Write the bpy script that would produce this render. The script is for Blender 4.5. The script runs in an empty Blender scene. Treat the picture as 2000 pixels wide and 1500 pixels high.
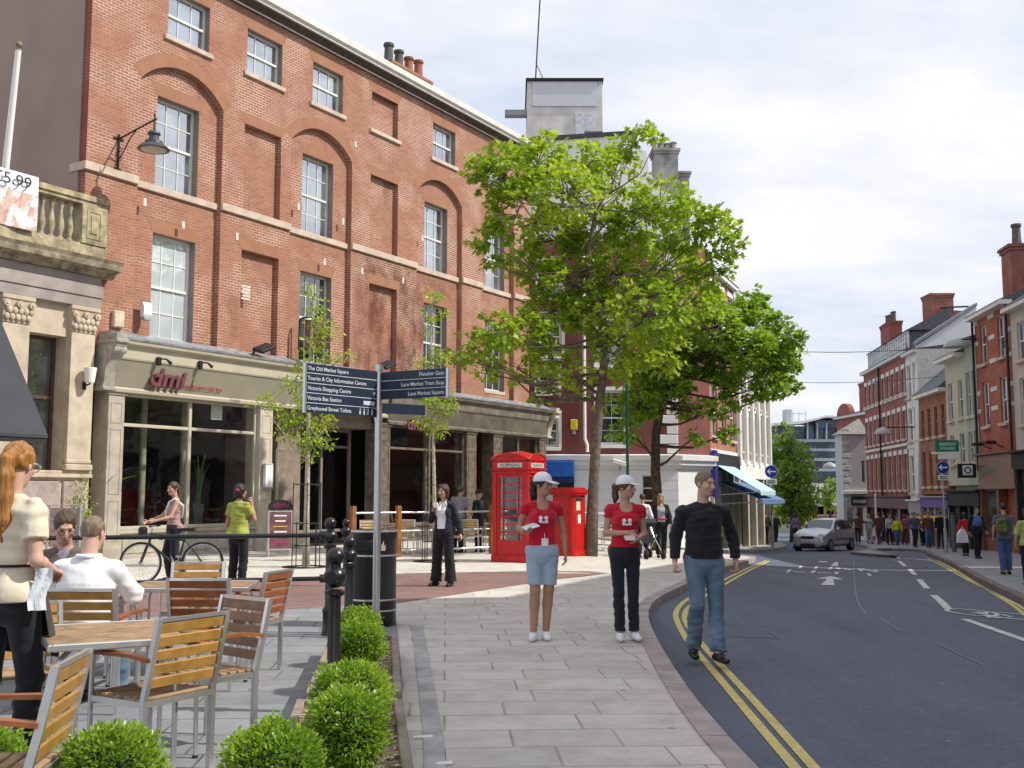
import bpy, bmesh, math, random
import numpy as np
from mathutils import Vector, Matrix
R_ = math.radians
PI = math.pi
sc = bpy.context.scene
col = sc.collection
rng = random.Random(7)

# ------------------------------------------------------------------ camera
F = 2100.0
PT = math.atan(215 / 2100)
CP, SP = math.cos(PT), math.sin(PT)
EYE = 1.5
cd = bpy.data.cameras.new('camera')
cam = bpy.data.objects.new('camera', cd)
col.objects.link(cam)
cam.location = (0, 0, EYE)
cam.rotation_euler = (PI / 2 + PT, 0, 0)
cd.sensor_width = 36
cd.lens = F / 2000 * 36
cd.clip_end = 3000
sc.camera = cam
sc.cycles.use_denoising = True
sc.cycles.max_bounces = 6
sc.cycles.transparent_max_bounces = 12
sc.view_settings.view_transform = 'Standard'
sc.view_settings.look = 'None'
sc.view_settings.gamma = 1
sc.view_settings.exposure = -0.02

def sstep(a):
    a = min(1, max(0, a))
    return a * a * (3 - 2 * a)
def G(x, y):                      # lie of the ground: level on the left, falling away down the street
    return -0.022 * max(0, min(y, 120) - 18) * sstep(x / 9) - 0.03 * min(10, max(0, x - 1))
def _ray(px, py):
    u = (px - 1000) / F
    v = (750 - py) / F
    return (u, CP - v * SP, SP + v * CP)
def P(px, py, Y):                 # surveyed point: sight line at a known distance
    d = _ray(px, py)
    t = Y / d[1]
    return Vector((d[0] * t, Y, EYE + d[2] * t))
def GP(px, py):                   # surveyed point on the ground
    d = _ray(px, py)
    lo, hi = 1.0, 400.0
    for i in range(50):
        t = (lo + hi) / 2
        if EYE + d[2] * t > G(d[0] * t, d[1] * t): lo = t
        else: hi = t
    return Vector((d[0] * t, d[1] * t, G(d[0] * t, d[1] * t)))

# facade line of the brick building: origin A, direction D, outward normal N
FD = Vector((0.5170, 0.8560, 0))
FN = Vector((0.8560, -0.5170, 0))
FA = Vector((-6.626, 29.356, 0))
FROT = math.atan2(FD.y, FD.x)     # local x = along the facade, local y = into the wall

# ------------------------------------------------------------------ materials
MATS = {}
def nt(name):
    m = bpy.data.materials.new(name)
    m.use_nodes = True
    t = m.node_tree
    for n in list(t.nodes): t.nodes.remove(n)
    return m, t, t.nodes.new('ShaderNodeOutputMaterial')
def ND(t, kind, **kw):
    n = t.nodes.new('ShaderNode' + kind)
    for k, v in kw.items():
        if k in n.inputs.keys(): n.inputs[k].default_value = v
        else: setattr(n, k, v)
    return n
def c4(c): return (c[0], c[1], c[2], 1)
def L(t, a, b): t.links.new(a, b)
def mixc(t, fac, a, b, bt='MIX'):
    n = t.nodes.new('ShaderNodeMix'); n.data_type = 'RGBA'; n.blend_type = bt
    for s, v in ((n.inputs[0], fac), (n.inputs[6], a), (n.inputs[7], b)):
        if hasattr(v, 'is_linked') or hasattr(v, 'links'): L(t, v, s)
        elif isinstance(v, (tuple, list)): s.default_value = c4(v)
        else: s.default_value = v
    return n.outputs[2]
def ramp(t, src, p0, p1, c0=(0, 0, 0), c1=(1, 1, 1)):
    n = t.nodes.new('ShaderNodeValToRGB')
    n.color_ramp.elements[0].position = p0; n.color_ramp.elements[0].color = c4(c0)
    n.color_ramp.elements[1].position = p1; n.color_ramp.elements[1].color = c4(c1)
    L(t, src, n.inputs[0]); return n.outputs[0]
def noise(t, scale, detail=3, vec=None, rough=.55, obj=True):
    n = ND(t, 'TexNoise', Scale=scale, Detail=detail, Roughness=rough)
    if vec is None:
        tc = t.nodes.new('ShaderNodeTexCoord'); vec = tc.outputs['Object']
    L(t, vec, n.inputs['Vector']); return n.outputs['Fac']
def scaled(t, vec, s, loc=(0, 0, 0)):
    m = ND(t, 'Mapping'); m.inputs['Scale'].default_value = s; m.inputs['Location'].default_value = loc
    L(t, vec, m.inputs['Vector']); return m.outputs['Vector']
def bsdf(t, out, color=None, rough=.6, metal=0, spec=.4, bump=None, bd=.01, **kw):
    b = ND(t, 'BsdfPrincipled', Roughness=rough, Metallic=metal)
    b.inputs['Specular IOR Level'].default_value = spec
    if color is not None:
        if isinstance(color, (tuple, list)): b.inputs['Base Color'].default_value = c4(color)
        else: L(t, color, b.inputs['Base Color'])
    if bump is not None:
        n = ND(t, 'Bump', Strength=1.0, Distance=bd); L(t, bump, n.inputs['Height']); L(t, n.outputs[0], b.inputs['Normal'])
    L(t, b.outputs[0], out.inputs[0]); return b
def mat(name, c, rough=.6, metal=0, var=.18, scale=6, bump=0, spec=.4, c2=None, detail=4):
    if name in MATS: return MATS[name]
    m, t, o = nt(name)
    n = noise(t, scale, detail)
    c2 = c2 or tuple(x * (1 - var * 2) for x in c)
    cc = mixc(t, ramp(t, n, .3, .7), c2, tuple(min(1, x * (1 + var * .5)) for x in c))
    bsdf(t, o, cc, rough, metal, spec, bump=(noise(t, scale * 6, 3) if bump else None), bd=bump or .01)
    MATS[name] = m; return m
def emit(name, c, s):
    m, t, o = nt(name); e = ND(t, 'Emission', Strength=s); e.inputs[0].default_value = c4(c); L(t, e.outputs[0], o.inputs[0]); return m

def brick_mat(name, ca, cb, mortar, mfade=.5, bw=.225, bh=.075, msize=.011, patch=.6, tree_shadow=False):
    if name in MATS: return MATS[name]
    m, t, o = nt(name)
    tc = t.nodes.new('ShaderNodeTexCoord'); uv = tc.outputs['UV']
    b = ND(t, 'TexBrick'); b.inputs['Scale'].default_value = 1.0
    b.inputs['Brick Width'].default_value = bw; b.inputs['Row Height'].default_value = bh
    b.inputs['Mortar Size'].default_value = msize; b.inputs['Mortar Smooth'].default_value = .3
    b.inputs['Color1'].default_value = c4(ca); b.inputs['Color2'].default_value = c4(cb)
    b.inputs['Mortar'].default_value = c4(mortar); b.inputs['Bias'].default_value = -.1
    L(t, uv, b.inputs['Vector'])
    # repointed areas keep pale joints, elsewhere the joints are dirty and nearly brick coloured
    n1 = ramp(t, noise(t, .55, 3, uv), .46, .60)
    dull = mixc(t, .5, mixc(t, .5, ca, cb), mortar)
    b2 = ND(t, 'TexBrick'); b2.inputs['Scale'].default_value = 1.0
    for k in ('Brick Width', 'Row Height', 'Mortar Size', 'Mortar Smooth', 'Bias'): b2.inputs[k].default_value = b.inputs[k].default_value
    b2.inputs['Color1'].default_value = c4(ca); b2.inputs['Color2'].default_value = c4(cb)
    b2.inputs['Mortar'].default_value = c4([ (x + y) / 2 * (1 - mfade) + z * mfade for x, y, z in zip(ca, cb, mortar)])
    L(t, uv, b2.inputs['Vector'])
    cc = mixc(t, n1, b2.outputs[0], b.outputs[0])
    # broad tone changes and soot
    n2 = ramp(t, noise(t, 1.7, 6, uv, .65), .35, .72)
    cc = mixc(t, n2, cc, mixc(t, 1.0, cc, (patch + .14, patch + .10, patch + .08), 'MULTIPLY'), 'MIX')
    n3 = noise(t, 14, 3, uv)
    cc = mixc(t, ramp(t, n3, .35, .75), cc, mixc(t, 1.0, cc, (1.15, 1.12, 1.08), 'MULTIPLY'))
    # run marks
    n4 = ramp(t, noise(t, 1.0, 4, scaled(t, uv, (1.6, .28, 1))), .60, .78)
    cc = mixc(t, n4, cc, mixc(t, 1.0, cc, (.62, .58, .58), 'MULTIPLY'))
    if tree_shadow:  # mottled tree shadow painted into the brick colour
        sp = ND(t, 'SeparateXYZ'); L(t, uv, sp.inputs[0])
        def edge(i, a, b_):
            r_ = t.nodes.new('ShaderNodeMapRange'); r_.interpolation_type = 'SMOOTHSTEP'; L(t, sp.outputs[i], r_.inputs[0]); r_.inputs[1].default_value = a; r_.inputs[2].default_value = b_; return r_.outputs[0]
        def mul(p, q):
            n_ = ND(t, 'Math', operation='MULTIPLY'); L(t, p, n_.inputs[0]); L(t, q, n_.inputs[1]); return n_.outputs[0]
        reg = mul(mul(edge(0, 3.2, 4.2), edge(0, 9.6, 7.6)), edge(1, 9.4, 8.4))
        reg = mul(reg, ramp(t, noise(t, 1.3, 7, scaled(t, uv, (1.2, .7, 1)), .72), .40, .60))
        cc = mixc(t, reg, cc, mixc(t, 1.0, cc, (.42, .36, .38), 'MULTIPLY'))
    bsdf(t, o, cc, .85, 0, .25, bump=b.outputs['Fac'], bd=-.006)
    MATS[name] = m; return m

def glass_mat(name, tint=(.05, .06, .065), refl=.45, see=0.0, rough=.03):
    if name in MATS: return MATS[name]
    m, t, o = nt(name)
    g = ND(t, 'BsdfGlossy', Roughness=rough); g.inputs[0].default_value = (.93, .96, 1, 1)
    d = ND(t, 'BsdfDiffuse'); L(t, mixc(t, ramp(t, noise(t, 1.1, 3), .42, .58), tuple(x * (.35 if tint[0] < .3 else .9) for x in tint), tuple(x * (1.7 if tint[0] < .3 else 1.05) for x in tint)), d.inputs[0])
    tr = ND(t, 'BsdfTransparent'); tr.inputs[0].default_value = (.86, .9, .9, 1)
    a = ND(t, 'MixShader', Fac=see); L(t, d.outputs[0], a.inputs[1]); L(t, tr.outputs[0], a.inputs[2])
    n = noise(t, .9, 2)
    bp = ND(t, 'Bump', Strength=.45, Distance=.02); L(t, n, bp.inputs['Height']); L(t, bp.outputs[0], g.inputs['Normal'])
    b = ND(t, 'MixShader', Fac=refl); L(t, a.outputs[0], b.inputs[1]); L(t, g.outputs[0], b.inputs[2])
    L(t, b.outputs[0], o.inputs[0]); MATS[name] = m; return m

def attr_mat(name, rough=.6, spec=.3, cloth=0, sss=0):
    """colour comes from the per-vertex attribute 'Col' (skin, cloth and hair colours)"""
    if name in MATS: return MATS[name]
    m, t, o = nt(name)
    a = ND(t, 'Attribute', attribute_name='Col')
    n = noise(t, 9, 4)
    cc = mixc(t, ramp(t, n, .3, .7), mixc(t, 1.0, a.outputs[0], (.82, .82, .84), 'MULTIPLY'), a.outputs[0])
    b = bsdf(t, o, cc, rough, 0, spec, bump=(noise(t, 20, 3) if cloth else None), bd=.012 * cloth)
    if cloth: b.inputs['Sheen Weight'].default_value = .15
    if sss:
        b.inputs['Subsurface Weight'].default_value = sss; b.inputs['Subsurface Radius'].default_value = (.012, .005, .003)
    MATS[name] = m; return m

# ------------------------------------------------------------------ mesh builder
class MB:
    def __init__(s): s.v = []; s.f = []; s.mi = []; s.cur = 0; s.M = None
    def add(s, vs, fs, M=None):
        b = len(s.v)
        M = M or s.M
        for v in vs:
            v = Vector(v)
            s.v.append(tuple(M @ v) if M is not None else tuple(v))
        for f in fs: s.f.append([b + i for i in f]); s.mi.append(s.cur)
        return s
    def box(s, x0, y0, z0, x1, y1, z1, M=None):
        x0, x1 = min(x0, x1), max(x0, x1); y0, y1 = min(y0, y1), max(y0, y1); z0, z1 = min(z0, z1), max(z0, z1)
        return s.add([(x0, y0, z0), (x1, y0, z0), (x1, y1, z0), (x0, y1, z0), (x0, y0, z1), (x1, y0, z1), (x1, y1, z1), (x0, y1, z1)],
              [(0, 3, 2, 1), (4, 5, 6, 7), (0, 1, 5, 4), (1, 2, 6, 5), (2, 3, 7, 6), (3, 0, 4, 7)], M)
    def bbox(s, x0, y0, z0, x1, y1, z1, b=.01, M=None):
        """box with chamfered edges"""
        x0, x1 = min(x0, x1), max(x0, x1); y0, y1 = min(y0, y1), max(y0, y1); z0, z1 = min(z0, z1), max(z0, z1)
        b = min(b, (x1 - x0) * .45, (y1 - y0) * .45, (z1 - z0) * .45)
        bm = bmesh.new()
        bmesh.ops.create_cube(bm, size=1)
        for v in bm.verts: v.co = Vector(((x0 + x1) / 2 + v.co.x * (x1 - x0), (y0 + y1) / 2 + v.co.y * (y1 - y0), (z0 + z1) / 2 + v.co.z * (z1 - z0)))
        bmesh.ops.bevel(bm, geom=list(bm.edges), offset=b, segments=1, affect='EDGES')
        s.bm(bm, M); return s
    def bm(s, bm, M=None):
        bm.verts.index_update()
        s.add([v.co.copy() for v in bm.verts], [[v.index for v in f.verts] for f in bm.faces], M); bm.free(); return s
    def tube(s, pts, r, n=8, caps=True, closed=False, M=None):
        """round bar through points; r a number or one per point"""
        pts = [Vector(p) for p in pts]
        m = len(pts)
        rr = r if isinstance(r, (list, tuple)) else [r] * m
        vs = []; fs = []
        ref = None
        for i, p in enumerate(pts):
            if closed: t = pts[(i + 1) % m] - pts[i - 1]
            else: t = pts[min(i + 1, m - 1)] - pts[max(i - 1, 0)]
            t.normalize()
            if ref is None:
                ref = t.orthogonal().normalized()
            ref = (ref - t * ref.dot(t))
            if ref.length < 1e-5: ref = t.orthogonal()
            ref.normalize()
            bi = t.cross(ref)
            for k in range(n):
                a = 2 * PI * k / n
                vs.append(p + (ref * math.cos(a) + bi * math.sin(a)) * rr[i])
        for i in range(m if closed else m - 1):
            for k in range(n):
                a = i * n + k; b = i * n + (k + 1) % n; c = ((i + 1) % m) * n
                fs.append((a, b, c + (k + 1) % n, c + k))
        if caps and not closed:
            fs.append(tuple(reversed(range(n)))); fs.append(tuple(range((m - 1) * n, m * n)))
        return s.add(vs, fs, M)
    def lathe(s, prof, n=16, c=(0, 0, 0), M=None):
        """prof: (radius, z) pairs bottom to top"""
        vs = []; fs = []
        for r, z in prof:
            for k in range(n):
                a = 2 * PI * k / n
                vs.append((c[0] + r * math.cos(a), c[1] + r * math.sin(a), c[2] + z))
        for i in range(len(prof) - 1):
            for k in range(n):
                fs.append((i * n + k, i * n + (k + 1) % n, (i + 1) * n + (k + 1) % n, (i + 1) * n + k))
        fs.append(tuple(reversed(range(n)))); fs.append(tuple(range((len(prof) - 1) * n, len(prof) * n)))
        return s.add(vs, fs, M)
    def ball(s, c, r, n=12, m=8, sq=(1, 1, 1), M=None):
        vs = []; fs = []
        for i in range(1, m):
            t = PI * i / m
            for k in range(n):
                a = 2 * PI * k / n
                vs.append((c[0] + r * sq[0] * math.sin(t) * math.cos(a), c[1] + r * sq[1] * math.sin(t) * math.sin(a), c[2] - r * sq[2] * math.cos(t)))
        b = len(vs); vs += [(c[0], c[1], c[2] - r * sq[2]), (c[0], c[1], c[2] + r * sq[2])]
        for i in range(m - 2):
            for k in range(n): fs.append((i * n + k, i * n + (k + 1) % n, (i + 1) * n + (k + 1) % n, (i + 1) * n + k))
        for k in range(n):
            fs.append((b, (k + 1) % n, k)); fs.append((b + 1, (m - 2) * n + k, (m - 2) * n + (k + 1) % n))
        return s.add(vs, fs, M)
    def prism(s, poly, y0, y1, M=None, ax='y'):
        """outline (a,b) in the x-z plane pushed from y0 to y1 (ax='z': x-y outline pushed in z, ax='x': y-z outline in x)"""
        def mk(a, b, t): return {'y': (a, t, b), 'z': (a, b, t), 'x': (t, a, b)}[ax]
        n = len(poly)
        ar = sum(poly[i][0] * poly[(i + 1) % n][1] - poly[(i + 1) % n][0] * poly[i][1] for i in range(n))
        if (ar < 0) != (ax == 'y') : poly = list(reversed(poly))
        if y0 > y1: y0, y1 = y1, y0
        vs = [mk(a, b, y0) for a, b in poly] + [mk(a, b, y1) for a, b in poly]
        fs = [tuple(reversed(range(n))), tuple(range(n, 2 * n))] + [(i, (i + 1) % n, n + (i + 1) % n, n + i) for i in range(n)]
        return s.add(vs, fs, M)
    def quad(s, a, b, c, d, M=None): return s.add([a, b, c, d], [(0, 1, 2, 3)], M)
    def mesh(s, name, mats, smooth=False, uv=True):
        me = bpy.data.meshes.new(name)
        me.from_pydata(s.v, [], s.f)
        for m in (mats if isinstance(mats, (list, tuple)) else [mats]): me.materials.append(m)
        if any(s.mi): me.polygons.foreach_set('material_index', s.mi)
        if uv: auto_uv(me)
        if smooth is True: me.polygons.foreach_set('use_smooth', [True] * len(me.polygons))
        elif smooth: 
            me.polygons.foreach_set('use_smooth', [True] * len(me.polygons)); me.set_sharp_from_angle(angle=R_(smooth))
        me.update(); return me
    def build(s, name, mats, parent=None, loc=None, rz=None, smooth=False, uv=True):
        o = bpy.data.objects.new(name, s.mesh(name, mats, smooth, uv)); col.objects.link(o)
        if parent is not None: o.parent = parent
        if loc is not None: o.location = loc
        if rz is not None: o.rotation_euler.z = rz
        return o
def auto_uv(me):
    n = len(me.loops)
    if not n: return
    uvl = me.uv_layers.new(name='UVMap')
    co = np.zeros(len(me.vertices) * 3); me.vertices.foreach_get('co', co); co = co.reshape(-1, 3)
    li = np.zeros(n, int); me.loops.foreach_get('vertex_index', li)
    nf = len(me.polygons)
    nm = np.zeros(nf * 3); me.polygons.foreach_get('normal', nm); nm = np.abs(nm.reshape(-1, 3))
    ls = np.zeros(nf, int); lt = np.zeros(nf, int); me.polygons.foreach_get('loop_start', ls); me.polygons.foreach_get('loop_total', lt)
    pl = np.repeat(np.arange(nf), lt)
    k = np.argmax(nm, axis=1)[pl]; c = co[li]
    u = np.where(k == 0, c[:, 1], c[:, 0]); v = np.where(k == 2, c[:, 1], c[:, 2])
    uvl.data.foreach_set('uv', np.stack([u, v], 1).ravel())

def tag(o, label=None, cat=None, group=None, kind=None):
    if label: o['label'] = label
    if cat: o['category'] = cat
    if group: o['group'] = group
    if kind: o['kind'] = kind
    return o
def thing(name, label, cat, loc=(0, 0, 0), rz=0, group=None):
    o = bpy.data.objects.new(name, None); col.objects.link(o)
    o.empty_display_size = .2
    o.location = loc; o.rotation_euler = (0, 0, rz)
    return tag(o, label, cat, group)
def copy_thing(o, loc=None, rz=None, label=None, parent=None, group=None):
    c = o.copy(); col.objects.link(c)
    if parent is not None: c.parent = parent
    if loc is not None: c.location = loc
    if rz is not None: c.rotation_euler.z = rz
    if label: c['label'] = label
    if group: c['group'] = group
    for ch in list(o.children): copy_thing(ch, parent=c)
    return c
def struct(o): o['kind'] = 'structure'; return o
def text_mesh(s, size, mat_, parent, loc, rot=(PI / 2, 0, 0), align='LEFT', name='lettering', ext=.002, shear=0, bold=0, sx=1):
    cu = bpy.data.curves.new('t', 'FONT'); cu.body = s; cu.size = size; cu.align_x = align; cu.extrude = ext; cu.shear = shear; cu.offset = bold
    to = bpy.data.objects.new('t', cu); col.objects.link(to)
    me = bpy.data.meshes.new_from_object(to); bpy.data.objects.remove(to); bpy.data.curves.remove(cu)
    me.name = name; me.materials.clear(); me.materials.append(mat_)
    if sx != 1:
        for v in me.vertices: v.co.x *= sx
    o = bpy.data.objects.new(name, me); col.objects.link(o)
    if parent is not None: o.parent = parent
    o.location = loc; o.rotation_euler = rot
    return o

# ------------------------------------------------------------------ light and sky
SUN_DIR = Vector((1.354, -.175, 1.36)).normalized()
elev = math.asin(SUN_DIR.z)
sl = bpy.data.lights.new('sun', 'SUN'); so = bpy.data.objects.new('sun', sl); col.objects.link(so)
sl.energy = 4.9; sl.angle = R_(.6); sl.color = (1, .95, .86)
so.rotation_euler = (-SUN_DIR).to_track_quat('-Z', 'Y').to_euler()
so.location = (30, -10, 40)
w = bpy.data.worlds.new('World'); sc.world = w; w.use_nodes = True
t = w.node_tree
for n in list(t.nodes): t.nodes.remove(n)
out = t.nodes.new('ShaderNodeOutputWorld')
sky = ND(t, 'TexSky', sky_type='NISHITA'); sky.sun_disc = False; sky.sun_elevation = elev
sky.sun_rotation = math.atan2(SUN_DIR.x, SUN_DIR.y)
sky.air_density = 1.0; sky.dust_density = 1.6
bg = ND(t, 'Background', Strength=.11); L(t, sky.outputs[0], bg.inputs[0])
tc = t.nodes.new('ShaderNodeTexCoord')
sep = ND(t, 'SeparateXYZ'); L(t, tc.outputs['Generated'], sep.inputs[0])
# cloud deck: project the view direction on a level sheet so clouds flatten towards the horizon
mx = ND(t, 'Math', operation='MAXIMUM'); L(t, sep.outputs[2], mx.inputs[0]); mx.inputs[1].default_value = .02
ad = ND(t, 'Math', operation='ADD'); L(t, mx.outputs[0], ad.inputs[0]); ad.inputs[1].default_value = .22
dv = ND(t, 'VectorMath', operation='DIVIDE'); L(t, tc.outputs['Generated'], dv.inputs[0])
cb = ND(t, 'CombineXYZ'); [L(t, ad.outputs[0], cb.inputs[i]) for i in range(3)]; L(t, cb.outputs[0], dv.inputs[1])
n1 = noise(t, 1.5, 8, scaled(t, dv.outputs[0], (1, 1.5, 1), (3.1, 1.7, 0)), .58)
n2 = noise(t, 3.2, 6, scaled(t, dv.outputs[0], (1, 1, 1), (7, 2, 0)), .55)
cover = ramp(t, n1, .30, .62)
cc = mixc(t, ramp(t, n2, .35, .72), (.97, .975, 1.03), (1.06, 1.055, 1.09))
bg2 = ND(t, 'Background', Strength=1.0); L(t, cc, bg2.inputs[0])
# thin veil over the blue so the gaps are pale
bg3 = ND(t, 'Background', Strength=1.0); bg3.inputs[0].default_value = (.72, .82, 1.02, 1)
ms = ND(t, 'MixShader', Fac=.80); L(t, bg.outputs[0], ms.inputs[1]); L(t, bg3.outputs[0], ms.inputs[2])
ms2 = ND(t, 'MixShader'); L(t, cover, ms2.inputs[0]); L(t, ms.outputs[0], ms2.inputs[1]); L(t, bg2.outputs[0], ms2.inputs[2])
L(t, ms2.outputs[0], out.inputs[0])
w.cycles.sampling_method = 'AUTOMATIC'

# ------------------------------------------------------------------ common materials
M_BRICK = brick_mat('red_brick', (.375, .178, .115), (.29, .133, .088), (.60, .48, .40), .25, patch=.70, tree_shadow=True)
M_BRICKRUB = mat('rubbed_brick', (.35, .17, .10), .85, var=.14, scale=8, bump=.004)
M_BRICKD = brick_mat('dark_brick', (.30, .085, .06), (.24, .07, .05), (.36, .25, .2), .2)
M_BRICKO = brick_mat('orange_brick', (.48, .19, .10), (.38, .13, .07), (.45, .34, .27), .3)
M_STONE = mat('pale_stone', (.56, .47, .36), .85, var=.14, scale=3, bump=.004)
M_SILL = mat('pink_stone', (.58, .47, .38), .85, var=.12, scale=3, bump=.003)
M_CREAM = mat('cream_paint', (.50, .46, .355), .55, var=.06, scale=2)
M_WHITE = mat('white_paint', (.80, .79, .75), .5, var=.05, scale=2)
M_SASH = mat('sash_paint', (.74, .74, .68), .5, var=.05, scale=3)
M_TAUPE = mat('taupe_render', (.33, .245, .20), .9, var=.06, scale=.8, bump=.003)
M_JAMB = mat('grey_jamb', (.26, .22, .19), .9, var=.1, scale=3)
M_LEAD = mat('lead_sheet', (.30, .31, .34), .5, var=.25, scale=5, bump=.006)
M_SLATE = mat('slate', (.11, .115, .14), .6, var=.25, scale=7, bump=.006)
M_BLACK = mat('black_gloss_paint', (.012, .012, .014), .28, var=.1, spec=.5)
M_MATTB = mat('black_matt', (.02, .02, .022), .7, var=.2)
M_STEEL = mat('brushed_steel', (.62, .62, .62), .28, metal=.9, var=.08)
M_ALU = mat('aluminium', (.72, .72, .72), .3, metal=.85, var=.06)
M_RED = mat('pillar_red', (.52, .010, .010), .38, var=.16, scale=7, c2=(.36, .012, .012))
M_GLASS = glass_mat('window_glass', (.12, .14, .15), .58)
M_GLASSD = glass_mat('dark_window_glass', (.03, .035, .04), .22)
M_SHOPG = glass_mat('shop_glass', (.02, .02, .02), .085, .96)
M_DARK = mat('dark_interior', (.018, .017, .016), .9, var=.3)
M_NET = mat('net_curtain', (.62, .68, .72), .8, var=.05)
M_GUTTER = mat('cornice_paint', (.74, .72, .67), .6, var=.08, scale=3)
M_POT = mat('clay_pot', (.36, .13, .07), .9, var=.2)
M_POTG = mat('sooty_pot', (.13, .12, .115), .9, var=.2)
M_GREY = mat('grey_paint', (.36, .37, .38), .5, var=.08)
# ================================================================== GROUND
def drape(poly, dz, name, m, step=1.5, holes=None, rot=0):
    from mathutils.geometry import tessellate_polygon
    bm = bmesh.new()
    vs = [bm.verts.new((p[0], p[1], 0)) for p in poly]
    for tri in tessellate_polygon([[Vector((p[0], p[1], 0)) for p in poly]]):
        a_, b_, c_ = (Vector(poly[i]) for i in tri)
        if abs((b_ - a_).cross(c_ - a_)) < 1e-7: continue
        try: bm.faces.new([vs[i] for i in tri])
        except ValueError: pass
    for f in bm.faces:
        f.normal_update()
        if f.normal.z < 0: f.normal_flip()
    xs = [p[0] for p in poly]; ys = [p[1] for p in poly]
    x = min(xs) + step
    while x < max(xs):
        bmesh.ops.bisect_plane(bm, geom=list(bm.verts) + list(bm.edges) + list(bm.faces), plane_co=(x, 0, 0), plane_no=(1, 0, 0)); x += step
    y = min(ys) + step
    while y < max(ys):
        bmesh.ops.bisect_plane(bm, geom=list(bm.verts) + list(bm.edges) + list(bm.faces), plane_co=(0, y, 0), plane_no=(0, 1, 0)); y += step
    for v in bm.verts: v.co.z = G(v.co.x, v.co.y) + dz
    me = bpy.data.meshes.new(name); bm.to_mesh(me); bm.free(); me.materials.append(m)
    o = bpy.data.objects.new(name, me); col.objects.link(o); return struct(o)
def smooth_line(pts, k=3):
    for _ in range(k):
        q = [pts[0]]
        for a, b in zip(pts, pts[1:]):
            q.append((a[0] * .75 + b[0] * .25, a[1] * .75 + b[1] * .25)); q.append((a[0] * .25 + b[0] * .75, a[1] * .25 + b[1] * .75))
        q.append(pts[-1]); pts = q
    return pts
def offset_line(pts, d):
    out_ = []
    for i in range(len(pts)):
        a = Vector(pts[max(i - 1, 0)]); b = Vector(pts[min(i + 1, len(pts) - 1)])
        t = (b - a).normalized(); out_.append((pts[i][0] + t.y * d, pts[i][1] - t.x * d))
    return out_
def ribbon(mb, pts, w, dz):
    dz = dz + .004
    src = [Vector(tuple(p)[:2]) for p in pts]; pts = [tuple(src[0])]
    for a_, b_ in zip(src, src[1:]):
        k_ = max(1, int((b_ - a_).length / .5)); pts += [tuple(a_.lerp(b_, (i + 1) / k_)) for i in range(k_)]
    a = offset_line(pts, -w / 2); b = offset_line(pts, w / 2)
    for i in range(len(pts) - 1):
        q = [(p[0], p[1], G(p[0], p[1]) + dz) for p in (a[i], b[i], b[i + 1], a[i + 1])]
        mb.add(q, [(0, 1, 2, 3)])
RD = -.10      # road surface below the pavement level
def GR(px, py):
    """surveyed point on the road surface"""
    d = _ray(px, py); lo, hi = 1.0, 400.0
    for i in range(50):
        t = (lo + hi) / 2
        if EYE + d[2] * t > G(d[0] * t, d[1] * t) + RD: lo = t
        else: hi = t
    return (d[0] * t, d[1] * t)

# asphalt
m, t, o = nt('asphalt')
tc = t.nodes.new('ShaderNodeTexCoord'); ob = tc.outputs['Object']
base = mixc(t, ramp(t, noise(t, .35, 5, ob), .3, .7), (.092, .104, .140), (.118, .131, .174))
grain = noise(t, 90, 2, ob)
base = mixc(t, ramp(t, grain, .25, .75), mixc(t, 1.0, base, (.72, .72, .72), 'MULTIPLY'), mixc(t, 1.0, base, (1.3, 1.3, 1.3), 'MULTIPLY'))
trk = ramp(t, noise(t, .9, 3, scaled(t, ob, (1.4, .12, 1))), .5, .75)
base = mixc(t, ramp(t, noise(t, 22, 4, ob, .7), .38, .66), mixc(t, 1.0, base, (.86, .86, .87), 'MULTIPLY'), mixc(t, 1.0, base, (1.12, 1.12, 1.12), 'MULTIPLY'))
base = mixc(t, ramp(t, noise(t, 5.5, 5, ob, .7), .55, .72), base, mixc(t, 1.0, base, (1.22, 1.22, 1.2), 'MULTIPLY'))
base = mixc(t, trk, base, mixc(t, 1.0, base, (.78, .78, .80), 'MULTIPLY'))
vo = ND(t, 'TexVoronoi', Scale=1.7); L(t, scaled(t, ob, (1, 1, 0)), vo.inputs['Vector'])
spot = ramp(t, vo.outputs['Distance'], .028, .045, (1, 1, 1), (0, 0, 0))
base = mixc(t, spot, base, (.27, .29, .33))
bsdf(t, o, base, .82, 0, .35, bump=grain, bd=.004)
M_ASPH = m
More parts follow.
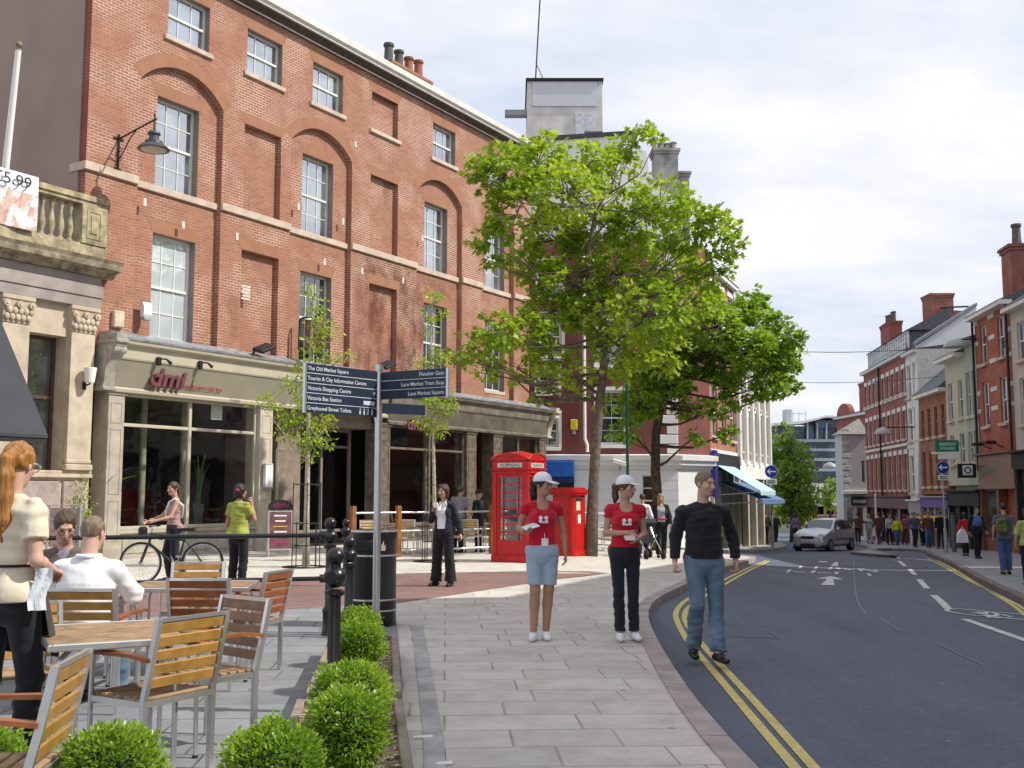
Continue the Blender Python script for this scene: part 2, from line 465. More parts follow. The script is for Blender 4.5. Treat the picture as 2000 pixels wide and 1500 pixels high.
# paving: stone flags laid in courses across the footway
def flag_mat(name, c1, c2, joint, bw, bh, rot, js=.010, tone=(.86, .88, .92), spots=True):
    m, t, o = nt(name)
    tc = t.nodes.new('ShaderNodeTexCoord'); ob = tc.outputs['Object']
    mp = ND(t, 'Mapping'); mp.inputs['Rotation'].default_value = (0, 0, rot); L(t, ob, mp.inputs['Vector'])
    wv = noise(t, .8, 2, ob)
    b = ND(t, 'TexBrick'); b.offset = .37; b.offset_frequency = 2; b.squash = 1.35; b.squash_frequency = 3
    for k, v in (('Scale', 1), ('Brick Width', bw), ('Row Height', bh), ('Mortar Size', js), ('Mortar Smooth', .4), ('Bias', 0)): b.inputs[k].default_value = v
    b.inputs['Color1'].default_value = c4(c1); b.inputs['Color2'].default_value = c4(c2); b.inputs['Mortar'].default_value = c4(joint)
    L(t, mp.outputs[0], b.inputs['Vector'])
    cc = b.outputs[0]
    # joints fade in places, silted up
    b0 = ND(t, 'TexBrick'); b0.offset = .37; b0.offset_frequency = 2; b0.squash = 1.35; b0.squash_frequency = 3
    for k in ('Scale', 'Brick Width', 'Row Height', 'Mortar Size', 'Mortar Smooth', 'Bias'): b0.inputs[k].default_value = b.inputs[k].default_value
    b0.inputs['Color1'].default_value = c4(c1); b0.inputs['Color2'].default_value = c4(c2); b0.inputs['Mortar'].default_value = c4([(x + y) / 2 * .8 for x, y in zip(c1, c2)])
    L(t, mp.outputs[0], b0.inputs['Vector'])
    cc = mixc(t, ramp(t, noise(t, 1.8, 2, ob), .42, .62), b0.outputs[0], cc)
    cc = mixc(t, ramp(t, noise(t, .5, 4, ob), .35, .7), cc, mixc(t, 1.0, cc, tone, 'MULTIPLY'))
    cc = mixc(t, ramp(t, noise(t, 3.3, 6, ob, .7), .42, .7), cc, mixc(t, 1.0, cc, (.80, .80, .80), 'MULTIPLY'))
    cc = mixc(t, ramp(t, noise(t, .9, 7, scaled(t, ob, (1, .5, 1)), .75), .50, .66), cc, mixc(t, 1.0, cc, (.84, .83, .81), 'MULTIPLY'))
    cc = mixc(t, ramp(t, noise(t, 60, 2, ob), .3, .8), cc, mixc(t, 1.0, cc, (1.15, 1.15, 1.13), 'MULTIPLY'))
    if spots:
        vo = ND(t, 'TexVoronoi', Scale=1.3); L(t, scaled(t, ob, (1, 1, 0)), vo.inputs['Vector'])
        cc = mixc(t, ramp(t, vo.outputs['Distance'], .025, .04, (1, 1, 1), (0, 0, 0)), cc, mixc(t, 1.0, cc, (.55, .55, .55), 'MULTIPLY'))
    bsdf(t, o, cc, .8, 0, .3, bump=b.outputs['Fac'], bd=-.006)
    return m
M_FLAG = flag_mat('york_stone_flags', (.58, .54, .485), (.50, .47, .43), (.31, .29, .27), .66, .47, R_(-3.5), .009, tone=(.87, .88, .90))
M_FLAG2 = flag_mat('pale_paving', (.62, .58, .52), (.54, .51, .46), (.38, .35, .31), .6, .4, R_(-31), tone=(.9, .9, .92))
M_SETT = flag_mat('red_block_paving', (.28, .165, .145), (.22, .135, .12), (.19, .14, .125), .21, .105, R_(14), .006, tone=(.8, .84, .9), spots=False)
M_KERB = mat('kerb_granite', (.40, .335, .32), .75, var=.2, scale=3, bump=.004)
M_KERBD = mat('kerb_granite_dark', (.20, .15, .145), .75, var=.25, scale=3, bump=.004)
M_CHAN = mat('channel_blocks', (.42, .415, .41), .8, var=.2, scale=3, bump=.004)

# one great sheet to the horizon
xs = [-500, -200, -80, -40] + [-20 + i * 2 for i in range(10)] + [i * .5 for i in range(0, 28)] + [i for i in range(14, 52, 2)] + [60, 80, 120, 250, 600]
ys = [-60, -30] + [i for i in range(-10, 122)] + [135, 160, 220, 400, 900]
vs = [(x, y, G(x, y) + RD) for y in ys for x in xs]; n = len(xs)
mb = MB(); mb.add(vs, [(j * n + i, j * n + i + 1, (j + 1) * n + i + 1, (j + 1) * n + i) for j in range(len(ys) - 1) for i in range(n - 1)])
struct(mb.build('road', M_ASPH))

K1 = smooth_line([(1.55, -6), (1.42, 4), (1.34, 6.5), (1.35, 8.2), (1.46, 10.6), (1.60, 12.7), (1.78, 14.4), (2.18, 16.3), (2.75, 18.0), (3.7, 21.3), (4.65, 24.5), (5.75, 27.9), (7.1, 32.4), (8.2, 36.3), (8.35, 37.9), (7.2, 39.3), (4.6, 40.6), (2.2, 42.6)], 2)
pave = K1 + [(-3, 43.2), (-30, 43.2), (-40, 30), (-30, -6)]
drape(pave, 0, 'pavement', M_FLAG)
K2 = smooth_line([(2.4, -6), (4.4, 6), (6.7, 13), (8.5, 18.2), (10.3, 23.7), (13.2, 32.2), (15.6, 40), (16.6, 43.4), (18.3, 48.2), (18.0, 50.4), (16.6, 50.2), (15.4, 44.5), (14.75, 41.3), (14.25, 41.2), (13.95, 43.2), (14.0, 45.4), (15.6, 48.5), (17.4, 53), (18.9, 60), (23, 90)], 2)
drape(K2 + [(60, 90), (60, -6)], 0, 'pavement_right', flag_mat('grey_flags', (.30, .30, .315), (.26, .265, .28), (.11, .11, .12), .6, .45, R_(20)), 3)
K3 = smooth_line([(-20, 43.5), (2, 43.8), (8, 44.5), (10.5, 47.5), (12.3, 51), (13.6, 54.5), (14.8, 60), (17, 72), (20, 90)], 2)
drape(K3 + [(-20, 90)], 0, 'pavement_far', flag_mat('far_flags', (.42, .41, .40), (.36, .35, .34), (.2, .2, .2), .6, .45, 0), 3)
def kerb(line, name, m, side, w=.17, pitch=.92):
    mb = MB()
    P_ = [Vector(p) for p in line]
    # resample to stone lengths
    pts = [P_[0]]; acc = 0
    for a, b in zip(P_, P_[1:]):
        seg = (b - a).length; d = 0
        while acc + seg - d >= pitch:
            d += pitch - acc; acc = 0; pts.append(a + (b - a) * (d / seg))
        acc += seg - d
    inn = offset_line([tuple(p) for p in pts], -side * w)
    for i in range(len(pts) - 1):
        g = .006
        a, b, c, d = pts[i], pts[i + 1], Vector(inn[i + 1]), Vector(inn[i])
        ab = (b - a).normalized() * g
        q = [a + ab, b - ab, c - ab, d + ab]
        if side < 0: q = [q[0], q[3], q[2], q[1]]
        top = [(p.x, p.y, G(p.x, p.y) + .012 + (i % 3) * .0015) for p in q]
        bot = [(p.x, p.y, G(p.x, p.y) - .2) for p in q]
        mb.add(bot + top, [(3, 2, 1, 0), (4, 5, 6, 7), (0, 1, 5, 4), (1, 2, 6, 5), (2, 3, 7, 6), (3, 0, 4, 7)])
    bm = bmesh.new(); me = mb.mesh('k', m, uv=False); bm.from_mesh(me); bmesh.ops.recalc_face_normals(bm, faces=list(bm.faces)); bm.to_mesh(me); bm.free(); me.name = name
    o = bpy.data.objects.new(name, me); col.objects.link(o); return struct(o)
kerb(K1, 'kerb', M_KERB, 1)
kerb(K2, 'kerb_right', M_KERBD, -1, .2)
kerb(K3, 'kerb_far', M_KERB, -1, .2)

# zones laid in the footway
drape([(-1.56, 15.1), (1.9, 21.2), (1.5, 21.55), (-2.0, 20.7), (-3.95, 19.1), (-16, 11.5), (-14, 7.6), (-2.95, 14.3)], .004, 'path', M_SETT, 1.5)
drape([(1.9, 21.2), (1.5, 21.55), (-2.0, 20.7), (-3.95, 19.1), (-16, 11.5), (-16.5, 13.0), (-6.0, 30.6), (.9, 42.2), (2.2, 41.9), (4.4, 40.3), (6.9, 38.9), (7.9, 37.4), (7.7, 36), (6.6, 32.4), (5.25, 28), (4.1, 24.5), (3.2, 22.2)], .004, 'pale_pavement', M_FLAG2, 1.5)
# greyer paving where the café tables stand
drape([(-.62, 5.0), (-.45, -5.5), (-29, -5.5), (-29, 2.5), (-14, 7.5), (-2.95, 14.25), (-1.62, 15.0), (-1.42, 13.4), (-1.24, 11.9), (-.84, 8.5)], .003, 'cafe_pavement', flag_mat('blue_grey_flags', (.26, .265, .275), (.22, .225, .235), (.09, .09, .095), .75, .5, R_(-3.5), tone=(.85, .87, .92)))
# dark channel course beside the planters
mb = MB()
chan = smooth_line([(-.20, 3), (-.42, 6.2), (-.66, 8.5), (-1.02, 11.9), (-1.12, 12.6)], 2)
ribbon(mb, chan, .12, .007); struct(mb.build('channel_course', M_CHAN, uv=False))

# painted markings
M_YEL = mat('yellow_line_paint', (.60, .50, .15), .7, var=.2, scale=14, c2=(.42, .36, .14))
M_RDW = mat('road_white_paint', (.62, .63, .63), .7, var=.15, scale=10, c2=(.40, .41, .43))
mb = MB()
for px in ([(1550, 1498), (1475, 1410), (1381, 1297), (1347, 1260), (1325, 1222), (1317, 1197), (1338, 1172), (1411, 1137), (1497, 1095)],
           [(1587, 1498), (1475, 1372), (1391, 1282), (1349, 1235), (1334, 1205), (1345, 1184), (1420, 1141), (1503, 1096)]):
    w_ = [GR(*p) for p in px]
    a, b = Vector(w_[0]), Vector(w_[1]); w_ = [tuple(a + (a - b) * 1.2)] + w_
    ribbon(mb, smooth_line(w_, 3), .075, RD + .004)
for px in ([(1812, 1091), (1870, 1121), (2000, 1190)], [(1829, 1095), (1880, 1121), (2000, 1200)]):
    w_ = [GR(*p) for p in px]; a, b = Vector(w_[2]), Vector(w_[1]); w_.append(tuple(a + (a - b) * 1.5))
    ribbon(mb, smooth_line(w_, 2), .075, RD + .004)
struct(mb.build('road_markings_yellow', M_YEL, uv=False))
mb = MB()
for a, b in (((1744, 1086), (1757, 1091)), ((1756, 1096), (1768, 1106)), ((1777, 1112), (1787, 1123)), ((1795, 1132), (1811, 1150)), ((1823, 1163), (1852, 1190)), ((1884, 1210), (2010, 1254))):
    a, b = GR(*a), GR(*b); ribbon(mb, [a, b], .13, RD + .004)
for a, b in (((1745, 1096), (1754, 1096)), ((1766, 1091), (1780, 1092)), ((1785, 1092), (1820, 1095))):
    ribbon(mb, [GR(*a), GR(*b)], .2, RD + .004)
def patch(pts, s=(0, 0), k=1.0):
    q = [GR(s[0] + p[0] * k, s[1] + p[1] * k) for p in pts]
    mb.add([(p[0], p[1], G(*p) + RD + .009) for p in q], [tuple(range(len(q)))])
k = .13; s_ = (1500, 1080)
for pts in ([(790, 485), (1005, 492), (975, 400), (890, 400)], [(735, 388), (880, 400), (975, 400), (1120, 405), (1100, 392), (990, 360), (930, 355), (860, 368)],
            [(258, 292), (310, 296), (365, 255), (320, 248)], [(445, 235), (490, 238), (520, 200), (480, 195)], [(630, 300), (690, 305), (730, 270), (670, 266)],
            [(680, 240), (730, 244), (755, 212), (710, 210)], [(765, 143), (885, 145), (895, 130), (775, 128)], [(940, 200), (1055, 205), (1055, 142), (1000, 142)],
            [(890, 248), (940, 252), (980, 225), (930, 222)], [(1015, 245), (1085, 252), (1095, 232), (1020, 226)], [(985, 318), (1040, 322), (1078, 288), (1020, 284)],
            [(1100, 245), (1240, 262), (1280, 248), (1150, 236)], [(1350, 255), (1390, 278), (1430, 275), (1400, 245), (1355, 240)], [(1400, 250), (1580, 285), (1650, 290), (1640, 264), (1590, 262), (1570, 272), (1420, 240)],
            [(1475, 310), (1510, 345), (1565, 350), (1530, 312)], [(370, 286), (560, 300), (560, 292), (380, 280)], [(740, 300), (960, 312), (960, 304), (760, 292)]):
    patch(pts, s_, k)
struct(mb.build('road_markings_white', M_RDW, uv=False))
# cycle symbol: two wheels and a frame, painted on the road beyond the near white line
mb = MB()
c0 = Vector(GR(1893, 1198)); c1 = Vector(GR(1975, 1206))
for c in (Vector(GR(1898, 1197)), Vector(GR(1975, 1204)) ):
    ring = [(c.x + .33 * math.cos(a * PI / 12), c.y + .48 * math.sin(a * PI / 12)) for a in range(25)]
    ribbon(mb, ring, .07, RD + .006)
for a, b in (((1898, 1197), (1922, 1201)), ((1922, 1201), (1934, 1208)), ((1934, 1208), (1975, 1208)), ((1934, 1206), (1953, 1201)), ((1953, 1201), (1975, 1206)), ((1910, 1196), (1926, 1203))):
    ribbon(mb, [GR(*a), GR(*b)], .07, RD + .007)
struct(mb.build('road_markings_cycle', M_RDW, uv=False))
# pale crack across the carriageway and a drain cover
mb = MB()
for pts in ([(1675, 1084), (1668, 1095), (1668, 1125), (1672, 1162), (1678, 1181), (1690, 1197)], [(1719, 1208), (1740, 1222), (1760, 1234)], [(1800, 1252), (1835, 1258), (1865, 1275), (1922, 1300)]):
    ribbon(mb, [GR(*p) for p in pts], .022, RD + .003)
struct(mb.build('road_crack', mat('crack_seal', (.25, .27, .31), .8), uv=False))
mb = MB()
c = Vector(GR(1452, 1238)); 
for i in range(9): ribbon(mb, [(c.x - .3, c.y - .28 + i * .07), (c.x + .3, c.y - .28 + i * .07)], .022, RD + .004)
ribbon(mb, [(c.x - .34, c.y - .34), (c.x + .34, c.y - .34), (c.x + .34, c.y + .34), (c.x - .34, c.y + .34), (c.x - .34, c.y - .34)], .03, RD + .005)
struct(mb.build('road_drain_cover', mat('cast_iron', (.17, .175, .20), .8), uv=False))
# ================================================================== BUILDINGS, LEFT SIDE
from mathutils.geometry import tessellate_polygon
def FS(px, py, off=0):
    """surveyed point on the brick facade -> (along, height); off = metres in front of the wall plane"""
    d = Vector(_ray(px, py)); c = FA.dot(FN) + off
    t = c / (d.x * FN.x + d.y * FN.y)
    p = d * t
    return ((p - FA).dot(FD), EYE + p.z)
def panel(mb, outer, holes, y, flip=False):
    """flat wall piece facing -y with openings"""
    loops = [[Vector((a, b, 0)) for a, b in lp] for lp in [outer] + list(holes)]
    flat = [p for lp in loops for p in lp]
    vs = [(p.x, y, p.y) for p in flat]; fs = []
    for tri in tessellate_polygon(loops):
        a, b, c = (flat[i] for i in tri)
        ar = (b.x - a.x) * (c.y - a.y) - (c.x - a.x) * (b.y - a.y)
        if abs(ar) < 1e-9: continue
        fs.append(tri if (ar > 0) != flip else tuple(reversed(tri)))
    mb.add(vs, fs)
def reveal(mb, lp, y0, y1):
    """sides of an opening running into the wall; lp counter-clockwise"""
    n = len(lp)
    ar = sum(lp[i][0] * lp[(i + 1) % n][1] - lp[(i + 1) % n][0] * lp[i][1] for i in range(n))
    if ar < 0: lp = list(reversed(lp))
    vs = [(a, y0, b) for a, b in lp] + [(a, y1, b) for a, b in lp]
    mb.add(vs, [(i, n + i, n + (i + 1) % n, (i + 1) % n) for i in range(n)])
def rect(x0, z0, x1, z1): return [(x0, z0), (x1, z0), (x1, z1), (x0, z1)]
def arch(x0, z0, x1, zs, rise, n=14):
    c = (x0 + x1) / 2; hw = (x1 - x0) / 2; Rr = (hw * hw + rise * rise) / (2 * rise); a0 = math.asin(hw / Rr)
    return [(x0, z0), (x1, z0)] + [(c + Rr * math.sin(a0 - 2 * a0 * i / n), zs - (Rr - rise) + Rr * math.cos(a0 - 2 * a0 * i / n)) for i in range(n + 1)]
def sash(parent, x0, z0, x1, z1, y, cols=3, rows=(2, 2), frame=None, glass=None, name='window', fw=.055, bw=.022, sill=None, sill_mat=None, sill_out=.1, meet=.5, dep=.05):
    """sliding sash window: frame part with pane and sill sub-parts"""
    frame = frame or M_SASH; glass = glass or M_GLASS
    mb = MB()
    mb.box(x0, y, z0, x0 + fw, y + dep, z1).box(x1 - fw, y, z0, x1, y + dep, z1)
    mb.box(x0 + fw, y, z1 - fw, x1 - fw, y + dep, z1).box(x0 + fw, y, z0, x1 - fw, y + dep, z0 + fw * 1.3)
    zm = z0 + (z1 - z0) * meet
    gx0, gx1 = x0 + fw, x1 - fw
    if rows[1]: mb.box(gx0, y - .012, zm - .03, gx1, y + dep, zm + .03)
    def bars(za, zb, r, yy):
        for i in range(1, cols):
            x = gx0 + (gx1 - gx0) * i / cols; mb.box(x - bw / 2, yy, za, x + bw / 2, yy + .02, zb)
        for j in range(1, r):
            z = za + (zb - za) * j / r
            for i in range(cols):
                a = gx0 + (gx1 - gx0) * i / cols + bw / 2; b = gx0 + (gx1 - gx0) * (i + 1) / cols - bw / 2
                mb.box(a, yy + .001, z - bw / 2, b, yy + .019, z + bw / 2)
    bars(zm + .03, z1 - fw, rows[0], y + .008)
    if rows[1]: bars(z0 + fw * 1.3, zm - .03, rows[1], y + .02)
    o = mb.build(name, frame, parent)
    g = MB(); g.add([(gx0, y + .03, zm), (gx1, y + .03, zm), (gx1, y + .03, z1 - fw), (gx0, y + .03, z1 - fw), (gx0, y + .04, z0), (gx1, y + .04, z0), (gx1, y + .04, zm), (gx0, y + .04, zm)], [(0, 1, 2, 3), (4, 5, 6, 7)])
    g.build('pane', glass, o)
    if sill:
        s = MB(); s.bbox(x0 - sill, y - sill_out - .12, z0 - .13, x1 + sill, y + .02, z0, .012); s.build('sill', sill_mat or M_SILL, o)
    return o

# ------------------------------------------------------------------ the red brick building with the restaurant
B = thing('brick_building', 'four-storey red brick building with segmental arched recesses above a cream restaurant front', 'building', FA, FROT)
SL, SR = -6.15, 14.1
WIN = [-3.35, 1.96, 8.03, 11.85]; BL = [-.51, 4.92]
ARC = [arch(c - 1.33, 4.9, c + 1.36, 11.62, .63) for c in WIN[:3]] + [arch(11.85 - 1.1, 4.9, 11.85 + 1.1, 11.62, .55)]
BLR = [rect(c - .70, 9.12, c + .72, 11.52) for c in BL] + [rect(c - .70, 4.9, c + .72, 8.04) for c in BL]
TOPW = [(-3.24, 1), (-.51, 1), (2.15, 1), (4.92, 0), (8.25, 1), (11.75, 1)]
TOPR = [rect(c - .68, 12.98, c + .68, 14.22) for c, k in TOPW]
mb = MB()
lower_open = rect(SL, 4.9, SR, 14.8)
# openings that touch the foot of the wall are lifted a hair so the outline stays simple
def lift(lp, d=.004): return [(a, b + d) if abs(b - 4.9) < 1e-6 else (a, b) for a, b in lp]
H1 = [lift(a) for a in ARC] + [lift(a) for a in BLR] + TOPR
panel(mb, lower_open, H1, 0)
RB = .17
for h in H1[:8]: reveal(mb, h, 0, RB)
reveal(mb, TOPR[3], 0, RB)
def inner(lp, holes): panel(mb, lp, holes, RB)
W2 = []; W1 = []
for i, c in enumerate(WIN):
    w2 = rect(c - .68, 9.10, c + .68, 11.42); w1 = rect(c - .68, 5.3, c + .68, 7.93); W2.append(w2); W1.append(w1)
    inner(H1[i], [w2, w1])
for h in H1[4:8]: inner(h, [])
inner(TOPR[3], [])
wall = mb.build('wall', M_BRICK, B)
# grey rendered jambs of the window openings
mb = MB()
for lp in W2 + W1: reveal(mb, lp, RB, RB + .26)
for i, lp in enumerate(TOPR):
    if i != 3: reveal(mb, lp, 0, .22)
mb.build('window_jamb', M_JAMB, B)['kind'] = 'stuff'
# rubbed brick: ring of each arch and flat arches over the openings
mb = MB()
for i, a in enumerate(ARC):
    pts = a[2:]; c = (a[0][0] + a[1][0]) / 2
    cz = 10.6
    outp = []
    for p in pts:
        d = Vector((p[0] - c, p[1] - cz)).normalized(); outp.append((p[0] + d.x * .34, p[1] + d.y * .34))
    for j in range(len(pts) - 1):
        mb.add([(pts[j][0], -.004, pts[j][1]), (pts[j + 1][0], -.004, pts[j + 1][1]), (outp[j + 1][0], -.004, outp[j + 1][1]), (outp[j][0], -.004, outp[j][1])], [(0, 3, 2, 1)])
def flat_arch(x0, x1, z, y, h=.36):
    mb.add([(x0 - .02, y, z), (x1 + .02, y, z), (x1 + .2, y, z + h), (x0 - .2, y, z + h)], [(0, 1, 2, 3)])
for lp in W2 + W1: flat_arch(lp[0][0], lp[1][0], lp[2][1], RB - .004, .32)
for lp in BLR + TOPR: flat_arch(lp[0][0], lp[1][0], lp[2][1], -.004, .30)
m, t, o = nt('rubbed_voussoirs')
tc = t.nodes.new('ShaderNodeTexCoord'); uv = tc.outputs['UV']
wv = ND(t, 'TexWave', Scale=4.2, Distortion=.4); wv.bands_direction = 'X'; L(t, uv, wv.inputs['Vector'])
cc = mixc(t, ramp(t, wv.outputs['Fac'], .0, .12), (.40, .22, .13), mixc(t, ramp(t, noise(t, 3, 4, uv), .3, .7), (.35, .175, .105), (.29, .135, .085)))
bsdf(t, o, cc, .85, 0, .2)
mb.build('brick_arches', m, B)['kind'] = 'stuff'
# string course, stepping in and out with the wall
mb = MB(); xs = [SL - .06] + sum([[a[0][0], a[1][0]] for a in ARC], []) + [SR + .06]
for i in range(0, len(xs), 2): mb.bbox(xs[i], -.07, 8.93, xs[i + 1] - .002, .01, 9.12, .01)
for i in range(1, len(xs) - 1, 2): mb.bbox(xs[i] + .002, RB - .07, 8.93, xs[i + 1] - .002, RB + .01, 9.10, .01)
mb.box(SL - .06, .012, 8.93, SL - .002, .5, 9.12)
mb.build('string_course', M_SILL, B)
# windows
NET = glass_mat('window_glass_blind', (.60, .66, .70), .30)
for i, lp in enumerate(W2): sash(B, lp[0][0] + .0, lp[0][1], lp[1][0] - .0, lp[2][1], RB + .20, 3, (2, 2), glass=M_GLASS, sill=.12)
for i, lp in enumerate(W1): sash(B, lp[0][0], lp[0][1], lp[1][0], lp[2][1], RB + .20, 3, (2, 2), frame=M_WHITE, glass=NET if i == 0 else M_GLASSD, sill=.05)
for i, lp in enumerate(TOPR):
    if i == 3:
        s = MB(); s.bbox(lp[0][0] - .12, -.08, lp[0][1] - .12, lp[1][0] + .12, RB, lp[0][1] - .002, .012); s.build('sill', M_SILL, B)
    else: sash(B, lp[0][0], lp[0][1], lp[1][0], lp[2][1], .17, 3, (1, 1), glass=M_GLASS, sill=.12, sill_out=.12)
# body of the building, cornice and roof
mb = MB()
mb.add([(SL, 0, 5.2), (SL, 9.5, 5.2), (SL, 9.5, 18.2), (SL, 5, 18.2), (SL, 0, 14.8)], [(0, 4, 3, 2, 1)])
mb.add([(SR, 0, 0), (SR, 9.5, 0), (SR, 9.5, 15), (SR, 5, 17.4), (SR, 0, 14.8)], [(0, 1, 2, 3, 4)])
mb.box(SL + .05, .45, 4.9, SR - .05, 9.4, 14.9)
mb.build('side_wall', M_BRICKD, B)
mb = MB(); mb.box(SL - .035, .22, -.1, SL + .04, 9.5, 15.0); mb.prism([(.22, 15.0), (9.5, 15.0), (9.5, 16), (5, 18.4), (.22, 15.9)], SL - .035, SL + .03, ax='x')
mb.build('gable_render', M_TAUPE, B)
mb = MB()
prof = [(.02, 14.74), (-.10, 14.74), (-.12, 14.84), (-.34, 14.92), (-.34, 15.00), (-.42, 15.03), (-.44, 15.2), (-.40, 15.23), (.02, 15.23)]
mb.prism(prof, SL - .25, SR + .3, ax='x'); mb.build('cornice', M_GUTTER, B)
mb = MB(); mb.prism([(.02, 14.70), (-.33, 14.88), (-.33, 14.915), (-.13, 14.835), (.02, 14.737)], SL - .2, SR + .25, ax='x'); mb.build('soffit', mat('soffit_brown', (.10, .075, .06), .8), B)
mb = MB(); mb.prism([(-.38, 15.235), (5, 17.6), (9.6, 15.3), (9.6, 15.235)], SL - .1, SR + .15, ax='x'); mb.build('roof', M_SLATE, B)
def chimney(parent, x0, y0, z0, x1, y1, z1, n, wm, pm, ph=.8, pr=.14, cap=.07):
    mb = MB(); mb.box(x0, y0, z0, x1, y1, z1 - .25); mb.box(x0 - cap / 2, y0 - cap / 2, z1 - .25, x1 + cap / 2, y1 + cap / 2, z1 - .12); mb.box(x0 - cap, y0 - cap, z1 - .12, x1 + cap, y1 + cap, z1)
    o = mb.build('chimney', wm, parent)
    for i in range(n):
        p = MB(); t_ = (i + .5) / n
        if (x1 - x0) >= (y1 - y0): px_, py_ = x0 + (x1 - x0) * t_, (y0 + y1) / 2
        else: px_, py_ = (x0 + x1) / 2, y0 + (y1 - y0) * t_
        hh = ph * (1 - .06 * ((i * 7) % 3))
        p.lathe([(pr * 1.15, 0), (pr, .06), (pr * .85, hh * .85), (pr * 1.1, hh * .88), (pr * 1.1, hh), (pr * .8, hh), (pr * .7, hh - .1)], 12, (px_, py_, z1 - .01))
        p.build('chimney_pot', (pm if isinstance(pm, list) else [pm])[i % (len(pm) if isinstance(pm, list) else 1)], o, smooth=40)
    return o
chimney(B, 10.0, 3.7, 16.0, 12.6, 4.5, 18.1, 4, M_BRICKRUB, [M_POTG, M_POTG, M_POT, M_POT], .85, .19)
# iron ends, pale scars of old fixings, and the patch of new brick
mb = MB()
for px, py in ((283 * 1.0, 395), (463, 462), (583, 404), (670, 433), (825, 465), (358, 440), (707, 530), (787, 548), (634, 511), (694, 282)):
    s_, z_ = FS(px, py)
    mb.bbox(s_ - .05, -.012, z_ - .1, s_ + .05, .0, z_ + .1, .01)
mb.build('plaster_scars', mat('plaster_scar', (.68, .62, .56), .9), B)['kind'] = 'stuff'
mb = MB(); s_, z_ = FS(480, 570)
for i in range(5): mb.box(s_ - .16 + (i % 2) * .04, -.008, z_ - .22 + i * .085, s_ + .16, .001, z_ - .22 + i * .085 + .06)
mb.build('mortar_patch', mat('lime_mortar', (.72, .6, .52), .9), B)
# ---- restaurant front
PJ = -.18       # face of the pilasters
def bay(x0, x1, z0, z1, y, mull=(), trans=None, fr=M_CREAM, fw=.09, glass=None, name='shop_window'):
    mb = MB()
    mb.bbox(x0, y, z0, x0 + fw, y + .1, z1, .01).bbox(x1 - fw, y, z0, x1, y + .1, z1, .01)
    mb.bbox(x0 + fw, y + .004, z1 - fw, x1 - fw, y + .1, z1, .01).bbox(x0 + fw, y + .004, z0, x1 - fw, y + .1, z0 + fw, .01)
    for m_ in mull: mb.bbox(m_ - .05, y + .006, z0 + fw, m_ + .05, y + .09, z1 - fw, .01)
    if trans:
        e = [x0 + fw] + [q for m_ in mull for q in (m_ - .05, m_ + .05)] + [x1 - fw]
        for i in range(0, len(e), 2): mb.bbox(e[i], y + .008, trans - .04, e[i + 1], y + .085, trans + .04, .01)
    o = mb.build(name, fr, B)
    g = MB(); g.quad((x0 + .03, y + .06, z0 + .03), (x1 - .03, y + .06, z0 + .03), (x1 - .03, y + .06, z1 - .03), (x0 + .03, y + .06, z1 - .03)); g.build('pane', glass or M_SHOPG, o)
    return o
def pilaster(x0, x1, z0, z1, m_, y=PJ, nm='pilaster'):
    mb = MB(); d = .0
    mb.bbox(x0, y, z0, x1, .35, z1 - .12, .008)
    mb.bbox(x0 - .03, y - .03, z0 + .004, x1 + .03, .3, z0 + .30, .01)
    mb.bbox(x0 - .03, y - .03, z1 - .119, x1 + .03, .3, z1 - .06, .01); mb.bbox(x0 - .05, y - .05, z1 - .059, x1 + .05, .3, z1, .01)
    for za, zb in ((z0 + .42, z0 + 1.35), (z0 + 1.5, z0 + 3.0), (z0 + 3.14, z1 - .28)):   # raised panels
        w_ = .05
        if zb - za < .2: continue
        mb.box(x0 + .07, y - .012, za, x0 + .07 + .02, y + .01, zb); mb.box(x1 - .09, y - .012, za, x1 - .07, y + .01, zb)
        mb.box(x0 + .09, y - .012, zb - .02, x1 - .09, y + .01, zb); mb.box(x0 + .09, y - .012, za, x1 - .09, y + .01, za + .02)
    return mb.build(nm, m_, B)
M_PIL = mat('stone_coloured_paint', (.54, .49, .38), .6, var=.08, scale=2)
M_PILD = mat('weathered_shaded_timber', (.17, .135, .10), .7, var=.3, scale=5)  # aged brown, darkened further to paint in the tree's shade
pilaster(-5.41, -4.96, 0, 3.9, mat('buff_pilaster', (.43, .38, .31), .7, var=.14, scale=3))
pilaster(-.54, -.06, 0, 3.9, M_PIL)
for a, b in ((4.56, 5.15), (9.5, 10.1), (11.25, 11.85), (14.6, 15.1)): pilaster(a, b, 0, 3.7, M_PILD)
bay(-4.96, -.54, .66, 3.88, -.06, (-2.85,), 3.12)
bay(5.15, 9.5, .5, 3.7, -.06, (7.45,), 2.95, fr=M_PILD)
bay(11.85, 14.6, .5, 3.7, -.06, (13.2,), 2.95, fr=M_PILD)
bay(1.75, 4.56, .35, 3.5, .9, (3.2,), 2.95, fr=M_JAMB)
for a, b, m_ in ((-4.96, -.54, 0), (5.15, 9.5, 1), (11.85, 14.6, 1)):
    mb = MB(); mb.cur = m_
    mb.bbox(a, -.10, .0, b, .1, .58, .01); mb.bbox(a, -.16, .58, b, .1, .658 if not m_ else .5, .01) if not m_ else None
    n_ = 3; w_ = (b - a) / n_
    for i in range(n_):
        mb.bbox(a + i * w_ + .12, -.125, .12, a + (i + 1) * w_ - .12, -.09, .46, .012)
    mb.build('stall_riser', [mat('riser_paint', (.44, .40, .32), .6, var=.15, scale=3), M_PILD], B)
